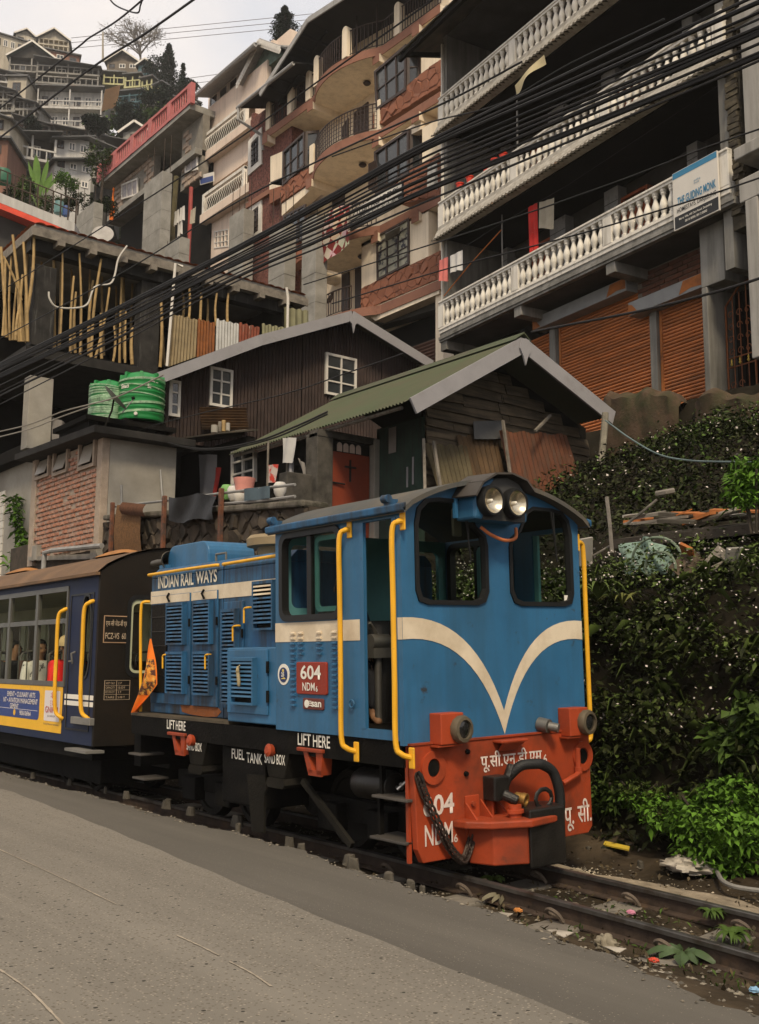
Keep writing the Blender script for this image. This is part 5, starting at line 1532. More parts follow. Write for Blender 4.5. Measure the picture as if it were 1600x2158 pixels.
def rail_run(z, y0, y1, h=.95, style='bars', m=winbrown, gapy=.13):
    ys_ = [y0 + (y1 - y0) * i / 60 for i in range(61)]
    r_ = part('railing', MB().tube([(bow(y) + .06, y, z + h) for y in ys_], .025, 6).tube([(bow(y) + .06, y, z + .1) for y in ys_], .016, 5), m, AP, kind=None)
    n = int((y1 - y0) / gapy)
    bm2 = MB().box(-.011, .011, -.011, .011, 0, h - .1).mesh('railing_bar', m)
    for k in range(n + 1):
        y = y0 + (y1 - y0) * k / n
        piece('railing_bar', bm2, r_, V((bow(y) + .06, y, z + .1)) - V((20.5, 27, 8)))
    if style == 'mesh':
        for q in range(1, 6):
            part('railing_hoop', MB().tube([(bow(y) + .055, y, z + .1 + (h - .1) * q / 6) for y in ys_], .009, 4), m, r_)
    return r_
rail_run(21.38, 22.0, 32.0)
rail_run(18.50, 25.0, 28.8, style='mesh')
rail_run(15.22, 25.0, 28.3)
rail_run(12.56, 25.8, 28.6, h=.85)
for px, py in ((565, 290), (611, 250), (650, 215), (683, 165), (755, 115), (838, 60)):
    y = on_x(px, py, XF).y
    part('balcony_post', MB().prism([(bow(y) - .04, y - .14, 21.38), (bow(y) - .04, y + .14, 21.38), (bow(y) - .04, y + .14, 22.40)] + [(bow(y) - .04, y + .14 * math.cos(t * .628), 22.40 + .12 * math.sin(t * .628)) for t in range(1, 5)] + [(bow(y) - .04, y - .14, 22.40)], (.22, 0, 0)), creamw, AP, bevel=.01)
for y in (25.0, 28.75):
    part('balcony_post', MB().box(XF - .05, XF + .17, y - .13, y + .13, 18.5, 19.55), creamw, AP, bevel=.01)
# stone patterned bands
stone_panel([(787, 272), (787, 240), (887, 156), (929, 126), (929, 182)], XF, 1)
stone_panel([(846, 431), (846, 368), (914, 330), (926, 322), (926, 412)], XF, 2)
stone_panel([(762, 656), (762, 608), (906, 540), (929, 528), (929, 586)], XF, 3, .30)
stone_panel([(592, 428), (593, 392), (646, 356), (657, 350), (656, 384)], XF, 4)
stone_panel([(595, 577), (595, 545), (641, 518), (641, 545)], XF, 5)
# cream wall panels beside and above the bays
for pts in ([(888, 92), (930, 60), (930, 128), (888, 158)], [(890, 270), (929, 248), (929, 326), (890, 350)], [(762, 513), (794, 494), (794, 594), (762, 611)], [(863, 459), (903, 438), (903, 540), (863, 559)], [(762, 513), (903, 437), (903, 445), (762, 521)],
            [(762, 656), (929, 586), (925, 619), (791, 676)], [(568, 385), (598, 372), (598, 395), (568, 412)], [(570, 330), (598, 318), (598, 392), (570, 388)], [(594, 430), (657, 386), (657, 398), (594, 455)],
            [(787, 150), (888, 70), (888, 96), (795, 152)], [(791, 318), (888, 250), (888, 272), (795, 322)]):
    part('wall_panel', PX(MB(), pts, XF + .02, .5), creamw, AP)
# bay windows
random.seed(12)
XB = XF - .0
for front_, ret in (([(791, 152), (858, 94), (858, 191), (795, 234)], [(858, 94), (886, 89), (886, 178), (858, 191)]),
                    ([(791, 321), (864, 272), (864, 366), (793, 411)], [(864, 272), (890, 269), (890, 354), (864, 366)]),
                    ([(598, 320), (644, 278), (644, 350), (597, 393)], [(644, 278), (673, 275), (673, 346), (645, 351)])):
    F4 = qx(front_, XB)
    quadwin(F4, winbrown, paneg, AP, 3, 2, .09, .06)
    TR, BR = F4[1], F4[2]
    # the short side facing down the road
    TR2 = on_plane(*ret[1], TR, V((0.55, 1, 0)).normalized())
    BR2 = V((TR2.x, TR2.y, BR.z))
    quadwin([TR, TR2, BR2, V((TR.x, TR.y, BR.z))], winbrown, paneg, AP, 1, 2, .09, .04, nx=(-.5, -.85, 0))
quadwin(qx([(794, 497), (863, 459), (863, 557), (795, 592)], XF), winbrown, mat('curtained_pane', (.26, .25, .19), .4, var=.4, vs=3, dirt=(.03, .03, .04), da=.45, ds=3.5, soft=.03, bump=0), AP, 3, 5, .07, .03, barw=.03)
quadwin(qx([(598, 455), (645, 430), (645, 500), (598, 530)], XF), winbrown, paneg, AP, 3, 2, .08, .03)
part('open_casement', MB().slab(on_x(812, 493, XF - .3), on_x(843, 477, XF - .3), on_x(843, 492, XF - .02), on_x(812, 510, XF - .02), .02), mat('casement_grey', (.2, .19, .17), .5), AP)
part('open_casement', MB().slab(on_x(777, 345, XF - .35), on_x(792, 337, XF - .02), on_x(792, 405, XF - .02), on_x(777, 398, XF - .35), .02), winbrown, AP)
part('curtain', PX(MB(), [(817, 365), (838, 352), (838, 385), (817, 400)], XF + .12, .02), potred, AP)
# doors deep in the balconies
for pts in ([(721, 268), (733, 248), (733, 318), (721, 325)], [(745, 238), (775, 214), (775, 290), (745, 305)], [(720, 560), (735, 553), (735, 660), (720, 665)], [(748, 548), (762, 540), (762, 655), (748, 660)], [(700, 400), (725, 385), (725, 470), (700, 480)]):
    d_ = part('balcony_door', PX(MB(), pts, XW - .06, .05), winbrown, AP)
for y, z in ((26.4, 21.09), (26.6, 18.2), (26.6, 14.94)):
    part('ceiling_lamp', MB().lathe([(0, 0), (.1, 0), (.14, -.05), (.10, -.1), (0, -.12)], (20.1, y, z), n=14), winbrown, AP, True)
# textured brown wall at the far end with white framed windows
XT = XF + .25
part('brown_wall', MB().box(XT, XT + .5, 30.5, 33.5, 9.5, 22.6), browntex, AP)
part('brown_ledge', MB().box(XT - .12, XT, 30.7, 33.5, 18.9, 19.1), browntrim, AP)
for pts in ([(525, 298), (553, 268), (553, 346), (524, 371)], [(526, 440), (553, 417), (552, 494), (525, 513)]):
    P4 = qx(pts, XT - .01)
    TL, TR, BR, BL = P4
    quadwin(P4, whitew, paneg, AP, 1, 1, .22, .04, name='white_window_surround')
    c = (TL + TR + BR + BL) / 4
    quadwin([c + (p - c) * .62 for p in P4], winbrown, paneg, AP, 3, 4, .03, .035)
part('oriel_base', MB().prism([on_x(568, 430, XF), on_x(592, 415, XF), on_x(592, 392, XF), on_x(568, 400, XF)], (.6, 0, 0)), brownstone, AP)
part('garage_beam', PX(MB(), [(765, 664), (925, 625), (925, 650), (790, 690)], XF + .4, .4), bdark, AP)
part('ground_pier', MB().box(XF + .1, XF + .5, 21.95, 22.3, 8.5, 12.35), creamw, AP)
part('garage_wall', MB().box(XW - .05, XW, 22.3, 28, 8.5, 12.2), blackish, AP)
gs = part('garage_shutter', MB().box(XW - .5, XW - .45, 22.4, 24.6, 8.5, 11.2), tin_dark, AP)
sl_ = MB().prism([(-.03, 0, 0), (0, 0, .05), (0, 0, -.05)], (0, 2.2, 0)).mesh('shutter_slat', mat('dull_brown_shutter', (.1, .05, .035), .6, .3))
for k in range(24): piece('shutter_slat', sl_, gs, V((XW - .505, 22.4, 8.6 + k * .11)) - V((20.5, 27, 8)))
# roof: a gable over the front, seen from below
XE = 18.6
ap, el, er = on_x(650, 42, XE), on_x(549, 199, XE), None
er = V((XE, 21.6, ap.z - .75))
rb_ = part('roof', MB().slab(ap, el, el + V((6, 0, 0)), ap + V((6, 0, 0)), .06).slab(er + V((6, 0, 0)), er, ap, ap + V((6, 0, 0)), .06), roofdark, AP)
bgb = mat('barge_grey', (.33, .32, .31), .7, var=.1, dirt=(.15, .14, .13), da=.35, ds=2, streak=True)
for a, b in ((ap, el), (ap, er)):
    part('barge_board', MB().beam(a - V((.02, 0, .02)), b - V((.02, 0, .02)), .05, .2), bgb, rb_)
for k in range(1, 7):
    p, q = ap.lerp(el, k / 7), ap.lerp(el, k / 7) + V((6, 0, 0))
    part('purlin', MB().beam(p - V((0, 0, .1)), q - V((0, 0, .1)), .06, .1), roofdark, rb_)
for k in range(3):
    part('rafter', MB().beam(ap + V((.8 + k * .9, 0, -.12)), el + V((.8 + k * .9, 0, -.12)), .08, .1), roofdark, rb_)
for px, py0, py1 in ((596, 245, 165), (752, 70, 0), (795, 30, -20)):
    a = on_x(px, py0, XF + .1)
    part('roof_post', MB().cyl((XF + .1, a.y, 21.4), (XF + .1, a.y, 23.6), .035, n=8), winbrown, AP)
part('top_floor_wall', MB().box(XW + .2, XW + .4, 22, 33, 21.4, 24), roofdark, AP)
e1, e2 = on_x(500, 228, XE), on_x(586, 150, XE)
part('eave', MB().slab(e1, V((XE, e2.y - 1, e1.z)), V((XE + 3, e2.y - 1, e1.z + 1.0)), e1 + V((3, 0, 1.0)), .06), roofdark, AP)
part('gutter', MB().tube([e1, V((XE, e2.y, e1.z)), V((XE, e2.y - 1, e1.z))], .07, 8), bgb, AP, True)
part('downpipe', MB().tube([e1 + V((0, -.1, 0)), e1 + V((.0, -.1, -.5)), e1 + V((.9, -.3, -.9)), e1 + V((1.0, -.3, -1.5))], .06, 7), bgb, AP, True)
# hanging quilt, academy sign, columns with bare rebar
quilt = bpy.data.materials.new('checked_quilt')
quilt.use_nodes = True
t = quilt.node_tree
p = t.nodes['Principled BSDF']
p.inputs['Roughness'].default_value = .95
tc = t.nodes.new('ShaderNodeTexCoord')
mp = t.nodes.new('ShaderNodeMapping')
mp.inputs['Rotation'].default_value = (R(45), 0, 0)
mp.inputs['Location'].default_value = (.55, 0, 0)
ck = t.nodes.new('ShaderNodeTexChecker')
ck.inputs['Scale'].default_value = 3.3
ck.inputs['Color1'].default_value = (.6, .5, .38, 1)
ck.inputs['Color2'].default_value = (.2, .015, .012, 1)
t.links.new(tc.outputs['Object'], mp.inputs[0])
t.links.new(mp.outputs[0], ck.inputs[0])
vo = t.nodes.new('ShaderNodeTexVoronoi')
vo.inputs['Scale'].default_value = 1.7
mxq = t.nodes.new('ShaderNodeMix')
mxq.data_type = 'RGBA'
mxq.blend_type = 'MULTIPLY'
mxq.inputs[0].default_value = .35
t.links.new(ck.outputs[0], mxq.inputs[6])
t.links.new(vo.outputs['Color'], mxq.inputs[7])
t.links.new(mxq.outputs[2], p.inputs['Base Color'])
qa = on_x(668, 466, 18.55)
qb = on_x(740, 436, 18.55)
qm = MB()
qm.grid(lambda u, v: (18.55 - .12 * math.sin(math.pi * min(1, v * 1.2)) + .06 * math.sin(u * 9 + v * 2), qa.y + (qb.y - qa.y) * u, max(qa.z, qb.z) - .05 - (1.75 - .35 * u) * v + .12 * math.sin(u * 3)), 16, 16)
solo('quilt', qm, quilt, 'quilt of red, cream and white diamonds hung over the balcony beside the black sign', 'quilt', smooth=True)
zs_ = thing('academy_sign', 'long white and black beauty academy signboard fixed to the brown building', 'sign', tuple(on_x(795, 440, 18.7)))
sa, sb2 = on_x(738, 470, 18.7), on_x(848, 405, 18.7)
z0_, z1_ = 15.05, 16.25
zl = on_x(848, 428, 18.7).z
zt2 = on_x(848, 383, 18.7).z
part('board', MB().box(18.7, 18.76, sb2.y, sa.y, zl, zt2), MATS['sign_black'], zs_)
part('upper_band', MB().box(18.694, 18.699, sb2.y + .03, sa.y - .03, zl + (zt2 - zl) * .52, zt2 - .02), MATS['sign_white'], zs_)
hh = zt2 - zl
text('ZYLISH ACADEMY', (18.69, sa.y - .12, zl + hh * .6), (0, -1, 0), (0, 0, 1), hh * .28, MATS['sign_black'], zs_, width=abs(sa.y - sb2.y) - .3, bold=.03)
text('unit of ZYLISH BEAUTY AND WELLNESS PVT. LTD.', (18.695, sa.y - .12, zl + hh * .26), (0, -1, 0), (0, 0, 1), hh * .16, white, zs_, width=abs(sa.y - sb2.y) - .3, bold=.015)
def column(label, x0, x1, ytop, ybot, X, bars=4, barh=1.2, dp=.4):
    a, b, c = on_x(x0, ytop, X), on_x(x1, ytop, X), on_x(x0, ybot, X)
    ya, yb2 = max(a.y, b.y), min(a.y, b.y)
    t_ = thing('concrete_column', label, 'column', (X + dp / 2, (ya + yb2) / 2, c.z), 'unfinished concrete columns')
    m = MB()
    zg = min(c.z, gz(X, ya)) - .3
    n = 2 + int((a.z - zg) / 1.1)
    for k in range(n):
        m.box(X - random.uniform(0, .012), X + dp, yb2 - random.uniform(0, .012), ya, zg + (a.z - zg) * k / n + .004, zg + (a.z - zg) * (k + 1) / n)
    part('shaft', m, greyconc, t_, bevel=.01)
    for k in range(bars):
        y = yb2 + .08 + (ya - yb2 - .16) * (k % 2)
        x = X + .08 + (dp - .16) * (k // 2)
        part('rebar', MB().tube([(x, y, a.z - .2), (x + random.uniform(-.02, .02), y + random.uniform(-.02, .02), a.z + barh * random.uniform(.7, 1.1))], .014, 5), rust, t_)
    return t_
random.seed(8)
column('raw concrete column with rebar in front of the brown wall under the left bay', 568, 601, 487, 610, 18.2, 4, 1.6, .45)
column('raw concrete column just left of the checked quilt', 638, 667, 470, 645, 18.2, 4, .3, .45)
column('raw concrete column rising beside the white rail balconies', 484, 514, 458, 560, 19.0, 4, 1.6, .45)
column('tall raw concrete column in front of the stone faced house', 305, 342, 390, 540, 20.5, 4, 2.2, .5)
column('short raw concrete stub at the far end of the scaffold roof', 159, 197, 458, 500, 20.0, 4, 1.9, .5)
column('low raw concrete stub between the tall column and the red pipe', 348, 378, 518, 560, 20.0, 3, .2, .5)
# washing and a bird on the ground balcony
bird = MB().lathe([(0, 0), (.05, .05), (.085, .16), (.08, .26), (.045, .34), (.05, .40), (.03, .45), (0, .46)], on_x(690, 640, 19.4), (0, -.75, .65), 10)
solo('carved_bird', bird, winbrown, 'dark carved bird figure perched at the end of the ground balcony railing', 'bird figure', smooth=True)
# ================================================================== pinkish cream hotel building beyond, with curved white railings
pinkw = mat('pinkish_render', (.66, .53, .43), .85, var=.06, vs=1, dirt=(.4, .31, .25), da=.3, ds=1, soft=.2, streak=True, bump=.1)
XC = 25.0
CB = thing('hotel_building', 'narrow pinkish cream building with curly white balcony railings', 'building', (XC + 2, 43.5, 14))
def cx_(a, b, X=XC): return on_x(a, b, X)
yA, yB = cx_(417, 400).y, cx_(530, 400).y - 1.2
part('wall', MB().box(XC + 1.3, XC + 4, yB, yA, 12, 33), pinkw, CB)
# balcony openings: front wall with holes
zof = lambda x, y: (cx_(x, y).y, cx_(x, y).z)
o1 = [zof(426, 292), zof(508, 265), zof(508, 375), zof(426, 380)]
yl, yr = cx_(424, 330).y, cx_(512, 330).y
zA = cx_(460, 278).z
zB = cx_(470, 345).z
h1 = rect(yr - 1.1, yl, cx_(424, 345).z - .05, cx_(424, 290).z)
yl2 = cx_(446, 430).y
h2 = rect(yr - 1.1, yl2, cx_(446, 455).z, cx_(446, 393).z)
part('front_wall', MB().panel(rect(yB, yA, 12, cx_(420, 245).z), [h1, h2], lambda y, z, d: (XC + d, y, z), .25), pinkw, CB)
part('floor_slab', MB().box(XC - .5, XC + 1.3, yB, yA - .1, h1[0][1] - .45, h1[0][1]).box(XC - .5, XC + 1.3, yB, yl2 + .3, h2[0][1] - .45, h2[0][1]), pinkw, CB)
def curly(z, y0, y1, X):
    r_ = part('balcony_rail', MB().box(X - .08, X + .08, y0, y1, z + .92, z + 1.08).box(X - .04, X + .04, y0, y1, z + .02, z + .1), bwhite, CB)
    cb2 = MB().tube([(0, 0, 0), (-.05, 0, .2), (-.16, 0, .4), (-.14, 0, .55), (-.02, 0, .7), (0, 0, .84)], .02, 5).mesh('curved_baluster', bwhite, True)
    n = int((y1 - y0) / .17)
    for k in range(n):
        piece('curved_baluster', cb2, r_, V((X, y0 + .08 + (y1 - y0 - .1) * k / n, z + .09)) - V((XC + 2, 43.5, 14)))
    for y in (y0 + .1, y1 - .1):
        part('rail_post', MB().box(X - .1, X + .1, y - .1, y + .1, z, z + 1.05), bwhite, r_)
curly(h1[0][1], yr - 1.0, yl + .1, XC - .4)
curly(h2[0][1], yr - 1.0, yl2 + .1, XC - .4)
random.seed(31)
quadwin([cx_(452, 488), cx_(482, 482), cx_(482, 520), cx_(452, 524)], whitew, paneg, CB, 4, 3, .06, .03)
wz0, wz1 = cx_(420, 240).z + .1, cx_(420, 210).z - .1
nwin = 6
part('attic_wall', MB().box(XC + .3, XC + .6, yB, yA - .3, wz0 - .2, wz1 + .3), pinkw, CB)
for k in range(nwin):
    ya = yA - .5 - k * (yA - yB - .6) / nwin
    yb2 = ya - (yA - yB - .6) / nwin + .12
    quadwin([V((XC + .28, ya, wz1)), V((XC + .28, yb2, wz1)), V((XC + .28, yb2, wz0)), V((XC + .28, ya, wz0))], whitew, paneg, CB, 1, 1, .1, .03)
rs1 = cx_(410, 205, XC - .7)
part('roof', MB().slab(rs1, V((XC - .7, yB, rs1.z)), V((XC + 3, yB, rs1.z + 1.2)), V((XC + 3, rs1.y, rs1.z + 1.2)), .08), bgb, CB)
part('gutter', MB().tube([rs1, V((XC - .7, yB, rs1.z))], .12, 8), bgb, CB, True)
ga, gb_ = cx_(546, 83, XC - .3), cx_(500, 176, XC - .3)
gc = V((ga.x, 2 * ga.y - gb_.y, gb_.z))
greenp = mat('pale_green_boards', (.12, .17, .14), .8, var=.2, vs=4, dirt=(.07, .08, .07), da=.4, ds=3, bump=.1)
gab = part('attic_gable', MB().prism([ga + V((.4, 0, -.2)), gb_ + V((.4, -.3, 0)), gc + V((.4, .3, 0))], (2, 0, 0)), greenp, CB)
for a, b in ((ga, gb_), (ga, gc)):
    part('gable_roof', MB().slab(a, b, b + V((3, 0, 0)), a + V((3, 0, 0)), .07), bgb, gab)
    part('barge_board', MB().beam(a - V((.03, 0, .1)), b - V((.03, 0, .1)), .05, .22), whitew, gab)
    for k in range(14):
        p_ = a.lerp(b, (k + .5) / 14)
        part('scallop', MB().lathe([(0, 0), (.13, 0), (.13, .03), (0, .03)], p_ + V((-.05, 0, -.24)), (1, 0, 0), 8), whitew, gab)
cs_ = thing('guest_house_sign', 'small blue and white sign fixed to the corner of the white railed balcony', 'sign', tuple(cx_(435, 378, XC - .6)))
part('board', MB().prism([cx_(420, 370, XC - .6), cx_(450, 362, XC - .6), cx_(450, 382, XC - .6), cx_(422, 390, XC - .6)], (.05, 0, 0)), MATS['sign_white'], cs_)
part('lettering_field', MB().prism([cx_(422, 377, XC - .61), cx_(449, 370, XC - .61), cx_(449, 381, XC - .61), cx_(423, 388, XC - .61)], (.004, 0, 0)), adblue, cs_)
# ================================================================== stone faced house with pink roof balustrade
stonem = mat('buff_stone', (.34, .26, .2), .9, var=.2, vs=6, dirt=(.2, .14, .1), da=.35, ds=5, bump=.3)
pinkb = mat('faded_pink_paint', (.42, .13, .125), .8, var=.15, vs=3, dirt=(.5, .34, .28), da=.34, ds=2.2, soft=.08, streak=True, bump=.2)
XS2 = 24.0
def sx_(a, b, X=XS2): return on_x(a, b, X)
SH = thing('stone_faced_house', 'stone faced house with a faded pink balustrade along its flat roof', 'building', (XS2 + 2, 52, 16))
zt_s = sx_(300, 330).z
ytL, ytR = sx_(228, 420).y, sx_(416, 300).y
zb1, zb0 = sx_(228, 352).z, sx_(228, 388).z
zw1 = sx_(232, 392).z
zw0 = sx_(232, 455).z
yrec0, yrec1 = sx_(314, 360).y, sx_(372, 340).y
def stone_face(y0, y1, z0, z1, seed):
    bk = part('stone_wall', MB().box(XS2 + .3, XS2 + .7, y0, y1, z0, z1), mortar, SH)
    poly = [(y0, z0), (y1, z0), (y1, z1), (y0, z1)]
    return bk, poly
def blocks(bk, poly, holes, seed, bw_=.55, bh=.28):
    rs = random.Random(seed)
    z = poly[0][1]
    r_ = 0
    meshes = []
    for q in range(6):
        j = [rs.uniform(-.03, .03) for _ in range(8)]
        w_, h_, d = bw_ - .04, bh - .035, .07
        meshes.append(MB().add([(0, 0 + j[0], 0), (0, w_ + j[1], 0), (0, w_, h_), (0, 0, h_), (-d, .04 + j[2], .04), (-d, w_ - .05 + j[3], .03), (-d * .8, w_ - .05, h_ - .04 + j[4] * .5), (-d, .05, h_ - .03)],
                               [(4, 5, 6, 7), (0, 1, 5, 4), (1, 2, 6, 5), (2, 3, 7, 6), (3, 0, 4, 7)]).mesh('stone', stonem))
    cnt = 0
    while z + bh <= poly[2][1] + .01:
        y = poly[0][0] - (bw_ * .5 if r_ % 2 else 0)
        while y + bw_ <= poly[1][0] + .05:
            if y >= poly[0][0] - .02 and not any(a - bw_ * .8 < y < b - bw_ * .2 and c - bh * .6 < z < d_ - bh * .3 for a, b, c, d_ in holes):
                piece('stone', rs.choice(meshes), bk, V((XS2 + .3, y, z)) - V((XS2 + 2, 52, 16)))
                cnt += 1
            y += bw_
        z += bh
        r_ += 1
    return cnt
wa, wb = sx_(257, 395), sx_(291, 425)
bk, poly = stone_face(yrec0, ytL, zw0, zw1, 1)
blocks(bk, poly, [(wb.y, wa.y, wb.z, sx_(257, 385).z)], 1, .62, .33)
quadwin([sx_(257, 389, XS2 + .2), sx_(291, 375, XS2 + .2), sx_(291, 411, XS2 + .2), sx_(257, 421, XS2 + .2)], whitew, mat('net_curtain_pane', (.3, .27, .27), .5, var=.35, vs=4, bump=0), SH, 3, 1, .1, .05)
bk2, poly2 = stone_face(ytR, yrec1, sx_(372, 400).z, zw1, 2)
blocks(bk2, poly2, [(sx_(416, 360).y, sx_(391, 360).y, sx_(391, 365).z, 99)], 2, .62, .33)
quadwin([sx_(391, 331, XS2 + .2), sx_(417, 322, XS2 + .2), sx_(417, 358, XS2 + .2), sx_(391, 365, XS2 + .2)], whitew, MATS['net_curtain_pane'], SH, 2, 1, .1, .05)
part('recess_wall', MB().box(XS2 + 1.6, XS2 + 1.8, ytR, ytL, zw0 - 4, zw1 + .1), mat('recess_plaster', (.13, .125, .115), .9), SH)
quadwin([sx_(338, 370, XS2 + 1.55), sx_(370, 358, XS2 + 1.55), sx_(370, 395, XS2 + 1.55), sx_(338, 405, XS2 + 1.55)], winbrown, paneg, SH, 3, 1, .1, .05)
part('roof_slab', MB().box(XS2 - .5, XS2 + 5, ytR, ytL + .3, zw1, zb0 + .12), greyconc, SH)
part('lower_slab', MB().box(XS2 - .1, XS2 + 2, ytR, ytL, zw0 - .35, zw0 - .02), greyconc, SH)
pb = part('roof_balustrade', MB().box(XS2 - .55, XS2 - .35, ytR, ytL + .3, zb1 - .15, zb1).box(XS2 - .55, XS2 - .35, ytR, ytL + .3, zb0, zb0 + .2), pinkb, SH)
ny = 5
for k in range(ny + 1):
    y = ytR + (ytL + .3 - ytR) * k / ny
    part('balustrade_pier', MB().box(XS2 - .57, XS2 - .33, y - .22, y + .22, zb0, zb1), pinkb, pb)
    if k < ny:
        for q in range(7):
            yy2 = y + .35 + ((ytL + .3 - ytR) / ny - .7) * q / 6
            part('baluster', MB().cyl((XS2 - .45, yy2, zb0 + .18), (XS2 - .45, yy2, zb1 - .13), .05, .04, 6), pinkb, pb)
# pipes and posts with washing below
part('dark_ground_floor', MB().box(XS2 + .9, XS2 + 1.2, ytR, ytL, 12, zw0 - .35), blackish, SH)
solo('timber_post', MB().tube([sx_(362, 560, 22), sx_(364, 480, 22), sx_(372, 372, 22)], .13, 8), mat('old_timber_post', (.09, .075, .035), .9, var=.3, bump=.4), 'mossy old timber post standing below the stone faced house', 'post')
solo('red_pipe', MB().tube([sx_(396, 560, 22), sx_(400, 480, 22), sx_(403, 395, 22)], .1, 8), mat('red_pipe_paint', (.3, .05, .04), .6, var=.2), 'red painted pipe standing upright right of the timber post', 'pipe')
random.seed(41)
for x, y, lab, m_ in ((383, 437, 'white shirt hung on the washing line by the red pipe', 'white_cloth'), (371, 445, 'small white towel hung left of the white shirt', 'white_cloth'), (378, 468, 'wide pale sheet hung below the white shirt', 'white_cloth'), (407, 440, 'cloth hung right of the red pipe', 'beige_towel'), (351, 458, 'pale trousers hung by the mossy timber post', 'beige_towel')):
    a = on_x(x, y, 21.6)
    cloth('hung_cloth', lab, 'cloth', a + V((0, .2, 0)), a + V((0, -.3, 0)), .7, MATS[m_], 'washing below the stone house', 2, .04)
solo('orange_flag', MB().grid(lambda u, v: tuple(on_x(237 - 3 * v, 398 + 66 * v, 23) + V((.1 * math.sin(v * 5 + u * 4), (-.0 - .34 * (.35 + .65 * math.sin(math.pi * min(1, v * .8 + .2)))) * u, 0))), 6, 14), MATS['saffron_cloth'], 'long orange prayer flag hanging at the left corner of the stone faced house', 'flag', smooth=True)
# ================================================================== retaining wall, railing and washing above the train
darkstone = mat('dark_wet_stone', (.06, .045, .032), .9, var=.45, vs=4, dirt=(.03, .025, .018), da=.45, ds=2.5, bump=.5, bs=25, dirt2=(.2, .17, .14), d2a=.27, d2s=5)
rustpost = mat('rusty_post', (.16, .06, .03), .85, var=.35, vs=8, dirt=(.05, .04, .035), da=.45, ds=6, bump=.4)
XR = 7.85
RW = thing('retaining_wall', 'dark rubble stone retaining wall behind the train', 'wall', (XR, 15, -.2))
def rx(a, b, X=XR): return on_x(a, b, X)
part('wall_core', MB().prism([(XR + .06, 11.6, -.2), (XR + .06, 23.4, -.2), (XR + .06, 23.4, 3.9), (XR + .06, 17.9, 3.98), (XR + .06, 11.6, 3.52)], (.5, 0, 0)), darkstone, RW)
ns = stones([(11.62, 2.3), (18.35, 2.3), (18.35, 3.98), (11.62, 3.5)], .235, .02, lambda y, z, d: (XR + .06 - d, y, z), darkstone, RW, .04, 7, sx=1.3)
part('coping', MB().prism([(XR - .05, 11.6, 3.5), (XR - .05, 18.2, 4.0), (XR - .05, 18.2, 4.1), (XR - .05, 11.6, 3.6)], (.45, 0, 0)), mat('mossy_coping', (.16, .14, .115), .95, var=.35, vs=5, dirt=(.05, .045, .03), da=.5, ds=3, bump=.5), RW, bevel=.03)
RL = thing('terrace_railing', 'pipe railing with rusty posts along the top of the stone retaining wall', 'railing', (XR, 15, 3.5))
for px, y0, y1 in ((233, 1165, 1060), (343, 1160, 1046), (463, 1165, 1030)):
    a = rx(px, y0, XR - .08)
    b = rx(px, y1, XR - .08)
    part('railing_post', MB().obox((a + V((a.x, a.y, b.z))) / 2, (.035, 0, 0), (0, .035, 0), (0, 0, (b.z - a.z) / 2)), rustpost, RL, bevel=.012)
pipe_m = mat('grey_pipe', (.3, .29, .27), .5, .4, var=.2, vs=6)
for pts in ([(236, 1068), (343, 1056), (463, 1040), (545, 1030), (622, 1021)], [(463, 1062), (545, 1056), (622, 1046)], [(236, 1090), (343, 1080), (460, 1068)]):
    part('railing_pipe', MB().tube([rx(a, b, XR - .02) for a, b in pts], .022, 7), pipe_m, RL, True)
solo('door_mat', MB().grid(lambda u, v: tuple(rx(247 + 53 * u + 4 * v * (u - .5), 1064 + 98 * v, XR - .14) + V((-.05 * math.sin(v * 2.5), 0, 0))), 8, 12), mat('coir_brown', (.13, .065, .025), .95, var=.3, vs=20, bump=.5), 'long brown mat hung over the left end of the pipe railing', 'mat', smooth=True)
solo('door_mat', MB().grid(lambda u, v: tuple(rx(258 + 50 * u, 1058 + 26 * v + 5 * u, XR - .22) + V((-.06 * math.sin(v * 3), 0, 0))), 8, 6), mat('dark_coir', (.085, .035, .016), .95, var=.3, vs=20, bump=.4), 'folded dark brown mat laid over the top of the long hanging mat', 'mat', smooth=True)
solo('tarpaulin', MB().grid(lambda u, v: tuple(rx(356 + 98 * u, 1047 + (55 - 10 * abs(u - .5)) * v - 6 * u + 4 * math.sin(u * 8), XR - .13) + V((-.06 * math.sin(v * 3 + u * 9) * math.sin(u * 5), 0, 0))), 16, 12), mat('black_tarpaulin', (.012, .012, .013), .55, var=.5, vs=4, bump=.4, bs=8), 'crumpled black tarpaulin draped over the pipe railing', 'tarpaulin', smooth=True)
solo('towel', MB().grid(lambda u, v: tuple(rx(515 + 55 * u, 1030 + 26 * v - 6 * u, XR - .06) + V((-.02 * math.sin(u * 9), 0, 0))), 10, 5), mat('slate_towel', (.07, .1, .12), .9, var=.2), 'slate blue towel folded over the right part of the pipe railing', 'towel', smooth=True)
bz = on_y(515, 1036, 13.4)
solo('bucket', MB().lathe([(.13, 0), (.15, .12), (.165, .17), (.17, .2), (.15, .2), (.14, .1)], (bz.x, 13.4, bz.z), (0, 0, 1), 16), mat('pink_plastic', (.6, .25, .2), .5), 'pale pink plastic tub upside down beside the slate blue towel', 'tub', smooth=True)
random.seed(77)
for px, py, lab, m_ in ((492, 1045, 'small white pot on the terrace left of the slate towel', whitew), (478, 1042, 'green jug on the terrace by the rusty post', mat('jug_green', (.2, .4, .12), .5)), (590, 1038, 'white basin on the terrace right of the slate towel', whitew), (505, 1052, 'white cup on the terrace under the pink tub', bwhite)):
    q = on_x(px, py, 8.15)
    solo('pot', MB().lathe([(.05, -.08), (.09, 0), (.1, .1), (.07, .15), (.06, .13)], q, (0, 0, 1), 12), m_, lab, 'pot', smooth=True)
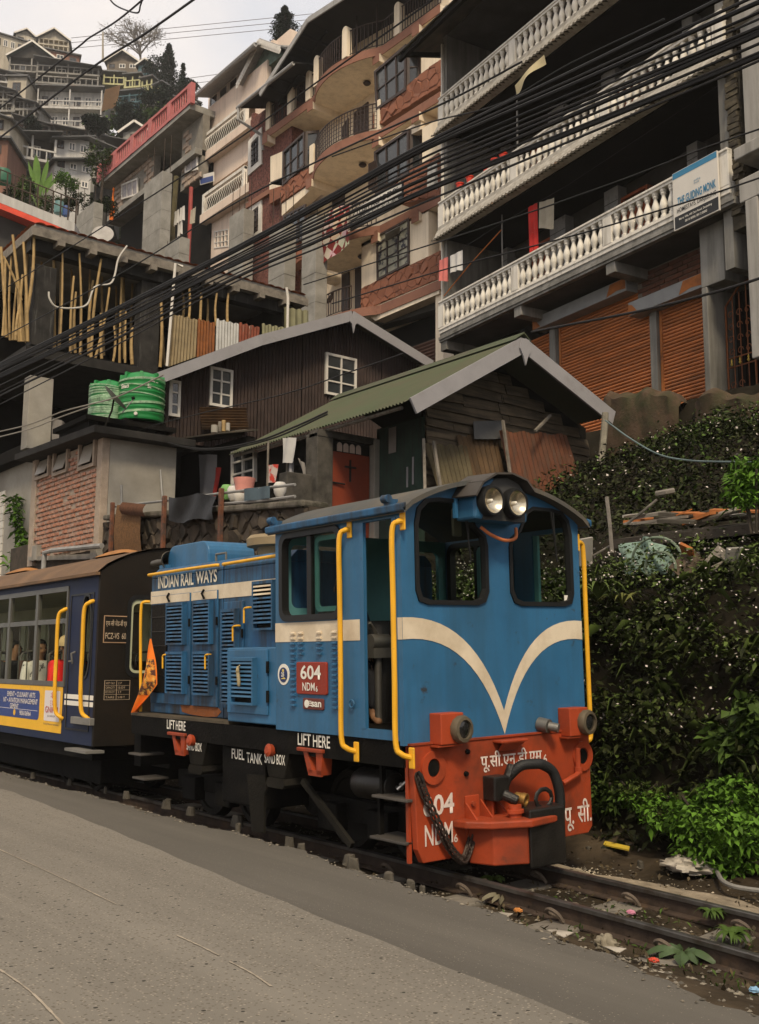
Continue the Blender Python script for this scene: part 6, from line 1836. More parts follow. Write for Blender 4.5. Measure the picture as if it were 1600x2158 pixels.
# ================================================================== brick shed with a flat concrete roof
brick_m = mat('orange_brick', (.36, .165, .105), .9, var=.3, vs=5, dirt=(.33, .25, .2), da=.45, ds=3, soft=.1, bump=.4, dirt2=(.15, .07, .045), d2a=.25, d2s=2)
mort2 = mat('pale_mortar', (.34, .27, .21), .95, var=.2, vs=6, bump=.5)
plast = mat('cement_plaster', (.34, .315, .27), .9, var=.12, vs=1.2, dirt=(.2, .18, .15), da=.42, ds=1, soft=.2, bump=.2, dirt2=(.1, .085, .07), d2a=.22, d2s=1.3)
YS = 18.4
BS = thing('brick_shed', 'small brick shed with plastered side, flat roof slab and three little windows', 'shed', (XR + .8, 20, 3.4))
zr = 5.60
part('brick_wall_core', MB().box(XR + .02, XR + .3, YS + .01, 22.05, 3.5, zr - .003), mort2, BS)
part('plaster_wall', MB().box(XR + .125, 9.36, YS - .005, YS + .25, 3.4, zr), plast, BS)
part('corner_pier', MB().box(XR - .03, XR + .12, YS - .015, YS + .22, 3.2, zr), mort2, BS, bevel=.01)
part('corner_pier', MB().box(XR - .03, XR + .12, 21.8, 22.08, 3.4, zr + .2), mort2, BS, bevel=.01)
part('roof_slab', MB().prism([(XR - .35, YS - .35, zr), (9.6, YS - .35, zr), (9.6, 22.3, zr + .1), (XR - .35, 22.3, zr + .1)], (0, 0, .14)), mat('sooty_slab', (.022, .02, .018), .9, var=.4, vs=3, bump=.4), BS, bevel=.01)
holes = []
for (xa, ya, xb, yb) in ((80, 967, 104, 999), (118, 954, 143, 990), (172, 935, 200, 977)):
    p, q = rx(xa, ya), rx(xb, yb)
    holes.append((q.y, p.y, q.z, p.z))
    f_ = part('window_recess', MB().box(XR + .012, XR + .019, q.y, p.y, q.z, p.z), blackish, BS)
    part('window_frame', MB().ring(rect(q.y - .05, p.y + .05, q.z - .05, p.z + .03), rect(q.y + .02, p.y - .02, q.z + .02, p.z - .02), lambda a, b, d: (XR + d, a, b), -.05, .012), mort2, f_)
    part('tilted_pane', MB().slab((XR - .10, q.y + .03, q.z + .04), (XR - .10, p.y - .12, q.z + .04), (XR + .0, p.y - .12, p.z - .08), (XR + .0, q.y + .03, p.z - .08), .012), mat('dusty_pane', (.22, .19, .15), .35, var=.2), f_)
bme = [MB().add([(0, .003, .003), (0, .205 - .004, .002), (0, .204, .07), (0, .004, .071), (-.035, .01, .008), (-.032, .197, .006), (-.036, .195, .064), (-.03, .012, .066)], [(4, 5, 6, 7), (0, 1, 5, 4), (1, 2, 6, 5), (2, 3, 7, 6), (3, 0, 4, 7)]).mesh('brick', brick_m)]
random.seed(15)
nb, r_ = 0, 0
z = 3.55
while z + .07 < zr - .02:
    y = YS + .23 + (.115 if r_ % 2 else 0)
    while y + .2 < 21.8:
        if not any(a - .24 < y < b + .04 and c - .1 < z < d_ + .06 for a, b, c, d_ in holes):
            if random.random() > .03:
                piece('brick', bme[0], BS, V((XR + .02 + random.uniform(-.004, .012), y, z)) - V((XR + .8, 20, 3.4)), (random.uniform(-.03, .03), 0, random.uniform(-.03, .03)))
                nb += 1
        y += .228
    z += .096
    r_ += 1
part('sill_beam', MB().prism([(XR - .08, YS + .05, 3.30), (XR - .08, 21.9, 3.52), (XR - .08, 21.9, 3.60), (XR - .08, YS + .05, 3.40)], (.3, 0, 0)), mat('stained_concrete', (.24, .22, .19), .9, var=.3, vs=3, dirt=(.2, .07, .03), da=.25, ds=4, bump=.3), BS)
for px in (82, 207):
    q = rx(px, 1160)
    part('sill_bracket', MB().box(XR - .1, XR + .1, q.y - .14, q.y + .14, q.z - .22, q.z + .1), MATS['stained_concrete'], BS, bevel=.01)
solo('waste_pipe', MB().tube([rx(215, 1150, XR - .2), rx(110, 1160, XR - .2), rx(94, 1165, XR - .2), rx(92, 1200, XR - .2)], .05, 8), pipe_m, 'grey waste pipe bending down below the brick shed', 'pipe', smooth=True)
solo('standing_stick', MB().tube([on_y(343, 1060, 18.2), on_y(338, 990, 18.3)], .02, 6), pipe_m, 'thin pale stick leaning on the plastered shed wall', 'stick')
solo('standing_pipe', MB().tube([on_y(256, 1068, 18.2), on_y(256, 1022, 18.2)], .025, 6), pipe_m, 'short pale pipe standing at the corner of the plastered shed wall', 'pipe')
# ------------------------------------------------------------------ water tanks and dish
tankg = mat('tank_green', (.012, .20, .045), .38, var=.12, vs=2, dirt=(.02, .12, .04), da=.35, ds=2, bump=.03, spec=.5)
wrapm = mat('plastic_wrap', (.2, .33, .19), .25, var=.5, vs=9, bump=.6, bs=22, spec=.6)
def tank(label, X, Y, z, r, h, wrap):
    t_ = thing('water_tank', label, 'water tank', (X, Y, z))
    prof = [(r * .97, 0), (r, .03)]
    nrib = 7
    for k in range(nrib):
        a = .04 + (h * .8 - .04) * k / nrib
        b = .04 + (h * .8 - .04) * (k + 1) / nrib
        prof += [(r, a + .015), (r, b - .045), (r * 1.025, b - .03), (r * 1.025, b - .01), (r, b)]
    prof += [(r * .99, h * .81), (r * .9, h * .9), (r * .72, h * .95), (r * .42, h * .965), (r * .42, h), (r * .2, h * 1.01), (0, h * 1.01)]
    part('tank_body', MB().lathe(prof, (X, Y, z), n=40), tankg, t_, True)
    for k in range(8):
        a = k * math.pi / 4 + .3
        c, s = math.cos(a), math.sin(a)
        part('lifting_rib', MB().prism([(X + c * r * .99 - s * .03, Y + s * r * .99 + c * .03, z + h * .8), (X + c * r * .99 + s * .03, Y + s * r * .99 - c * .03, z + h * .8), (X + c * r * .97 + s * .03, Y + s * r * .97 - c * .03, z + h * .95), (X + c * r * .97 - s * .03, Y + s * r * .97 + c * .03, z + h * .95)], (-c * .14, -s * .14, 0)), tankg, t_)
    m = MB()
    n = 44
    for q in range(wrap):
        z0 = z + h * (.16 + .64 * q / max(1, wrap - 1)) if wrap > 3 else z + h * (.3 + .2 * q)
        w_ = .035
        tl = random.uniform(-.05, .05)
        for k in range(n):
            a0, a1 = 2 * math.pi * k / n, 2 * math.pi * (k + 1) / n
            rr = r * 1.035
            m.add([(X + rr * math.cos(a0), Y + rr * math.sin(a0), z0 + tl * math.cos(a0)), (X + rr * math.cos(a1), Y + rr * math.sin(a1), z0 + tl * math.cos(a1)), (X + rr * math.cos(a1), Y + rr * math.sin(a1), z0 + w_ + tl * math.cos(a1 + .3)), (X + rr * math.cos(a0), Y + rr * math.sin(a0), z0 + w_ + tl * math.cos(a0 + .3))], [(0, 1, 2, 3)])
    part('wrapping_band', m, wrapm, t_, kind='stuff')
    part('outlet', MB().cyl((X - r * .6, Y - r * .8, z + .08), (X - r * .68, Y - r * .9, z + .08), .035), whitew, t_)
    return t_
random.seed(2)
q = on_y(303, 889, 19.1)
RT_ = .455
t1 = tank('right hand green water tank, larger in view, with pale lettering near its top', q.x, 19.1 + RT_ * .3, q.z, RT_, 1.02, 5)
vd = V((q.x, 19.4, 0)).normalized()
def ontank(a, zz, r=RT_ + .018):
    th = math.atan2(-q.y, -q.x) + a
    return V((q.x + r * math.cos(th), 19.1 + RT_ * .3 + r * math.sin(th), zz))
text('Siltech', ontank(.22, q.z + .62, .475), ontank(.95, 0, .475) - ontank(.22, 0, .475), (0, 0, 1), .09, white, t1, bold=.02, width=.26)
text('1000 Ltr', ontank(.35, q.z + .76, .475), ontank(.95, 0, .475) - ontank(.35, 0, .475), (0, 0, 1), .06, white, t1, bold=.01, width=.2)
text('Siltech', ontank(-1.0, q.z + .62, .475), ontank(-.5, 0, .475) - ontank(-1.0, 0, .475), (0, 0, 1), .09, white, t1, bold=.02, width=.2)
q2 = on_y(225, 904, 19.7)
tank('left hand green water tank wrapped all round in crinkled plastic', q2.x + .05, 19.75, q2.z, .40, 1.0, 16)
part_ = thing('tank_stand', 'low concrete and timber stand under the two green water tanks', 'stand', (8.6, 19.4, 5.75))
part('stand_slab', MB().box(7.6, 9.5, 18.7, 20.4, min(q.z, q2.z) - .1, min(q.z, q2.z) - .005), blackish, part_)
part('stand_block', MB().box(q.x - .45, q.x + .45, 19.0, 19.9, min(q.z, q2.z) - .004, q.z), blackish, part_)
part('stand_leg', MB().box(7.7, 7.9, 18.8, 20.3, 5.74, min(q.z, q2.z) - .1), blackish, part_)
part('stand_leg', MB().box(9.1, 9.3, 18.8, 20.3, 5.74, min(q.z, q2.z) - .1), blackish, part_)
dish = thing('satellite_dish', 'tilted satellite dish on a leaning rod in front of the green water tanks', 'satellite dish', tuple(on_y(219, 905, 18.5)))
ds_c = on_y(240, 842, 18.5)
dax = V((.62, -.35, .70)).normalized()
part('reflector', MB().lathe([(.30, .055), (.24, .03), (.12, .008), (0, 0)], ds_c, dax, 26), mat('dish_grey', (.22, .23, .19), .5, var=.15), dish, True)
part('mast', MB().tube([on_y(219, 905, 18.6), on_y(236, 865, 18.6), ds_c], .018, 6), blackish, dish)
lnb = on_y(284, 838, 18.3)
part('feed_arm', MB().tube([on_y(258, 869, 18.45), lnb], .012, 5), pipe_m, dish)
part('feed_horn', MB().cyl(lnb, lnb + V((-.05, .02, -.02)), .03), blackish, dish)
# ================================================================== plain building at the left edge with blocks and a creeper
LB = thing('rendered_outbuilding', 'plain cement rendered outbuilding with white block strip at the left edge', 'shed', (9, 25, 3.5))
part('wall', MB().box(8.3, 12, 23.2, 28, 2.5, 6.0), plast, LB)
wb_ = MB().box(-.03, .03, 0, .55, 0, .17).mesh('block', bwhite)
for k in range(13):
    piece('block', wb_, LB, (-.7, .15, -.4 + k * .185))
part('roof_edge', MB().box(8.0, 12, 22.9, 28, 6.0, 6.3), blackish, LB, bevel=.02)
# ================================================================== unfinished storey on bamboo props
YB = 22.0
woodc = mat('weathered_board', (.2, .175, .145), .9, var=.25, vs=6, dirt=(.09, .08, .065), da=.4, ds=4, bump=.3)
blackcol = mat('dark_concrete', (.026, .024, .022), .9, var=.5, vs=3, dirt=(.13, .125, .12), da=.32, ds=3, streak=True, bump=.3)  # near-black concrete with paler upright streaks
bamboo = mat('bamboo', (.36, .24, .10), .6, var=.22, vs=3, dirt=(.2, .14, .07), da=.35, ds=4, bump=.1)
def by(a, b, Y=YB): return on_y(a, b, Y)
c0, c1 = by(75, 465), by(648, 627)
zt = (c0.z + c1.z) / 2
zf_ = by(110, 742).z
UB = thing('unfinished_building', 'unfinished concrete storey with tile edged roof slab propped up on bamboo poles', 'building', (c0.x + 3, YB + 3, zf_))
part('roof_slab', MB().box(c0.x, c1.x, YB, YB + 9, zt - .26, zt - .02), greyconc, UB)
part('slab_formwork', MB().box(c0.x - .06, c1.x, YB - .05, YB, zt - .3, zt - .1), woodc, UB)
part('slab_formwork', MB().box(c0.x - .06, c0.x, YB, YB + 9, zt - .3, zt - .08), woodc, UB)
for k in range(9):
    x = c0.x + .5 + k * .75
    part('joist_end', MB().box(x, x + .16, YB - .12, YB + .5, zt - .42, zt - .28), woodc, UB)
tlm = mat('terracotta_tile', (.36, .11, .045), .85, var=.3, vs=5, bump=.2)
tile_me = MB().grid(lambda u, v: (.02 + .2 * v, .24 * u, .03 * math.sin(math.pi * u)), 6, 1).mesh('roof_tile', tlm, True)
for k in range(36):
    piece('roof_tile', tile_me, UB, V((c0.x - .08, YB + .1 + k * .24, zt - .01)) - V((c0.x + 3, YB + 3, zf_)))
tile_me2 = MB().grid(lambda u, v: (.24 * u, .02 + .2 * v, .03 * math.sin(math.pi * u)), 6, 1).mesh('roof_tile', tlm, True)
nt_ = int((c1.x - c0.x) / .24)
for k in range(nt_):
    piece('roof_tile', tile_me2, UB, V((c0.x + k * .24, YB - .08, zt - .01)) - V((c0.x + 3, YB + 3, zf_)), (random.uniform(-.08, .08), random.uniform(-.06, .06), 0))
part('floor_slab', MB().box(c0.x - .1, 14, YB - .15, YB + 9, zf_ - .22, zf_), mat('dark_slab_edge', (.022, .02, .018), .95, var=.4, vs=3, bump=.4), UB)
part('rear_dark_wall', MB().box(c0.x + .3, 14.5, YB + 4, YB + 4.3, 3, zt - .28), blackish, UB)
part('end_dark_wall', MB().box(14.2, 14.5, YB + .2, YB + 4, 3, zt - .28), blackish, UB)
def colpx(x0, x1, y0, y1, Y, m, nm='column', dp=.35):
    a, b, c, d = by(x0, y0, Y), by(x1, y0, Y), by(x0, y1, Y), by(x1, y1, Y)
    return part(nm, MB().box(min(a.x, c.x), max(b.x, d.x), Y, Y + dp, c.z, a.z), m, UB, bevel=.01)
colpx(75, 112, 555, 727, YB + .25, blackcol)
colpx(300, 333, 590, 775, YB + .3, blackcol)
colpx(64, 106, 790, 945, YB + .1, plast)
part('side_beam', MB().box(c0.x, 14.2, YB + .2, YB + .5, zt - .55, zt - .28), blackcol, UB)
poles = [((8, 235), (45, 870)), ((38, 330), (20, 860)), ((25, 300), (150, 610)), ((90, 150), (175, 900)), ((165, 200), (195, 900)), ((240, 140), (190, 700)), ((120, 480), (90, 890)), ((140, 640), (110, 890)), ((160, 430), (150, 900)), ((378, 310), (383, 950)), ((440, 275), (425, 850)), ((520, 440), (495, 980)), ((535, 550), (530, 980)), ((558, 280), (563, 990)), ((712, 320), (640, 1010)), ((655, 470), (625, 1000)), ((770, 520), (670, 1015)), ((710, 700), (715, 1020)), ((860, 370), (840, 1050)), ((800, 780), (795, 1040)), ((885, 680), (880, 1050)), ((1018, 410), (965, 1070)), ((930, 800), (930, 1060)), ((1130, 590), (1125, 1080)), ((1285, 560), (1280, 760)), ((1328, 490), (1325, 760)), ((1415, 560), (1405, 790)), ((1458, 545), (1455, 790)), ((1525, 560), (1520, 790)), ((1605, 560), (1600, 790)), ((215, 560), (225, 890))]
random.seed(6)
plabels = ['leftmost', 'steep', 'slanting', 'leaning', 'straight', 'thick', 'short', 'stout', 'thin']
for k in range(16):
    xp = 60 + k * 73 + random.uniform(-20, 20)
    poles.append(((xp + random.uniform(-25, 25), 230 + xp * .22), (xp, 880 + xp * .16)))
for k, (a, b) in enumerate(poles):
    deep = YB + (1.1 + .4 * (k % 3) if k > 30 else .12 if k % 3 else .55)
    p = by(a[0] * .3, 450 + a[1] * .3, deep)
    q = by(b[0] * .3, 450 + b[1] * .3, deep)
    r0 = random.uniform(.027, .042)
    pts, rad = [], []
    n = 7
    bend = V((random.uniform(-.05, .05), 0, 0))
    for i in range(n + 1):
        t = i / n
        c = q.lerp(p, t) + bend * math.sin(math.pi * t)
        for dt, rr in ((-.012, 1.0), (0, 1.1), (.012, 1.0)):
            if 0 < i < n:
                pts.append(c + (p - q) * dt)
                rad.append(r0 * rr * (1 - .25 * t))
        if i in (0, n):
            pts.append(c)
            rad.append(r0 * (1 - .25 * t))
    part('bamboo_pole', MB().tube(pts, rad, 8), bamboo, UB, True)
# corrugated sheets fencing the terrace on the right
tin_y = mat('yellowed_tin', (.235, .18, .1), .6, .2, var=.2, vs=4, dirt=(.2, .11, .04), da=.35, ds=2, streak=True, bump=.1)
tin_r = mat('rusted_tin', (.23, .08, .022), .8, .1, var=.3, vs=4, dirt=(.14, .06, .03), da=.4, ds=2.5, streak=True, bump=.2)
tin_s = mat('silver_tin', (.42, .41, .38), .4, .5, var=.15, vs=4, dirt=(.2, .1, .04), da=.22, ds=2, streak=True, bump=.05)
tin_m = mat('maroon_rust_tin', (.2, .055, .03), .8, .1, var=.3, vs=5, dirt=(.35, .3, .25), da=.32, ds=5, soft=.03, streak=True, bump=.2)
tin_g = mat('olive_tin', (.2, .19, .11), .6, .2, var=.2, vs=4, dirt=(.12, .1, .05), da=.35, ds=2, streak=True, bump=.1)
def sheetpx(label, TL, TR, BR, BL, Y, m, waves, cat='metal sheet', group=None, amp=.018, tilt=0.):
    a, b, c, d = [on_y(*p, Y) for p in (TL, TR, BR, BL)]
    a = a + V((0, tilt, 0))
    b = b + V((0, tilt, 0))
    mb = MB()
    seg = waves * 4
    mb.grid(lambda u, v: tuple(d.lerp(c, u).lerp(a.lerp(b, u), v) + V((0, amp * math.sin(u * waves * 2 * math.pi), (.02 * math.sin(u * 23) if v == 1 else 0)))), seg, 3)
    return solo('metal_sheet', mb, m, label, cat, group, True)
YM = 21.7
for lab, a, b, c, d, m_, wv in (('tall yellowed corrugated sheet at the left of the terrace fence', (361, 661), (417, 674), (413, 752), (352, 774), tin_y, 9), ('orange rusted corrugated sheet next to the tall yellowed one', (417, 672), (454, 681), (452, 742), (414, 753), tin_r, 6), ('silver corrugated sheet in the middle of the terrace fence', (456, 672), (504, 683), (503, 724), (454, 742), tin_s, 8), ('maroon streaked corrugated sheet right of the silver one', (504, 680), (548, 690), (546, 712), (503, 726), tin_m, 7), ('low olive corrugated sheet right of the maroon one', (552, 682), (599, 690), (598, 700), (552, 712), tin_g, 7), ('grey boarded sheet at the right end of the terrace fence', (599, 647), (650, 655), (650, 685), (599, 700), tin_g, 4)):
    sheetpx(lab, a, b, c, d, YM, m_, wv, group='sheets of the terrace fence')
for lab, pts in (('white drain pipe standing left of the yellowed sheet', [(385, 562), (370, 556), (366, 600), (352, 772)]), ('white drain pipe standing right of the olive sheet', [(604, 606), (607, 625), (606, 694)])):
    solo('drain_pipe', MB().tube([on_y(*p, YM - .1) for p in pts], .035, 7), whitew, lab, 'pipe', smooth=True)
solo('hung_rag', MB().grid(lambda u, v: tuple(on_y(111 + 36 * u + 6 * v * u, 878 + (48 - 8 * u) * v + 18 * u * (1 - v), 21.6) + V((0, .05 * math.sin(u * 9 + v * 2), 0))), 12, 8), mat('grey_rag', (.17, .155, .14), .9, var=.2), 'grey cloth hung beside the plain concrete pillar below the bamboo storey', 'cloth', smooth=True)
# white hoses looping over the props
wh = mat('white_cable', (.5, .47, .42), .6, var=.1, bump=0)
solo('white_cable', MB().tube(arc([on_y(*p, YB - .2) for p in ((268, 518), (250, 545), (242, 580), (232, 598), (200, 605), (185, 640), (160, 649), (120, 647), (105, 630), (103, 615))], 5), .022, 6), wh, 'white cable looping across the bamboo props', 'cable', smooth=True)
# ================================================================== rear shed with grey barge boards
YA = 19.5
corr_dark = mat('dark_corrugated_wall', (.035, .021, .017), .75, .1, var=.4, vs=3, dirt=(.15, .12, .1), da=.27, ds=4, soft=.03, streak=True, bump=.15)
bargew = mat('barge_white', (.28, .27, .28), .7, var=.08, vs=3, dirt=(.2, .18, .17), da=.3, ds=2, bump=.08)
ay = lambda a, b, Y=YA: on_y(a, b, Y)
SA = thing('rear_shed', 'long dark corrugated shed with grey barge boards and white framed windows', 'shed', tuple(ay(650, 900)))
apA, mA, lA, rA = ay(742, 664), ay(547, 716), ay(335, 795), ay(910, 768)
for a, b, sgn in ((lA, mA, 1), (mA, apA, 1), (apA, rA, 1)):
    rs_ = part('roof_sheet', MB().slab(b + V((0, 0, .1)), a + V((0, 0, .1)), a + V((0, 2.1, .1)), b + V((0, 2.1, .1)), .03), tin_dark, SA)
    part('barge_board', MB().beam(a - V((0, .02, .02)), b - V((0, .02, .02)), .04, .24), bargew, rs_)
fin = [(apA.x - .1, apA.z + .02), (apA.x + .1, apA.z + .02), (apA.x + .12, apA.z - .14), (apA.x + .05, apA.z - .2), (apA.x, apA.z - .42), (apA.x - .05, apA.z - .2), (apA.x - .12, apA.z - .14)]
part('finial', MB().prism([(a, apA.y - .05, b - .05) for a, b in fin], (0, -.03, 0)), bargew, SA)
YW = 20.0
gp = [on_y(*p, YW) for p in ((350, 800), (547, 727), (742, 676), (905, 770), (905, 900), (545, 930), (350, 935))]
part('wall_core', MB().prism([p + V((0, .08, 0)) for p in gp], (0, .1, 0)), blackish, SA)
def corr_poly(x0, x1, pitch, topf, botf, Y, m, nm='corrugated_sheet', amp=.02):
    n = int((x1 - x0) / pitch) * 4
    mb = MB()
    vs, fs = [], []
    for i in range(n + 1):
        x = x0 + (x1 - x0) * i / n
        y = Y + amp * math.sin(i * math.pi / 2)
        vs += [(x, y, botf(x)), (x, y, topf(x))]
    fs = [(2 * i, 2 * i + 2, 2 * i + 3, 2 * i + 1) for i in range(n)]
    mb.add(vs, fs)
    return part(nm, mb, m, SA, True)
tb = sorted([(p.x, p.z) for p in gp[:4]])
topA = lambda x: lerp_tab(tb, x) - .05
botz = gp[5].z
xs_ = [gp[0].x, gp[0].x + 1.15, gp[0].x + 2.3, gp[0].x + 3.5, gp[0].x + 4.7, gp[0].x + 5.9, gp[3].x - .1]
for a, b in zip(xs_, xs_[1:]):
    corr_poly(a + .005, b - .005, .085, topA, lambda x: botz - .3, YW - random.uniform(0, .02), corr_dark)
for pts, nu, nv in (([(442, 793), (490, 781), (490, 843), (442, 854)], 2, 3), ([(686, 749), (751, 757), (751, 812), (686, 830)], 2, 3), ([(357, 812), (380, 804), (380, 866), (357, 876)], 1, 3)):
    P4 = [on_y(*p, YW - .05) for p in pts]
    xa, xb = (P4[0].x + P4[3].x) / 2, (P4[1].x + P4[2].x) / 2
    zt_a, zb_a = max(P4[0].z, P4[1].z), min(P4[2].z, P4[3].z)
    quadwin([V((xa, YW - .04, zt_a)), V((xb, YW - .04, zt_a)), V((xb, YW - .04, zb_a)), V((xa, YW - .04, zb_a))], whitew, paneg, SA, nu, nv, .06, .04, nx=(0, -1, 0))
part('lower_wall', MB().box(gp[0].x, gp[3].x, YW + .05, YW + .2, 3, botz), blackish, SA)
solo('metal_sheet', MB().corr(on_y(425, 905, 19.7), on_y(425, 856, 19.7) - on_y(425, 905, 19.7) + V((0, .1, 0)), on_y(524, 905, 19.7) - on_y(425, 905, 19.7), 8, .03, 4, 1), mat('brown_tin', (.13, .075, .035), .8, .1, var=.3, vs=3, dirt=(.06, .04, .025), da=.4, ds=2, bump=.2), 'brown corrugated sheet laid sideways under the left window of the rear shed', 'metal sheet', smooth=True)
ledge = solo('shelf_board', MB().slab(on_y(388, 925, 19.3), on_y(520, 908, 18.8), on_y(520, 908, 18.8) + V((.2, .6, 0)), on_y(388, 925, 19.3) + V((.2, .6, 0)), .04), woodc, 'pale board ledge carrying old paint cans below the rear shed wall', 'shelf')
for k, (px, py, r_, h_, lab) in enumerate(((452, 912, .075, .16, 'widest old paint can at the left end of the ledge'), (463, 910, .04, .22, 'tall thin can second from the left on the ledge'), (471, 909, .045, .24, 'yellowish tin third from the left on the ledge'), (480, 908, .05, .17, 'short tin at the right end of the ledge'))):
    q = on_y(px, py, 19.15)
    solo('paint_can', MB().lathe([(r_, 0), (r_, h_), (r_ * .92, h_), (r_ * .92, h_ - .01), (0, h_ - .01)], q, (0, 0, 1), 12), [plast, woodc, bamboo, plast][k], lab, 'can', 'cans on the ledge', True)
# ================================================================== front shed with green corrugated roof
YG, YP, XP_ = 12.0, 14.2, 11.1
greenr = mat('green_painted_roof', (.056, .078, .038), .7, .05, var=.15, vs=1.2, dirt=(.075, .07, .042), da=.52, ds=1.1, soft=.2, bump=.08, dirt2=(.05, .05, .035), d2a=.22, d2s=7)
plankm = mat('grey_plank', (.125, .095, .062), .9, var=.3, vs=3, dirt=(.03, .024, .018), da=.45, ds=2, streak='x', bump=.2)
SB = thing('front_shed', 'wooden shed with green corrugated gable roof and pale barge boards behind the locomotive', 'shed', (12.4, 13, 3.0))
apB, lB, rB = on_y(1100, 724, YG), on_y(868, 852, YG), on_y(1290, 878, YG)
Lr = 5.3
def roofsheet(a, b, nm, m):
    # a: eave point, b: ridge point
    mb = MB()
    L_ = 62
    dn = (b - a)
    nrm = V((0, 1, 0)).cross(dn).normalized()
    if nrm.z < 0: nrm = -nrm
    vs, fs = [], []
    for i in range(L_ * 4 + 1):
        y = Lr * i / (L_ * 4)
        o_ = nrm * (.018 * math.sin(i * math.pi / 2))
        for t in (-.06, .5, 1.01):
            vs.append(a + dn * t + V((0, y, .10)) + o_)
    for i in range(L_ * 4):
        for j in range(2):
            fs.append((i * 3 + j, i * 3 + j + 1, (i + 1) * 3 + j + 1, (i + 1) * 3 + j))
    mb.add(vs, fs)
    return part(nm, mb, m, SB, True)
roofsheet(lB, apB, 'roof_sheet', greenr)
roofsheet(rB, apB, 'roof_sheet', greenr)
part('ridge_cap', MB().prism([(apB.x - .22, YG - .06, apB.z + .02), (apB.x, YG - .06, apB.z + .19), (apB.x + .22, YG - .06, apB.z + .02), (apB.x, YG - .06, apB.z + .16)], (0, Lr + .1, 0)), greenr, SB)
for a in (lB, rB):
    part('barge_board', MB().beam(a - V((0, .03, .03)), apB - V((0, .03, .03)), .04, .26), bargew, SB)
fin = [(apB.x - .09, .06), (apB.x + .09, .06), (apB.x + .13, -.12), (apB.x + .05, -.26), (apB.x, -.40), (apB.x - .05, -.26), (apB.x - .13, -.12)]
part('finial', MB().prism([(a, YG - .06, apB.z + b) for a, b in fin], (0, -.03, 0)), bargew, SB)
part('gutter', MB().tube([(lB.x - .03, YG + .2, lB.z - .02), (lB.x - .03, YG + 2.4, lB.z - .03)], .032, 7), tin, SB, True)
part('gutter', MB().tube([(lB.x - .03, YG + 2.6, lB.z - .03), (lB.x - .03, YG + Lr, lB.z - .0)], .032, 7), tin, SB, True)
# gable of sagging planks
xg0, xg1 = XP_ + .0, 15.2
gx = lambda z: (lerp_tab([(lB.z, lB.x), (apB.z, apB.x)], z), lerp_tab([(rB.z, rB.x), (apB.z, apB.x)], z))
random.seed(10)
YGW = 12.9
z = 4.0
while z < apB.z - .15:
    h_ = random.uniform(.15, .2)
    xa = max(xg0, lB.x + (z + h_ - lB.z) / (apB.z - lB.z) * (apB.x - lB.x) + .1)
    xb = min(xg1, rB.x + (z + h_ - rB.z) / (apB.z - rB.z) * (apB.x - rB.x) - .1)
    if xb - xa > .4:
        cuts = sorted([xa, xb] + [random.uniform(xa + .6, xb - .3) for _ in range(2 if xb - xa > 2 else 1)])
        for a, b in zip(cuts, cuts[1:]):
            t_ = random.uniform(-.02, .02)
            y_ = YGW - random.uniform(0, .03)
            part('plank', MB().prism([(a + .008, y_ - .05, z + t_), (b - .008, y_ - .05, z - t_), (b - .008, y_, z + h_ + .015 - t_), (a + .008, y_, z + h_ + .015 + t_)], (0, .025, 0)), plankm, SB)
    z += h_ - .01
part('gable_backing', MB().prism([(xg0, YGW + .04, 3), (xg1, YGW + .04, 3), (xg1, YGW + .04, rB.z), (apB.x, YGW + .04, apB.z), (xg0, YGW + .04, lB.z + .3)], (0, .05, 0)), blackish, SB)
corr_green = mat('dark_green_tin', (.025, .05, .035), .7, .1, var=.3, vs=3, dirt=(.03, .025, .02), da=.4, ds=3, streak=True, bump=.1)
part('side_sheet', MB().corr((XP_, YGW, 3.0), (0, YP - YGW, 0), (0, 0, 2.5), 15, .018, 4, 1), corr_green, SB, True)
part('notice_paper', MB().box(XP_ - .035, XP_ - .028, 13.62, 13.82, 5.0, 5.45), mat('old_paper', (.3, .28, .26), .9, var=.15), SB)
for y0, z0, z1 in ((13.3, 4.45, 4.8), (13.15, 4.48, 4.95)):
    part('torn_gap', MB().box(XP_ - .03, XP_ - .024, y0, y0 + .045, z0 - .1, z1 - .1), bargew, SB)
pw = plast
part('porch_pillar', MB().box(10.98, 11.24, YP - .1, YP + .2, 3.0, 5.3), pw, SB, bevel=.01)
part('porch_post', MB().box(9.80, 10.13, YP - .05, YP + .3, 3.0, 5.27), mat('mossy_dark_post', (.065, .058, .048), .95, var=.5, vs=4, dirt=(.13, .12, .1), da=.25, ds=3, streak=True, bump=.4), SB, bevel=.015)
part('porch_beam', MB().box(9.8, 11.2, YP - .06, YP + .2, 5.2, 5.32), MATS['mossy_dark_post'], SB)
part('porch_low_wall', MB().box(9.3, 9.84, YP + .1, YP + .35, 3.0, 4.55), MATS['mossy_dark_post'], SB, bevel=.02)
reds = mat('rust_red_door', (.2, .036, .014), .6, var=.15, vs=2.5, dirt=(.15, .035, .018), da=.35, ds=1.5, bump=.1)
dr = part('red_door', MB().box(10.15, 10.96, YP + .02, YP + .06, 3.0, 4.995), reds, SB, bevel=.005)
part('door_cross', MB().box(10.52, 10.55, YP, YP + .018, 4.5, 4.88), rubber, dr)
part('door_cross', MB().box(10.42, 10.66, YP + .001, YP + .017, 4.74, 4.77), rubber, dr)
part('door_latch', MB().tube([(10.16, YP, 4.45), (10.4, YP - .02, 4.44)], .015, 6), rubber, dr)
tr_ = part('transom', MB().box(10.15, 10.96, YP + .03, YP + .08, 5.0, 5.2), blackish, SB)
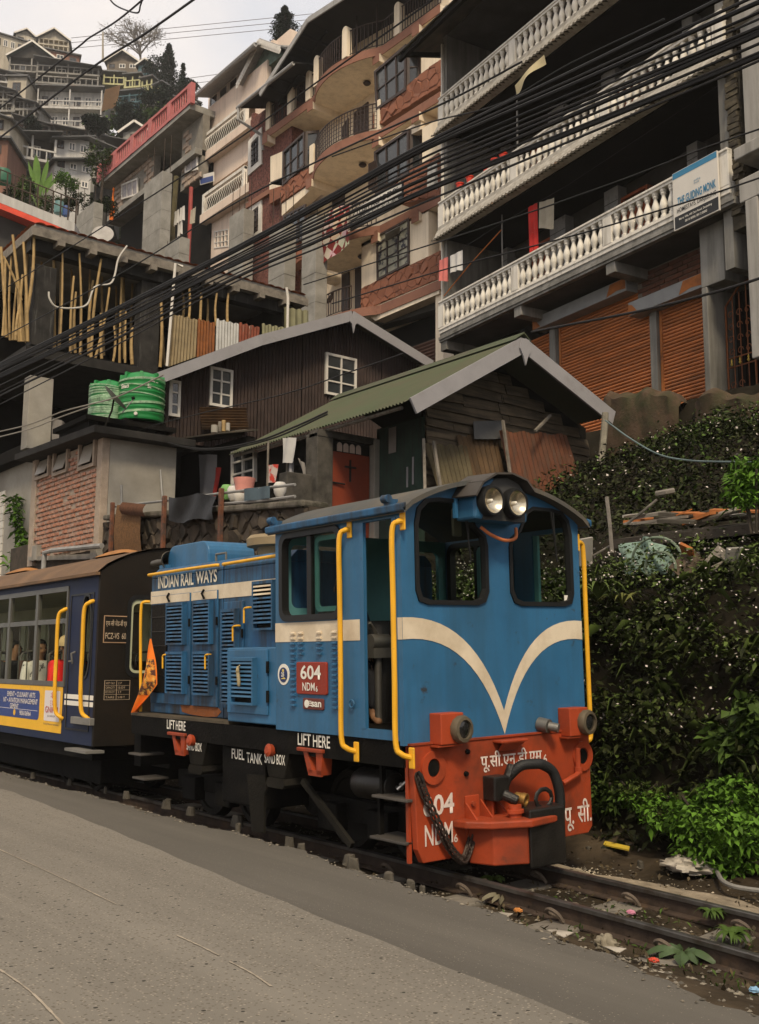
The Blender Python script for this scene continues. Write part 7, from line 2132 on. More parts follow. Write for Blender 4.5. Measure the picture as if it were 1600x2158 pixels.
for k in range(4):
    x = 10.26 + k * .135
    part('transom_arch', MB().prism([(x, YP + .025, 5.01), (x + .11, YP + .025, 5.01), (x + .11, YP + .025, 5.12)] + [(x + .055 + .055 * math.cos(t * .785), YP + .025, 5.12 + .05 * math.sin(t * .785)) for t in range(1, 4)] + [(x, YP + .025, 5.12)], (0, .004, 0)), mat('transom_light', (.52, .4, .33), .7), tr_)
# veranda behind the porch
part('veranda_wall', MB().box(10.3, 10.5, YP + .3, 17.3, 3.0, 5.4).box(10.3, 10.5, 17.3, 20, 3.0, 5.8), blackish, SB)
part('veranda_roof', MB().slab((9.6, 17.2, 5.75), (9.6, 20.2, 6.05), (10.5, 20.2, 6.2), (10.5, 17.2, 5.95), .03), tin_dark, SB)
P4 = [on_x(490, 950, 10.27), on_x(539, 940, 10.27), on_x(539, 1018, 10.27), on_x(490, 1024, 10.27)]
wz_t, wz_b = (P4[0].z + P4[1].z) / 2, (P4[2].z + P4[3].z) / 2
quadwin([V((10.27, P4[0].y, wz_t)), V((10.27, P4[1].y, wz_t)), V((10.27, P4[2].y, wz_b)), V((10.27, P4[3].y, wz_b))], whitew, paneg, SB, 2, 3, .05, .04)
for px, y0, y1, r_ in ((563, 1050, 930, .02), (613, 1050, 970, .045), (604, 1050, 975, .02)):
    a, b = on_x(px, y0, 9.9), on_x(px, y1, 9.9)
    part('veranda_post', MB().cyl(a, V((a.x, a.y, b.z)), r_, n=7), bargew if r_ > .03 else woodc, SB)
random.seed(50)
def clothx(name, lab, cat, px, X, m, amp=.03):
    solo(name, MB().grid(lambda u, v: tuple(on_x(px[0][0] + (px[1][0] - px[0][0]) * u + (px[2][0] - px[0][0]) * v, px[0][1] + (px[1][1] - px[0][1]) * u + (px[2][1] - px[0][1]) * v, X) + V((amp * math.sin(u * 8 + v * 2), 0, 0))), 10, 8), m, lab, cat, smooth=True)
clothx('hung_cloth', 'white cloth hanging from the veranda roof right of the white window', 'cloth', [(596, 923), (622, 922), (593, 976)], 9.8, MATS['white_cloth'])
clothx('hung_bag', 'small red and white printed bag hanging below the white cloth', 'bag', [(566, 980), (585, 978), (563, 1018)], 9.7, mat('red_white_bag', (.55, .05, .03), .6, var=.1, dirt=(.55, .45, .4), da=.5, ds=5, soft=.02), .02)
clothx('door_curtain', 'pale curtain drawn aside in the dark doorway of the veranda', 'curtain', [(419, 958), (455, 958), (419, 1052)], 10.2, mat('pale_curtain', (.3, .29, .3), .9, var=.1), .03)
clothx('hung_cloth', 'red cloth hanging at the right edge of the pale curtain', 'cloth', [(455, 985), (464, 985), (446, 1052)], 10.12, mat('red_cloth', (.28, .025, .02), .9, var=.15), .03)
clothx('hung_cloth', 'grey cloth hanging in the shade left of the dark porch post', 'cloth', [(628, 965), (640, 975), (640, 1008)], 9.9, MATS['grey_rag'], .02)
# rusty sheets leaning on the gable
tin_b = mat('brown_rust_tin', (.105, .062, .03), .85, .05, var=.3, vs=3, dirt=(.06, .04, .022), da=.4, ds=2, streak=True, bump=.25)
tin_o = mat('dull_olive_tin', (.115, .092, .05), .85, .05, var=.3, vs=3, dirt=(.07, .05, .03), da=.42, ds=2, streak=True, bump=.25)
tin_rr = mat('red_rust_tin', (.125, .045, .022), .85, .05, var=.3, vs=3, dirt=(.075, .05, .035), da=.42, ds=2, streak=True, bump=.25)
for lab, a, b, c, d, Y, m_, wv in (('olive brown corrugated sheet leaning on the gable planks, left of three', (912, 931), (1003, 935), (1010, 1060), (932, 1060), 12.55, tin_o, 9), ('tall brown corrugated sheet leaning in the middle of the gable', (980, 914), (1066, 912), (1078, 1060), (1000, 1060), 12.6, tin_b, 8), ('wide red rusted corrugated sheet leaning at the right of the gable', (1071, 903), (1214, 912), (1246, 1085), (1092, 1085), 12.4, tin_rr, 16)):
    sheetpx(lab, a, b, c, d, Y, m_, wv, group='rusty sheets leaning on the front shed', amp=.016, tilt=.22)
solo('grey_sheet', MB().slab(on_y(998, 888, 12.78), on_y(1058, 886, 12.78), on_y(1062, 925, 12.7), on_y(1000, 925, 12.7), .01), mat('grey_ply', (.1, .1, .1), .9, var=.2), 'small grey board tucked behind the brown leaning sheet', 'board')
for lab, a, b in (('grey batten leaning between the brown and red rusted sheets', (1060, 886), (1082, 1050)), ('thin pale batten leaning at the left edge of the rusty sheets', (914, 930), (930, 1040)), ('thin stick leaning on the top of the red rusted sheet', (1160, 875), (1128, 908)), ('dark round post standing left of the leaning sheets', (893, 925), (896, 1040))):
    solo('leaning_stick', MB().beam(on_y(*a, 12.5), on_y(*b, 12.3), .045, .04), woodc, lab, 'stick')
solo('tree_pole', MB().tube([on_y(1258, 1085, 11.3), on_y(1263, 1010, 11.3), on_y(1270, 950, 11.35), on_y(1275, 890, 11.4), on_y(1276, 870, 11.4)], [.07, .065, .06, .06, .055], 8), mat('pale_bark', (.2, .18, .14), .9, var=.3, vs=8, dirt=(.08, .07, .05), da=.4, ds=5, bump=.5), 'pale rough pole propping the right eave of the front shed', 'pole', smooth=True)
solo('woven_sack', MB().grid(lambda u, v: tuple(on_y(1218 + 26 * u, 1056 + 32 * v, 11.9 - .2 * math.sin(u * 3.1))), 8, 8), mat('woven_white', (.4, .37, .33), .9, var=.2, vs=20, dirt=(.15, .12, .1), da=.4, ds=14, soft=.03), 'white woven sack at the foot of the pale pole', 'sack', smooth=True)
# ================================================================== foliage helpers
def leaves(name, P, L_, m, label=None, cat=None, group=None, parent=None, kind=None, width=.42, up=.3, jit=.35, nrm=None, droop=.25):
    """one small folded leaf at every point of P"""
    n = len(P)
    d = rng.normal(size=(n, 3))
    d[:, 2] = d[:, 2] * .6 + up
    if nrm is not None: d += nrm
    d /= np.linalg.norm(d, axis=1)[:, None]
    s = np.cross(d, rng.normal(size=(n, 3)) * .5 + np.array([0, 0, 1.]))
    s /= np.linalg.norm(s, axis=1)[:, None] + 1e-9
    ln = L_ * (1 + jit * rng.uniform(-1, 1, n))[:, None]
    nn = np.cross(d, s)
    mid = P + d * ln * .45
    tip = P + d * ln + np.array([0, 0, -1.]) * ln * droop
    v = np.stack([P, mid + s * ln * width / 2 + nn * ln * .06, tip, mid - s * ln * width / 2 + nn * ln * .06], 1).reshape(-1, 3)
    org = V((0, 0, 0))
    if parent is None:
        org = V((v[:, 0].mean(), v[:, 1].mean(), v[:, 2].min()))
    else: org = ROOTM[rootof(parent).name][0].translation
    v = v - np.array(org)
    me = bpy.data.meshes.new(name)
    me.vertices.add(4 * n)
    me.vertices.foreach_set('co', v.ravel())
    me.loops.add(6 * n)
    b = np.arange(n)[:, None] * 4
    me.loops.foreach_set('vertex_index', (b + np.array([[0, 1, 2, 0, 2, 3]])).ravel().astype(np.int32))
    me.polygons.add(2 * n)
    me.polygons.foreach_set('loop_start', np.arange(0, 6 * n, 3, dtype=np.int32))
    me.update()
    me.validate()
    me.materials.append(m)
    o = bpy.data.objects.new(name, me)
    COL.objects.link(o)
    if parent is None: o.location = org
    else: o.parent = parent
    return tag(o, label, cat, group, kind)
def leafmat(name, c, is_=.45, rough=.55):
    return mat(name, c, rough, 0, var=.3, vs=1.2, bump=0, spec=.1, island=is_)
lf_dark = leafmat('leaf_dark', (.022, .034, .010))
lf_mid = leafmat('leaf_mid', (.045, .075, .015))
lf_bright = leafmat('leaf_bright', (.075, .155, .018))
lf_yel = leafmat('leaf_yellowed', (.11, .115, .03))
lf_con = leafmat('conifer_leaf', (.016, .028, .018), .5)
bark = mat('bark', (.05, .04, .03), .95, var=.4, vs=6, bump=.4)
def blob(c, rx_, ry_, rz_, n, lumps=9, shell=.55):
    """points in an uneven crown made of several lumps"""
    cs_ = rng.normal(size=(lumps, 3))
    cs_ /= np.linalg.norm(cs_, axis=1)[:, None]
    cs_ *= rng.uniform(.35, .75, lumps)[:, None]
    k = rng.integers(0, lumps, n)
    u = rng.normal(size=(n, 3))
    u /= np.linalg.norm(u, axis=1)[:, None]
    q = cs_[k] + u * (rng.uniform(shell, 1, n) ** .6 * rng.uniform(.25, .5, lumps)[k])[:, None]
    return np.array(c) + q * np.array([rx_, ry_, rz_])
def tree(name, label, foot, h, rx_, m, n=2500, leaf=.3, kind='round', group=None):
    t_ = thing(name, label, 'tree', tuple(foot), group)
    foot = V(foot)
    part('trunk', MB().tube([foot - V((0, 0, .5)), foot + V((.02 * h, 0, h * .4)), foot + V((0, 0, h * .85))], [h * .03, h * .022, h * .006], 7), bark, t_, True)
    if kind == 'round':
        P = blob(foot + V((0, 0, h * .62)), rx_, rx_, h * .42, n, 12)
    else:
        z = rng.uniform(.08, 1, n) ** .8
        tier = .75 + .25 * np.sin(z * 40)
        rad = rx_ * (1 - z ** 1.5) ** .8 * tier * rng.uniform(.45, 1, n) if kind == 'column' else rx_ * (1 - z) ** .75 * tier * rng.uniform(.4, 1.05, n)
        a = rng.uniform(0, 6.283, n)
        lob = 1 + .3 * np.sin(a * 3 + z * 7)
        P = np.stack([foot.x + rad * lob * np.cos(a), foot.y + rad * lob * np.sin(a), foot.z + z * h], 1)
    for k in range(6):
        a = k * 1.05
        z = h * (.3 + .09 * k)
        part('limb', MB().tube([foot + V((0, 0, z)), foot + V((rx_ * .45 * math.cos(a), rx_ * .45 * math.sin(a), z + h * .1))], [h * .012, h * .004], 5), bark, t_)
    leaves('crown', P, leaf, m, parent=t_)
    return t_
# ================================================================== houses up the hillside
pale = [mat('hill_wall_%s' % k, c, .9, var=.15, vs=.5, dirt=tuple(q * .5 for q in c), da=.4, ds=.6, soft=.2, streak=True, bump=.1) for k, c in (('cream', (.42, .37, .29)), ('white', (.48, .46, .43)), ('grey', (.25, .235, .21)), ('brick', (.2, .1, .07)), ('teal', (.07, .13, .15)), ('timber', (.16, .13, .10)), ('dark', (.05, .045, .04)))]
CR, WH, GR, BRK, TL_, TM, DK = pale
hroof = mat('hill_roof_tin', (.11, .11, .11), .6, .2, var=.3, vs=.7, dirt=(.09, .05, .03), da=.35, ds=.5, bump=.05)
hgreen = mat('hill_roof_green', (.05, .08, .07), .6, .1, var=.2, vs=.7, bump=.05)
def hill_house(label, x0, x1, yt, yb, D, wm_, floors=2, roof='flat', yaw=0., balc=True, rail=None, nwin=3, roofm=None, cols=True, dep=5., deep=4.0, cat='house', win=True):
    base = at_d((x0 + x1) / 2, yb, D)
    W_ = (x1 - x0) / FOC * D
    H_ = (yb - yt) / FOC * D
    rz = -HEAD - math.atan(((x0 + x1) / 2 - 800) / FOC) + R(yaw)
    t_ = thing('hillside_house', label, cat, tuple(base), 'houses up the hillside', rz=rz, local=True)
    w2 = W_ / 2
    fh = H_ / floors
    rail = rail or wm_
    part('wall', MB().box(-w2, w2, 1.2 if balc else 0, dep, -deep, H_), wm_, t_)
    for f in range(floors):
        z = f * fh
        yw = 1.2 if balc else 0
        for k in range(nwin if win else 0):
            xc = -w2 + W_ * (k + .5) / nwin
            ww, hh = min(.55, W_ / nwin * .3), fh * .22
            zc = z + fh * .52
            wf_ = part('window', MB().ring(rect(xc - ww, xc + ww, zc - hh, zc + hh), rect(xc - ww + .1, xc + ww - .1, zc - hh + .1, zc + hh - .1), lambda a, b, d: (a, yw - .06 + d, b), 0, .1).box(xc - .05, xc + .05, yw - .05, yw + .02, zc - hh, zc + hh), whitew if k % 3 else winbrown, t_)
            part('pane', MB().box(xc - ww + .1, xc + ww - .1, yw - .03, yw - .01, zc - hh + .1, zc + hh - .1), paneg, wf_)
        if balc:
            b_ = part('balcony', MB().box(-w2 - .1, w2 + .1, -.1, 1.2, z - .25, z), rail, t_)
            part('balcony_rail', MB().box(-w2, w2, -.08, .02, z + .8, z + .95), rail, b_)
            n = max(3, int(W_ / .8))
            bm3 = MB().box(-.05, .05, -.05, .0, 0, .8).mesh('rail_post', rail)
            for k in range(n + 1):
                piece('rail_post', bm3, b_, (-w2 + W_ * k / n, 0, z))
            if cols:
                for k in range(3):
                    x = -w2 + .1 + (W_ - .2) * k / 2
                    part('veranda_post', MB().box(x - .09, x + .09, -.05, .13, z, z + fh - .25), rail, t_)
    rm = roofm or hroof
    if roof == 'flat':
        part('roof', MB().box(-w2 - .3, w2 + .3, -.4, dep, H_, H_ + .2), rm, t_)
    elif roof == 'gable':
        g_ = W_ * .36
        part('gable', MB().prism([(-w2, .3, H_), (w2, .3, H_), (0, .3, H_ + g_ * .95)], (0, dep, 0)), wm_, t_)
        for s in (-1, 1):
            r_ = part('roof', MB().slab((s * (w2 + .4), -.5, H_ - .25), (0, -.5, H_ + g_), (0, dep, H_ + g_), (s * (w2 + .4), dep, H_ - .25), .1), rm, t_)
            part('barge_board', MB().beam((s * (w2 + .4), -.52, H_ - .25), (0, -.52, H_ + g_), .08, .25), whitew, r_)
    else:
        k = 1 if roof == 'shed' else -1
        part('roof', MB().slab((-w2 - .4, -.9, H_ - .3 + .5 * k), (w2 + .4, -.9, H_ - .3 - .5 * k), (w2 + .4, dep, H_ + .5 - .5 * k), (-w2 - .4, dep, H_ + .5 + .5 * k), .1), rm, t_)
    return t_
random.seed(90)
HH = hill_house
HH('cream house at the top left of the skyline with a long row of windows', -10, 62, 78, 112, 185, CR, 1, 'flat', 12, False, nwin=5)
HH('small dormer house with a low gable on the skyline beside the cream house', 34, 74, 74, 95, 190, CR, 1, 'gable', 8, False, nwin=2)
HH('tall gabled cream house on the skyline with dark roof sides', 82, 143, 80, 106, 182, CR, 2, 'gable', -6, True, CR, 2)
HH('brown roofed dark open house below the skyline gable', 60, 165, 106, 128, 172, BRK, 1, 'flat', 4, False, nwin=4)
HH('open dark shed with a broad pale gable edge near the top left', 20, 112, 118, 150, 160, DK, 1, 'gable', -12, True, GR, 2, hgreen)
HH('house with pale railings behind the open dark shed at the far left', -30, 56, 150, 172, 142, GR, 1, 'shed', -8, True, WH, 2)
HH('pale block walled building with pierced pattern at far left', 14, 54, 160, 205, 138, CR, 1, 'flat', -20, False, nwin=1)
HH('dark top storey with grey rails above the white veranda house', 78, 206, 128, 176, 148, DK, 2, 'shed', -10, True, GR, 4)
HH('two storey white veranda house with long balconies in mid hillside', 76, 212, 178, 268, 140, WH, 2, 'flat', -14, True, WH, 6)
HH('dark gabled house above the curved yellow railing', 225, 290, 128, 150, 165, TM, 1, 'gable', -14, False, nwin=3)
HH('green gabled house right of the timber gable above the railing', 290, 322, 135, 160, 160, TL_, 1, 'gable', -20, False, nwin=1)
for k, (xa, xb, ya, yb_) in enumerate(((218, 262, 152, 176), (262, 296, 156, 182), (296, 322, 163, 192), (322, 345, 176, 206), (345, 362, 192, 222))):
    HH(['first bay of the pale yellow railed terrace, nearest the white veranda house', 'second bay of the curving pale yellow railed terrace', 'third bay of the curving pale yellow railed terrace', 'fourth bay of the curving pale yellow railed terrace', 'last bay of the curving pale yellow railed terrace, lowest down'][k], xa, xb, ya, yb_, 150 - 2 * k, DK, 1, 'flat', -10 - 12 * k, True, mat('pale_yellow_rail', (.4, .38, .2), .8), 2, win=False)
HH('blue and teal open house under the curving terrace', 244, 300, 190, 236, 142, TL_, 2, 'flat', -24, True, TL_, 3)
HH('teal railed house beside the scrub under the curving terrace', 298, 332, 205, 240, 138, TL_, 2, 'flat', -35, True, GR, 2)
HH('small shed with a scalloped awning left of the pinkish building', 378, 414, 212, 245, 95, GR, 1, 'shed', -20, False, nwin=1)
HH('row of red and teal shacks below the white veranda house', 34, 104, 252, 278, 118, BRK, 1, 'shed', -10, True, GR, 4)
HH('weathered plank shack under the white veranda house', 100, 182, 268, 290, 120, GR, 1, 'shed', -16, True, TM, 3)
HH('beige plastered house at the left edge below the hill path', -35, 20, 238, 288, 88, CR, 1, 'shed', -18, False, nwin=1)
HH('brick house at the left edge under the beige plastered house', -40, 15, 292, 336, 84, BRK, 1, 'flat', -18, False, nwin=1)
HH('long dark tin roofed shack with thin posts and pale pickets', 18, 116, 276, 332, 92, DK, 1, 'rshed', 6, True, WH, 4)
HH('pale tin house with white framed windows behind the banana plant', 116, 186, 288, 330, 94, WH, 1, 'rshed', 10, False, nwin=3)
HH('patched grey sheet walled house below the pale tin house', 114, 190, 332, 400, 88, WH, 2, 'rshed', 14, False, nwin=3)
HH('dark fenced house in the scrub beyond the pink balustrade', 224, 316, 296, 330, 105, DK, 1, 'shed', -14, True, TM, 3)
HH('dark gabled hut in the scrub above the fenced house', 258, 312, 276, 296, 112, GR, 1, 'gable', -20, False, nwin=1)
fillers = [(-20, 30, 182, 232, 128, TM, 'grey timber house with stairs at the left edge, above the beige house'), (24, 74, 208, 246, 128, GR, 'plain grey house tucked left of the white veranda house'), (186, 222, 276, 318, 108, GR, 'narrow grey house right of the pale tin house'), (196, 240, 300, 372, 92, DK, 'dark house half hidden by the thin leaved tree')]
for a, b, c, d, D, m_, lab in fillers:
    HH(lab, a, b, c, d, D, m_, 2, 'shed', random.uniform(-25, 5), True, GR, 2)
solo('corrugated_screen', MB().corr(at_d(214, 235, 134), at_d(246, 225, 133) - at_d(214, 235, 134), at_d(232, 186, 134) - at_d(224, 232, 134), 12, .08, 4, 1), mat('brown_screen', (.2, .12, .065), .8, var=.2, vs=.5), 'brown corrugated screen standing at the corner of the white veranda house', 'screen', smooth=True)
# terrace with a red edged slab behind the bamboo storey
tp = [at_d(-20, 398, 46), at_d(158, 470, 46)]
TR_ = thing('terrace_slab', 'white terrace slab with a red painted lower edge and a dark railing', 'terrace', tuple(tp[0]))
dv = (tp[1] - tp[0])
fv = V((dv.x, dv.y, 0)).normalized()
bk_ = V((-fv.y, fv.x, 0)) if V((-fv.y, fv.x, 0)).dot(V((FW.x, FW.y, 0))) > 0 else V((fv.y, -fv.x, 0))
zt1, zt0 = tp[0].z, tp[1].z
part('slab', MB().prism([tp[0], tp[1], tp[1] - V((0, 0, .45)), tp[0] - V((0, 0, .45))], bk_ * 6), WH, TR_)
part('red_edge', MB().prism([tp[0] - V((0, 0, .46)), tp[1] - V((0, 0, .46)), tp[1] - V((0, 0, .72)), tp[0] - V((0, 0, .72))], bk_ * 6), mat('bright_red_paint', (.55, .05, .02), .6), TR_)
part('under_wall', MB().prism([tp[0] - V((0, 0, .73)) + bk_, tp[1] - V((0, 0, .73)) + bk_, tp[1] - V((0, 0, 5)) + bk_, tp[0] - V((0, 0, 5)) + bk_], bk_ * .3), DK, TR_)
for k in range(12):
    p_ = tp[0].lerp(tp[1], k / 11) + bk_ * .1
    part('railing_post', MB().beam(p_, p_ + V((0, 0, 1.1)), .05, .05, (1, 0, 0)), rust, TR_)
for h_ in (.55, 1.1):
    part('railing_pipe', MB().tube([tp[0] + bk_ * .1 + V((0, 0, h_)), tp[1] + bk_ * .1 + V((0, 0, h_))], .03, 5), rust, TR_)
for px, py, r_, h_, c, lab in ((124, 450, .21, .55, (.1, .2, .2), 'pale teal water barrel on the red edged terrace'), (139, 455, .15, .45, (.04, .08, .22), 'blue water barrel beside the teal one on the terrace'), (6, 385, .34, .6, (.03, .12, .07), 'dark green water tank at the far left above the terrace')):
    solo('barrel', MB().lathe([(r_, 0), (r_ * 1.05, h_ * .3), (r_ * 1.05, h_ * .7), (r_ * .9, h_), (0, h_ * 1.05)], at_d(px, py, 47), (0, 0, 1), 16), mat('barrel_%d' % px, c, .5), lab, 'barrel', smooth=True)
sd_c = at_d(217, 496, 33)
sdish = thing('satellite_dish', 'pale round satellite dish standing on the tiled roof edge of the bamboo storey', 'satellite dish', tuple(sd_c - V((0, 0, .5))))
part('reflector', MB().lathe([(.34, .07), (.27, .04), (.14, .01), (0, 0)], sd_c, V((-.45, -.8, .35)), 24), mat('dish_pale', (.3, .28, .26), .5), sdish, True)
part('mast', MB().cyl(sd_c - V((0, 0, .6)), sd_c, .03), rust, sdish)
# ------------------------------------------------------------------ trees and plants on the hill
def foot(x, y, D): return at_d(x, y, D)
tree('conifer_tree', 'tall dark conifer behind the brown apartment roof', foot(598, 150, 95), 6.4, 2.3, lf_con, 14000, .2, 'column')
tree('conifer_tree', 'dark columnar cypress right of the bare tree on the skyline', foot(352, 222, 150), 9.4, 2.3, lf_con, 7000, .35, 'column')
tree('conifer_tree', 'thin ragged conifer standing right of the columnar cypress', foot(384, 200, 150), 4.8, .7, lf_con, 900, .35, 'cone')
tree('bushy_tree', 'rounded dark green tree below the thin ragged conifer', foot(398, 235, 135), 4.4, 2.1, lf_con, 3500, .3)
tree('conifer_tree', 'small pointed conifer on the skyline left of the attic gable', foot(474, 200, 140), 2.9, 1.3, lf_con, 1800, .3, 'cone')
for k, (px, py, D_, h_, r_, lab) in enumerate(((262, 285, 118, 4.0, 2.2, 'dark rounded tree in the scrub above the fenced hut'), (318, 262, 125, 4.5, 2.2, 'dark rounded tree under the last yellow terrace bay'), (355, 262, 125, 5.0, 2.6, 'broad dark tree beside the scalloped awning shed'), (60, 300, 112, 3.0, 1.6, 'small dark tree among the red and teal shacks'), (200, 300, 104, 3.2, 1.4, 'small dark tree at the corner of the plank shack'), (330, 190, 158, 5.5, 2.6, 'dark tree on the skyline between the bare tree and the cypress'))):
    tree('bushy_tree', lab, foot(px, py, D_), h_, r_, lf_con, 2200, .34)
tree('scrub_tree', 'thin leaved tree at the left end of the pink balustrade', foot(212, 425, 62), 3.6, 1.1, lf_mid, 1500, .16)
bt = thing('bare_tree', 'large pale branching tree with sparse leaves on the skyline', 'tree', tuple(foot(295, 150, 190)))
b0 = foot(295, 150, 190)
random.seed(33)
twigs = []
def grow(p, d, L_, r, lev, mb):
    q = p + d * L_
    mb.tube([p, p.lerp(q, .5) + V((random.uniform(-.1, .1), random.uniform(-.1, .1), 0)) * L_ * .3, q], [r, r * .85, r * .65], 5 if lev < 2 else 3, False)
    if lev >= 4:
        twigs.append(q)
        return
    for k in range(4 if lev else 5):
        nd = (d * .75 + V((random.gauss(0, .6), random.gauss(0, .6), random.gauss(.1, .35)))).normalized()
        grow(p.lerp(q, random.uniform(.55, 1)), nd, L_ * random.uniform(.62, .85), r * .66, lev + 1, mb)
gm2 = MB()
grow(b0 - V((0, 0, 1)), V((0, 0, 1)), 4.6, .26, 0, gm2)
part('trunk', gm2, mat('pale_grey_bark', (.15, .13, .11), .9), bt, True)
tw = np.array([list(q) for q in twigs])
leaves('crown', np.repeat(tw, 5, 0) + rng.normal(size=(len(tw) * 5, 3)) * .35, .24, leafmat('sparse_leaf', (.12, .105, .06)), parent=bt)
# banana plant
bn = thing('banana_plant', 'banana plant with broad upright yellow green leaves among shrubs', 'plant', tuple(foot(82, 440, 60)))
bf = foot(82, 440, 60)
bleaf = mat('banana_leaf', (.10, .19, .03), .5, var=.25, vs=1.5, bump=.1)
for k, (px, pt, pw, bend) in enumerate(((76, 322, .22, 0), (99, 332, .16, .5), (63, 338, .13, -.5), (108, 362, .2, .35), (122, 362, .12, .8), (88, 375, .14, -.2), (48, 385, .12, -.9))):
    top_ = at_d(px, pt, 60)
    mid_ = bf.lerp(top_, .5) + V((0, 0, .25))
    side = RT
    lm = MB()
    def lp(u, v, top_=top_, mid_=mid_, pw=pw, bend=bend):
        c = bf.lerp(mid_, v * 2) if v < .5 else mid_.lerp(top_, v * 2 - 1)
        wv = pw * (0.06 if v < .4 else math.sin(math.pi * min(1, (v - .4) / .6 * .93 + .07)) ** .7)
        return tuple(c + side * ((u - .5) * 2 * wv) + V((0, 0, -.12 * abs(u - .5) * 2)) + side * bend * .3 * max(0, v - .5))
    lm.grid(lp, 6, 14)
    part('leaf', lm, bleaf, bn, True)
part('stem', MB().tube([bf - V((0, 0, 1)), bf + V((0, 0, .6)), bf + V((.05, 0, 1.4))], [.16, .13, .06], 8), mat('banana_stem', (.12, .13, .05), .8), bn, True)
for k, (px, py, r_, h_, m_, lab) in enumerate(((55, 400, .9, 1.3, lf_mid, 'rounded green shrub left of the banana plant'), (140, 385, .7, 1.2, lf_bright, 'bright green shrub right of the banana plant'), (30, 420, .8, 1.0, lf_dark, 'dark shrub at the left behind the red edged terrace'), (165, 430, .8, 1.0, lf_dark, 'dark fern shrub right of the blue barrels'), (110, 430, .9, .9, lf_mid, 'low shrub at the foot of the banana plant'), (225, 440, .7, 1.0, lf_dark, 'dark shrub below the pink balustrade corner'))):
    sh_ = thing('shrub', lab, 'shrub', tuple(at_d(px, py, 58)))
    c = at_d(px, py, 58)
    leaves('foliage', blob(c + V((0, 0, 0)), r_, r_, h_ * .75, 1500, 10), .14, m_, parent=sh_)
    part('stem', MB().tube([c - V((0, 0, 2)), c], .05, 5), bark, sh_)
# scrub on the open slope of the hill (mass of small plants)
pts = []
for _ in range(16000):
    D = random.uniform(70, 175)
    px = random.uniform(-40, 470)
    X = FW.x * 0
    p_ = at_d(px, 300, D)
    z = gz(p_.x, p_.y)
    pts.append((p_.x + random.gauss(0, .4), p_.y + random.gauss(0, .4), z + abs(random.gauss(.3, .5))))
leaves('hillside_scrub', np.array(pts), .75, lf_dark, 'dark scrub covering the hillside between the houses', 'scrub', kind='stuff', width=.7)
pts = []
for _ in range(7000):
    p_ = at_d(random.gauss(330, 45), random.gauss(268, 16), 122 + random.uniform(-3, 3))
    pts.append(tuple(p_))
leaves('hillside_scrub', np.array(pts), .5, lf_mid, 'green scrub clinging to the slope right of the curved terrace', 'scrub', kind='stuff', width=.7)
# ------------------------------------------------------------------ poles and wires
solo('utility_pole', MB().tube([at_d(217, 130, 185), at_d(217, 68, 185)], [.2, .14], 6), CR, 'pale utility pole on the skyline left of the bare tree', 'pole')
def wire(label, pts, X, r, group='overhead cables along the road', m=None, name='overhead_cable'):
    P_ = arc([on_x(a, b, X) for a, b in pts], 10)
    return solo(name, MB().tube(P_, r, 6), m or cablem, label, 'cable', group, smooth=True)
random.seed(17)
cb = [(-42, 300, 530, 766, .028), (4, 313, 538, 774, .03), (26, 329, 547, 781, .018), (57, 350, 556, 788, .022), (72, 374, 565, 796, .03), (92, 386, 576, 812, .018), (118, 402, 593, 834, .03), (128, 424, 602, 852, .016), (40, 340, 551, 777, .014), (-12, 306, 534, 770, .02), (64, 360, 561, 792, .02), (110, 396, 585, 826, .014)]
for k, (a, b, c, d, r_) in enumerate(cb):
    wire('highest black cable of the thick bundle sweeping down across the houses' if k == 0 else 'lowest black cable of the thick bundle, clear of the rest at the left' if k == 7 else 'black cable within the thick bundle sweeping down across the houses', [(1700, a - 48), (1600, a), (1250, a + (b - a) * .49 + 4), (900, b), (690, b + (c - b) * .49 + 3), (480, c), (240, c + (d - c) * .5 + 3), (0, d), (-100, d + 48)], 6.9 + random.uniform(-.15, .15), r_ * .72)
lone = [('thin wire crossing high over the brown apartment building', [(1000, -70), (911, 0), (700, 150), (480, 308), (230, 470), (-40, 640)], 7.2, .012), ('thin wire crossing the middle of the apartment building', [(1100, 130), (940, 215), (700, 325), (480, 437), (240, 585), (-40, 735)], 7.2, .012), ('single dark cable curving across the rust red shutters', [(1650, 570), (1520, 612), (1350, 655), (1180, 688), (1120, 700)], 8.6, .014), ('thin wire in front of the lower balcony and sign', [(1650, 255), (1480, 314), (1300, 383), (1080, 460), (900, 518), (640, 600)], 7.6, .008), ('thin wire passing below the sign board', [(1650, 358), (1524, 401), (1420, 434), (1250, 485), (1100, 525), (930, 570), (700, 640)], 7.6, .008), ('thin wire over the top balcony', [(1400, 40), (1200, 135), (1050, 220), (900, 260), (700, 330)], 7.6, .009), ('pair of pale cables at the left below the bamboo storey, upper', [(-40, 918), (60, 895), (130, 868), (190, 852), (250, 835), (345, 790)], 7.3, .013), ('pair of pale cables at the left below the bamboo storey, lower', [(-40, 930), (60, 905), (130, 878), (190, 857)], 7.3, .013), ('looping cable under the green roof eave, upper strand', [(296, 914), (360, 935), (440, 946), (540, 930), (620, 900), (690, 868)], 9.0, .016), ('looping cable under the green roof eave, lower strand', [(296, 910), (330, 925), (400, 945), (480, 946), (580, 922), (690, 873)], 9.0, .014), ('thin wire from the tank roof to the shed barge board', [(180, 960), (300, 905), (420, 872), (600, 830), (740, 783), (850, 745)], 8.8, .01)]
for lab, pts, X, r_ in lone:
    wire(lab, pts, X, r_, 'single wires over the houses', plast if 'pale' in lab else None)
wire('cable swinging down from the top left over the hillside', [(440, -25), (400, 5), (300, 75), (215, 128), (130, 190), (0, 290), (-60, 330)], 7.0, .022, 'cables at the upper left')
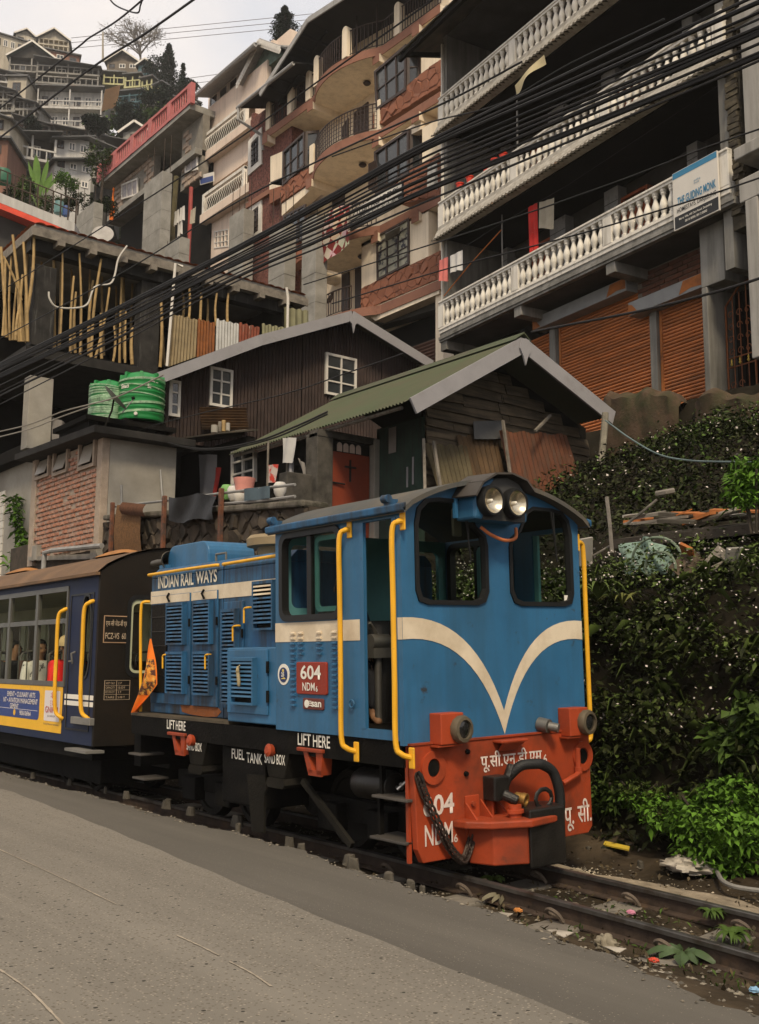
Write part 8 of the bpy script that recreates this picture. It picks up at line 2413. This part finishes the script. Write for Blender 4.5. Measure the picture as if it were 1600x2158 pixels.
wire('kinked cable at the upper left over the cream house', [(320, -20), (300, 0), (245, 45), (188, 80), (170, 95), (100, 150), (0, 228), (-60, 270)], 7.0, .018, 'cables at the upper left')
wire('slack loop of cable at the top left', [(225, -12), (240, 8), (262, 20), (290, 27), (296, 12), (300, 0)], 7.0, .015, 'cables at the upper left')
for k, (a, b) in enumerate(((80, 45), (90, 57), (102, 70), (170, 140), (182, 155))):
    solo('power_line', MB().tube([at_d(150 if k < 3 else 360, a, 186), at_d(800, b - 30, 186)], .05, 4), mat('far_wire', (.16, .15, .15), .8), ['highest faint power line crossing the sky behind the bare tree', 'second highest faint power line behind the bare tree', 'third highest faint power line behind the bare tree', 'upper of two faint power lines over the pointed conifer', 'lower of two faint power lines over the pointed conifer'][k], 'cable', 'far power lines')
wire('pale blue hose hanging from the front shed eave over the bank', [(1276, 886), (1330, 925), (1390, 958), (1450, 970), (1520, 973), (1650, 974)], 9.4, .01, None, mat('pale_blue_hose', (.11, .15, .15), .5), 'hose')
# ================================================================== planted bank on the right, from the track to the garden wall
def bank_pts(n, x0, x1, y0, y1, hz, wt=None, seed=1, thick=.12):
    r_ = np.random.default_rng(seed)
    out = []
    while len(out) < n:
        X, Y = r_.uniform(x0, x1), r_.uniform(y0, y1)
        c = .5 + .5 * math.sin(X * 2.3 + 1.3 * math.sin(Y * 1.1)) * math.sin(Y * 1.9 + X)
        if wt is not None and r_.uniform() > wt(X, Y, c): continue
        out.append((X - thick * r_.uniform(-.3, 1), Y + r_.normal() * .04, gz(X, Y) + hz * c * r_.uniform(.0, 1) ** 1.5 + r_.uniform(-.05, .1)))
    return np.array(out)
lf_bank = leafmat('bank_leaf', (.022, .026, .008), .75)
lf_weed = leafmat('weed_leaf', (.06, .085, .02), .6)
# steep face by the track is sampled by height rather than by ground area
def face_pts(n, y0, y1, zlo, zhi, seed, bulge=.3):
    r_ = np.random.default_rng(seed)
    z = r_.uniform(zlo, zhi, n)
    y = r_.uniform(y0, y1, n)
    xs_f = [(-.3, 7.62), (0, 7.78), (.4, 7.9), (1.4, 8.1), (2.1, 8.35), (2.4, 8.7)]
    x = np.array([lerp_tab(xs_f, q) for q in z])
    c = .5 + .5 * np.sin(y * 3.1 + 2 * np.sin(z * 2.3)) * np.sin(z * 4.2 + y * 1.7)
    return np.stack([x - .04 - bulge * c * r_.uniform(.1, 1, n), y, z], 1), c
P, c = face_pts(34000, 2.0, 11.6, -.15, 2.35, 3, .42)
P = P[np.random.default_rng(1).uniform(size=len(P)) < .12 + .95 * c ** 1.6]
leaves('bank_foliage', P, .07, lf_bank, 'dark creepers covering the steep bank face right of the locomotive', 'ground cover', kind='stuff', width=.6, droop=.5, jit=.75)
P, c = face_pts(15000, 2.0, 11.4, .1, 2.5, 4, .46)
P = P[(c > .42) & (P[:, 2] > .55 + .5 * np.sin(P[:, 1] * 2.7))]
leaves('bank_foliage', P, .055, lf_weed, 'lighter green creeper patches over the dark bank face', 'ground cover', kind='stuff', width=.55, droop=.4)
P = bank_pts(30000, 8.5, 15.4, 2.0, 13.5, .35, lambda X, Y, c: .9 if X > 9.7 else .5, 5)
P = P[~((P[:, 1] > 11.2) & (P[:, 0] < 14.6))]
leaves('bank_foliage', P, .085, lf_bank, 'dark scrub covering the upper slope below the mossy garden wall', 'ground cover', kind='stuff', width=.5, droop=.45)
P = bank_pts(7000, 10.2, 15.5, 3.0, 12.0, .5, lambda X, Y, c: .85 * c ** 2 if X < 13.6 else .9, 6)
P = P[~((P[:, 1] > 11.0) & (P[:, 0] < 14.6))]
leaves('bank_foliage', P, .075, lf_mid, 'paler weeds among the dark scrub of the upper slope', 'ground cover', kind='stuff', width=.5)
r_ = np.random.default_rng(12)
P, c = face_pts(5200, 2.0, 11, .3, 2.45, 13, .4)
P = P[(c > .35) & (r_.uniform(size=len(P)) < .35 + .65 * (P[:, 2] > 1.5))]
leaves('bank_grass', P[::2], .2, lf_weed, 'long yellowish grass blades trailing down the bank', 'grass', kind='stuff', width=.045, up=.6, droop=.8, jit=.7)
# flowering weeds along the terrace lip
P = bank_pts(14000, 7.95, 9.4, 2.2, 10.8, .45, lambda X, Y, c: .25 + .75 * c, 7, .25)
leaves('flowering_weeds', P, .055, lf_weed, 'pale flowering weeds along the terrace lip of the bank', 'weeds', kind='stuff', width=.4, up=.6)
Pf, c = face_pts(9000, 2.2, 10.5, .8, 2.65, 8, .47)
Pf = Pf[(c > .45)]
white_f = mat('white_petal', (.5, .44, .4), .7, var=.15, bump=0, island=.3)
leaves('weed_flowers', np.concatenate([P[::6] + np.array([-.05, 0, .08]), Pf[::4]]), .024, white_f, 'tiny white flowers scattered through the bank weeds', 'flowers', kind='stuff', width=.9, droop=0)
P = bank_pts(500, 11, 15.3, 3, 11, .4, None, 9)
leaves('weed_flowers', P + np.array([-.1, 0, .1]), .035, white_f, 'tiny white specks of flowers on the upper slope', 'flowers', kind='stuff', width=.8, droop=0)
def plant(name, label, cat, c, r, n, L_, m, lumps=10, width=.5, droop=.35, stems=5, group=None):
    t_ = thing(name, label, cat, (c[0], c[1], c[2] - r[2]), group)
    leaves('foliage', blob(c, r[0], r[1], r[2], n, lumps, .5), L_, m, parent=t_, width=width, droop=droop, up=.1)
    for k in range(stems):
        a = k * 6.283 / stems
        part('stem', MB().tube([(c[0] + .05 * math.cos(a), c[1] + .05 * math.sin(a), c[2] - r[2] - .05), (c[0] + r[0] * .3 * math.cos(a), c[1] + r[1] * .3 * math.sin(a), c[2]), (c[0] + r[0] * .55 * math.cos(a), c[1] + r[1] * .55 * math.sin(a), c[2] + r[2] * .5)], .012, 5), bark, t_)
    return t_
def pz(px, py, X): return tuple(on_x(px, py, X))
plant('leafy_bush', 'big bright green leafy bush at the right edge beside the track', 'bush', pz(1520, 1735, 7.55), (.42, .72, .42), 6500, .062, lf_bright, 22, .6, .4)
plant('leafy_bush', 'bright green bush left of the big one, behind the pale plastic sheet', 'bush', pz(1400, 1700, 7.85), (.3, .45, .22), 1800, .048, lf_bright, 10, .5)
plant('leafy_bush', 'small green bush growing beside the red buffer beam', 'bush', pz(1282, 1672, 7.8), (.25, .35, .22), 900, .07, lf_mid, 8, .5)
plant('leafy_bush', 'dark broad leaved bush at the right edge above the big bright bush', 'bush', pz(1590, 1560, 7.8), (.3, .35, .40), 700, .12, lf_mid, 8, .55)
plant('leafy_bush', 'bright nettle like bush at the right edge below the blue hose', 'bush', pz(1590, 1035, 8.9), (.3, .36, .36), 1100, .085, lf_bright, 10, .35)
plant('leafy_bush', 'low weeds with white flowers between the two bushes by the track', 'weeds', pz(1345, 1665, 7.8), (.2, .35, .14), 500, .05, lf_weed, 8, .4)
def strap(label, c, n, L_, m, seed, up=1.0):
    r_ = random.Random(seed)
    t_ = thing('grass_plant', label, 'plant', c)
    for k in range(n):
        a = r_.uniform(0, 6.283)
        l = L_ * r_.uniform(.6, 1.1)
        w_ = .016 * r_.uniform(.8, 1.4)
        d = V((math.cos(a), math.sin(a), 0))
        sd_ = V((-d.y, d.x, 0))
        mb = MB()
        mb.grid(lambda u, v: tuple(V(c) + d * (l * .75 * v) + V((0, 0, l * up * (v - .75 * v * v * 1.25))) + sd_ * ((u - .5) * 2 * w_ * math.sin(math.pi * (.1 + .9 * v) ** .8))), 2, 7)
        part('blade', mb, m, t_, True)
    return t_
strap('strap leaved plant on the bank beside the yellow front handrail', pz(1262, 1262, 7.95), 20, .55, lf_weed, 1)
strap('strap leaved clump further right on the bank lip', pz(1312, 1275, 7.95), 14, .45, lf_yel, 2)
strap('grass tuft growing between the rails at the right', tuple(on_z(1545, 1985, -.24)), 34, .2, lf_mid, 3, 1.4)
strap('grass tuft on the far side of the far rail', tuple(on_z(1500, 1935, -.2)), 26, .16, lf_mid, 4, 1.4)
# big leaved weed by the near rail and a drooping one by the first sleeper
def dock(label, c, n, L_, m, seed, wd=.35):
    r_ = random.Random(seed)
    t_ = thing('broad_leaf_weed', label, 'plant', tuple(c))
    for k in range(n):
        a = 6.283 * k / n + r_.uniform(-.3, .3)
        l = L_ * r_.uniform(.7, 1.1)
        d, sd_ = V((math.cos(a), math.sin(a), 0)), V((-math.sin(a), math.cos(a), 0))
        mb = MB()
        mb.grid(lambda u, v: tuple(V(c) + d * l * v + V((0, 0, l * (.75 * v - .8 * v * v) + .02 - .05 * abs(u - .5))) + sd_ * ((u - .5) * l * wd * (.15 if v < .3 else math.sin(math.pi * (v - .25) / .76)))), 4, 9)
        part('leaf', mb, m, t_, True)
    return t_
dock('broad leaved weed growing against the near rail', on_z(1440, 2015, -.24), 9, .2, mat('dock_leaf', (.05, .08, .03), .5, var=.25, vs=8, bump=.1), 1, .5)
dock('wilted grey leaved weed by the first sleeper end', on_z(1063, 1895, -.24), 10, .17, mat('wilted_leaf', (.16, .14, .09), .8, var=.25, bump=.1), 2, .25)
dock('small weed beside the near rail in the shade of the locomotive', on_z(1040, 1855, -.24), 7, .1, lf_weed, 3, .4)
# creeper on the left outbuilding
cp_ = thing('creeper', 'green creeper climbing the rendered outbuilding at the left edge', 'climbing plant', tuple(on_x(45, 1190, 8.2)))
sp_ = [on_x(a, b, 8.22) for a, b in ((50, 1190), (52, 1150), (38, 1110), (30, 1070), (28, 1048))]
part('stem', MB().tube(arc(sp_, 5), .02, 5), bark, cp_)
P = np.array([list(on_x(random.gauss(lerp_tab([(1048, 26), (1090, 34), (1150, 50), (1190, 40)], yy3), 6 if yy3 < 1160 else 16), yy3, 8.15)) for yy3 in np.linspace(1045, 1195, 340)])
leaves('foliage', P, .16, lf_bright, parent=cp_, width=.5, droop=.5)
# ------------------------------------------------------------------ terrace clutter: ledge roof with rubbish, sheet, hoops, planks
shade_t = mat('dark_plank', (.05, .04, .03), .9, var=.4, vs=4, bump=.4)
XL = 9.0
la, lb_ = on_x(1292, 1145, XL), on_x(1650, 1105, XL)
lr = thing('lean_to_roof', 'low dark lean-to roof loaded with rubbish on the bank terrace', 'roof', tuple(la - V((0, 0, .6))))
part('roof_sheet', MB().slab(la, lb_, lb_ + V((1.0, 0, .18)), la + V((1.0, 0, .18)), .04), tin_dark, lr)
part('edge_board', MB().beam(la - V((.02, 0, .02)), lb_ - V((.02, 0, .02)), .03, .09), shade_t, lr)
part('back_wall', MB().prism([la + V((.75, 0, -.9)), lb_ + V((.75, 0, -.9)), lb_ + V((.75, 0, .1)), la + V((.75, 0, .1))], (.1, 0, 0)), blackish, lr)
part('lower_board', MB().beam(on_x(1296, 1175, XL + .2), on_x(1600, 1150, XL + .2), .04, .12), shade_t, lr)
random.seed(61)
for k in range(26):
    px = random.uniform(1330, 1570)
    c = on_x(px, 1106 - (px - 1292) * .03 - random.uniform(2, 22), XL + random.uniform(.05, .6))
    a = random.uniform(-.5, .5)
    d = V((random.uniform(-.2, .2), math.cos(a), math.sin(a) * .4)) * random.uniform(.08, .3)
    solo('scrap', MB().obox(c, d, (random.uniform(.02, .07), 0, .01), (0, .0, random.uniform(.006, .02))), random.choice([woodc, rustpaint, tin_dark, shade_t, plast]), 'bit of scrap board heaped on the lean-to roof', 'scrap', 'scrap on the lean-to roof')
def crumple(name, label, cat, c, r, m, seed, flat=.5):
    r_ = np.random.default_rng(seed)
    ks = r_.normal(size=(10, 3)) * 3.5
    ph = r_.uniform(0, 6, 10)
    mb = MB()
    def f(u, v):
        a, b = u * 6.2832, (v - .5) * 3.1415
        n = np.array([math.cos(b) * math.cos(a), math.cos(b) * math.sin(a), math.sin(b)])
        d = 1 + sum(.16 * abs(math.sin(k @ n + p)) - .1 for k, p in zip(ks, ph))
        q = n * d * np.array(r)
        return (c[0] + q[0], c[1] + q[1], c[2] + max(q[2], -r[2] * flat))
    mb.grid(f, 26, 16)
    return solo(name, mb, m, label, cat, smooth=True)
netm = mat('green_mesh_plastic', (.19, .27, .21), .6, var=.25, vs=6, dirt=(.1, .13, .1), da=.4, ds=5, bump=.3)
gs_ = MB()
gs_.grid(lambda u, v: tuple(on_x(1310 + 102 * u, 1210 - (52 + 18 * math.sin(2.4 * u + .6) + (10 if .45 < u < .62 else 0)) * v, 8.55 + .25 * v) + V((.05 * math.sin(u * 11 + v * 5), 0, 0))), 18, 10)
solo('plastic_sheet', gs_, netm, 'pale green plastic sheeting heaped on the bank terrace', 'plastic sheet', smooth=True)
hp = mat('pale_green_hose', (.16, .2, .14), .5)
for lab, cx, cy, rx_2, ry_2, X in (('large hoop of pale hose standing behind the green sheeting', 1385, 1180, 52, 48, 8.6), ('smaller hoop of pale hose lying on the green sheeting', 1392, 1195, 32, 32, 8.45)):
    solo('hose_hoop', MB().tube([on_x(cx + rx_2 * math.cos(t * .2618 - .6), cy - ry_2 * math.sin(t * .2618 - .6), X) for t in range(18)], .014, 6), hp, lab, 'hose', smooth=True)
for lab, a, b, w_, m_ in (('long pale plank leaning right of the green sheeting', (1478, 1205), (1522, 1155), .09, woodc), ('second plank leaning beside the long pale one', (1490, 1208), (1532, 1165), .08, woodc), ('brown board lying by the hose hoops', (1425, 1210), (1470, 1165), .2, mat('brown_board', (.11, .08, .055), .9, var=.3, vs=3, bump=.3)), ('small orange board stuck up behind the brown board', (1446, 1150), (1452, 1175), .14, rustpaint), ('grey stone slab at the right of the leaning planks', (1530, 1170), (1565, 1168), .14, greyconc), ('pale weathered board beside the front yellow handrail on the bank', (1222, 1165), (1248, 1160), .3, plast)):
    solo('board', MB().beam(on_x(*a, 8.45), on_x(*b, 8.6), w_, .03, (1, 0, .3)), m_, lab, 'board', bevel=.004)
for lab, a, b, r_ in (('thin pole standing on the bank near the green sheeting', (1290, 1165), (1279, 1048), .022), ('bent stick lying across the bank near the thin pole', (1225, 1185), (1290, 1148), .012), ('pale stick leaning over the dark lean-to', (1320, 1105), (1385, 1053), .014), ('short pale log on the upper slope above the lean-to', (1383, 1041), (1420, 1034), .03)):
    solo('stick', MB().tube([on_x(*a, 8.6), on_x((a[0] + b[0]) / 2 + 1, (a[1] + b[1]) / 2, 8.62), on_x(*b, 8.7)], r_, 6), woodc, lab, 'stick', smooth=True)
# ------------------------------------------------------------------ litter by the track
bagm = mat('dirty_white_plastic', (.40, .36, .30), .45, var=.2, vs=6, dirt=(.2, .17, .13), da=.4, ds=5, bump=.4, bs=25)
gr = lambda px, py, z=-.2: on_z(px, py, z)
q = gr(1415, 1795)
solo('plastic_sheet', MB().grid(lambda u, v: tuple(gr(1345 + 80 * u - 8 * v, 1800 - 26 * v - 22 * u * u) + V((0, 0, .02 + .13 * u * math.sin(3.1 * v) + .02 * math.sin(u * 17 + v * 9)))), 20, 10), bagm, 'dirty white plastic sheet lying below the bright bush', 'plastic sheet', smooth=True)
c = gr(1415, 1772)
crumple('plastic_bag', 'puffed dirty white bag against the bright bush', 'plastic bag', (c.x, c.y, -.08), (.1, .13, .13), bagm, 5)
c = gr(1450, 1835)
crumple('plastic_bag', 'crumpled grey white bag nearer the hose at the right', 'plastic bag', (c.x, c.y, -.17), (.13, .2, .07), bagm, 6)
c = gr(1478, 1812)
crumple('plastic_bag', 'folded grey plastic bag behind the crumpled one at the right', 'plastic bag', (c.x, c.y, -.14), (.09, .14, .08), mat('grey_plastic_bag', (.26, .24, .21), .45, var=.3, vs=6, bump=.4), 9)
c = gr(1278, 2002, -.23)
crumple('plastic_bag', 'crumpled brown bag beside the middle sleeper end', 'plastic bag', (c.x, c.y, -.2), (.05, .07, .05), mat('brown_bag', (.2, .17, .12), .5, var=.4, vs=9, bump=.4), 7)
solo('yellow_strip', MB().slab(gr(1272, 1792) + V((0, 0, .04)), gr(1326, 1804) + V((0, 0, .04)), gr(1328, 1799) + V((0, 0, .05)), gr(1276, 1787) + V((0, 0, .05)), .012), mat('yellow_plastic', (.6, .42, .05), .5), 'bright yellow plastic strip on the dirt by the buffer beam', 'litter')
solo('hose', MB().tube(arc([gr(1590, 1700) + V((0, 0, .3)), gr(1545, 1760) + V((0, 0, .2)), gr(1508, 1815) + V((0, 0, .06)), gr(1512, 1845) + V((0, 0, .03)), gr(1540, 1872) + V((0, 0, .02)), gr(1640, 1888) + V((0, 0, .02))], 7), .018, 7), mat('grey_hose', (.2, .19, .17), .6), 'grey hose curving out of the bright bush at the right', 'hose', smooth=True)
for k, (px, py, m_, lab) in enumerate(((1330, 1926, 'pinkpl', 'small pink scrap of plastic between the rails'), (1378, 2028, 'redpl', 'small red bottle cap beside the near rail'), (1092, 1922, 'orpl', 'orange scrap by the first sleeper end'), (1590, 2090, 'blpl', 'small pale blue scrap at the right road edge'))):
    colr = {'pinkpl': (.5, .2, .28), 'redpl': (.5, .06, .03), 'orpl': (.5, .2, .05), 'blpl': (.2, .35, .5)}[m_]
    c = gr(px, py, -.23)
    crumple('scrap', lab, 'litter', (c.x, c.y, c.z + .01), (.022, .03, .015), mat(m_, colr, .5), 20 + k)
for k, (px, py, w_, h_, lab) in enumerate(((1296, 2010, .06, .04, 'small white paper scrap beside the middle sleeper'), (1065, 1935, .05, .03, 'white paper scrap on the dirt at the road edge'), (1400, 2062, .03, .03, 'little white chip on the dirt near the third sleeper'), (1180, 1975, .08, .05, 'crushed white wrapper left of the middle sleeper'))):
    c = gr(px, py, -.19)
    solo('paper_scrap', MB().slab(c + V((-h_, -w_, .02)), c + V((h_, -w_ * .8, .03)), c + V((h_ * .9, w_, .02)), c + V((-h_, w_ * .7, .035)), .003), bagm, lab, 'litter')
# loose stones and gravel
stm = mat('loose_stone', (.15, .13, .1), .9, var=.3, vs=5, bump=.4, island=.6)
def gravel(name, label, pts, size, m, seed, kind='stuff'):
    r_ = np.random.default_rng(seed)
    base = np.array([[1, 0, 0], [-1, 0, 0], [0, 1, 0], [0, -1, 0], [0, 0, 1], [0, 0, -.6]], float)
    tri = np.array([[0, 2, 4], [2, 1, 4], [1, 3, 4], [3, 0, 4], [2, 0, 5], [1, 2, 5], [3, 1, 5], [0, 3, 5]])
    n = len(pts)
    s = size * r_.uniform(.35, 1.4, (n, 1, 1)) * r_.uniform(.5, 1.3, (n, 6, 1))
    a = r_.uniform(0, 6.28, n)
    rot = np.stack([np.stack([np.cos(a), -np.sin(a), 0 * a], 1), np.stack([np.sin(a), np.cos(a), 0 * a], 1), np.stack([0 * a, 0 * a, np.ones(n)], 1)], 1)
    v = np.einsum('nij,kj->nki', rot, base * np.array([1, .7, .5])) * s + np.asarray(pts)[:, None, :]
    mb = MB()
    f = (np.arange(n)[:, None, None] * 6 + tri).reshape(-1, 3)
    mb.v = v.reshape(-1, 3).tolist()
    mb.f = f.tolist()
    o = part(name, mb, m)
    return tag(o, label, 'gravel', None, kind)
r_ = np.random.default_rng(44)
pts = []
while len(pts) < 5200:
    Y = r_.uniform(1.2, 14)
    X = r_.normal(5.9, .75) if r_.uniform() < .75 else r_.uniform(4.45, 7.6)
    if not (verge(Y) - .02 < X < 7.65): continue
    cc = track_c(Y)
    if abs(abs(X - cc) - GA) < .06: continue
    pts.append((X, Y, max(gz(X, Y), -.27) + .05 * ground_noise(X * 2, Y * 2) + .004))
gravel('gravel', 'loose stones and grit lying in and beside the railway track', pts, .017, stm, 1)
pale_g = mat('pale_grit', (.40, .34, .25), .9, var=.3, vs=9, bump=0, island=.4)
pts = []
for _ in range(22000):
    Y = r_.uniform(1.5, 9)
    cc = track_c(Y)
    X = cc + GA + .12 + abs(r_.normal(.08, .2))
    if X < 7.3: pts.append((X, Y, gz(X, Y) + .05 * ground_noise(X * 2, Y * 2) + .002 + .02 * math.exp(-((X - cc - GA - .25) / .2) ** 2)))
gravel('gravel', 'pale strip of spilled grit along the far side of the far rail', pts, .012, pale_g, 2)
gp_ = MB()
gp_.grid(lambda u, v: (lambda Y: (track_c(Y) + GA + .10 + (.5 + .1 * math.sin(Y * 3)) * u, Y, -.255 + .045 * math.sin(math.pi * u) + .012 * math.sin(Y * 9 + u * 5)))(1.4 + 5.6 * v), 12, 110)
tag(part('grit_bank', gp_, mat('pale_sand', (.27, .22, .155), .95, var=.3, vs=6, dirt=(.12, .095, .065), da=.4, ds=5, bump=.6, bs=60), None, True), 'low bank of pale sandy grit along the far rail', 'gravel', None, 'stuff')
pts = [(X, Y, -.01) for X, Y in [(verge(y_) + r_.normal(.02, .05), y_) for y_ in r_.uniform(1.5, 14, 900)]]
gravel('gravel', 'crumbled road edge grit beside the track', [(a, b, max(-.03, gz(a, b) + .03) if a > verge(b) else .004) for a, b, c in pts], .014, stm, 3)
leaves('leaf_litter', np.array([(X, Y, z + .012) for X, Y, z in [(p[0], p[1], gz(p[0], p[1]) + .03) for p in [(r_.uniform(4.5, 7.7), r_.uniform(1.5, 9)) for _ in range(1600)]]]), .04, leafmat('dead_leaf', (.06, .045, .025), .7), 'dead leaves scattered on the dirt round the track', 'leaf litter', kind='stuff', width=.5, up=-.1)
Pg = np.array([(track_c(Y) + X, Y, -.26) for X, Y in [(r_.uniform(-.3, .75) if r_.uniform() < .7 else r_.uniform(-.75, -.45), 1.2 + 4.5 * r_.beta(1, 2)) for _ in range(1500)]])
leaves('track_weeds', Pg, .05, lf_mid, 'low weeds growing between and beside the rails', 'weeds', kind='stuff', width=.25, up=1.2)
random.seed(71)
for k, (px, py, s_) in enumerate(((150, 1645, .1), (215, 1660, .08), (275, 1672, .16), (330, 1690, .13), (365, 1698, .1), (400, 1710, .17), (460, 1722, .15), (520, 1745, .1), (600, 1778, .14), (632, 1782, .08), (690, 1800, .15), (775, 1830, .16), (810, 1845, .09), (860, 1862, .14), (905, 1880, .08), (70, 1632, .09), (1215, 1790, .12), (1288, 1812, .1))):
    c = on_z(px, py, -.05 if px < 1000 else -.2)
    s_ *= .55 + .35 * (k % 3 == 0)
    c.x += random.uniform(-.04, .12)
    c.y += random.uniform(-.3, .3)
    v_ = []
    mb = MB()
    for i in range(8):
        a = i * .785
        rr = s_ * random.uniform(.7, 1.1)
        v_.append((c.x + rr * .5 * math.cos(a), c.y + rr * random.uniform(.5, 1.1) * math.sin(a), c.z - .06))
    top_ = [(c.x + (a - c.x) * .75 + random.uniform(-.01, .01), c.y + (b - c.y) * .75, c.z + s_ * random.uniform(.15, .4)) for a, b, z in v_]
    mb.add(v_ + top_, [tuple(range(8, 16))] + [(i, (i + 1) % 8, 8 + (i + 1) % 8, 8 + i) for i in range(8)])
    solo('edge_stone', mb, mat('dirty_stone', (.075, .065, .05), .9, var=.35, vs=6, bump=.4), 'rough stone lying on the dirt by the buffer beam' if px > 1000 else 'rough grey stone at the road edge beside the train', 'stone', 'stones along the road edge', bevel=.008)

# thin valley haze: one closed box round everything
ho = part('haze', MB().box(-310, 410, -310, 510, -2, 122), None)
hm_ = bpy.data.materials.new('haze')
hm_.use_nodes = True
ht = hm_.node_tree
for n_ in list(ht.nodes): ht.nodes.remove(n_)
pv = ht.nodes.new('ShaderNodeVolumePrincipled')
pv.inputs['Color'].default_value = (.9, .88, .86, 1)
pv.inputs['Density'].default_value = .00045
ht.links.new(pv.outputs[0], ht.nodes.new('ShaderNodeOutputMaterial').inputs['Volume'])
ho.data.materials.append(hm_)
ho['kind'] = 'stuff'
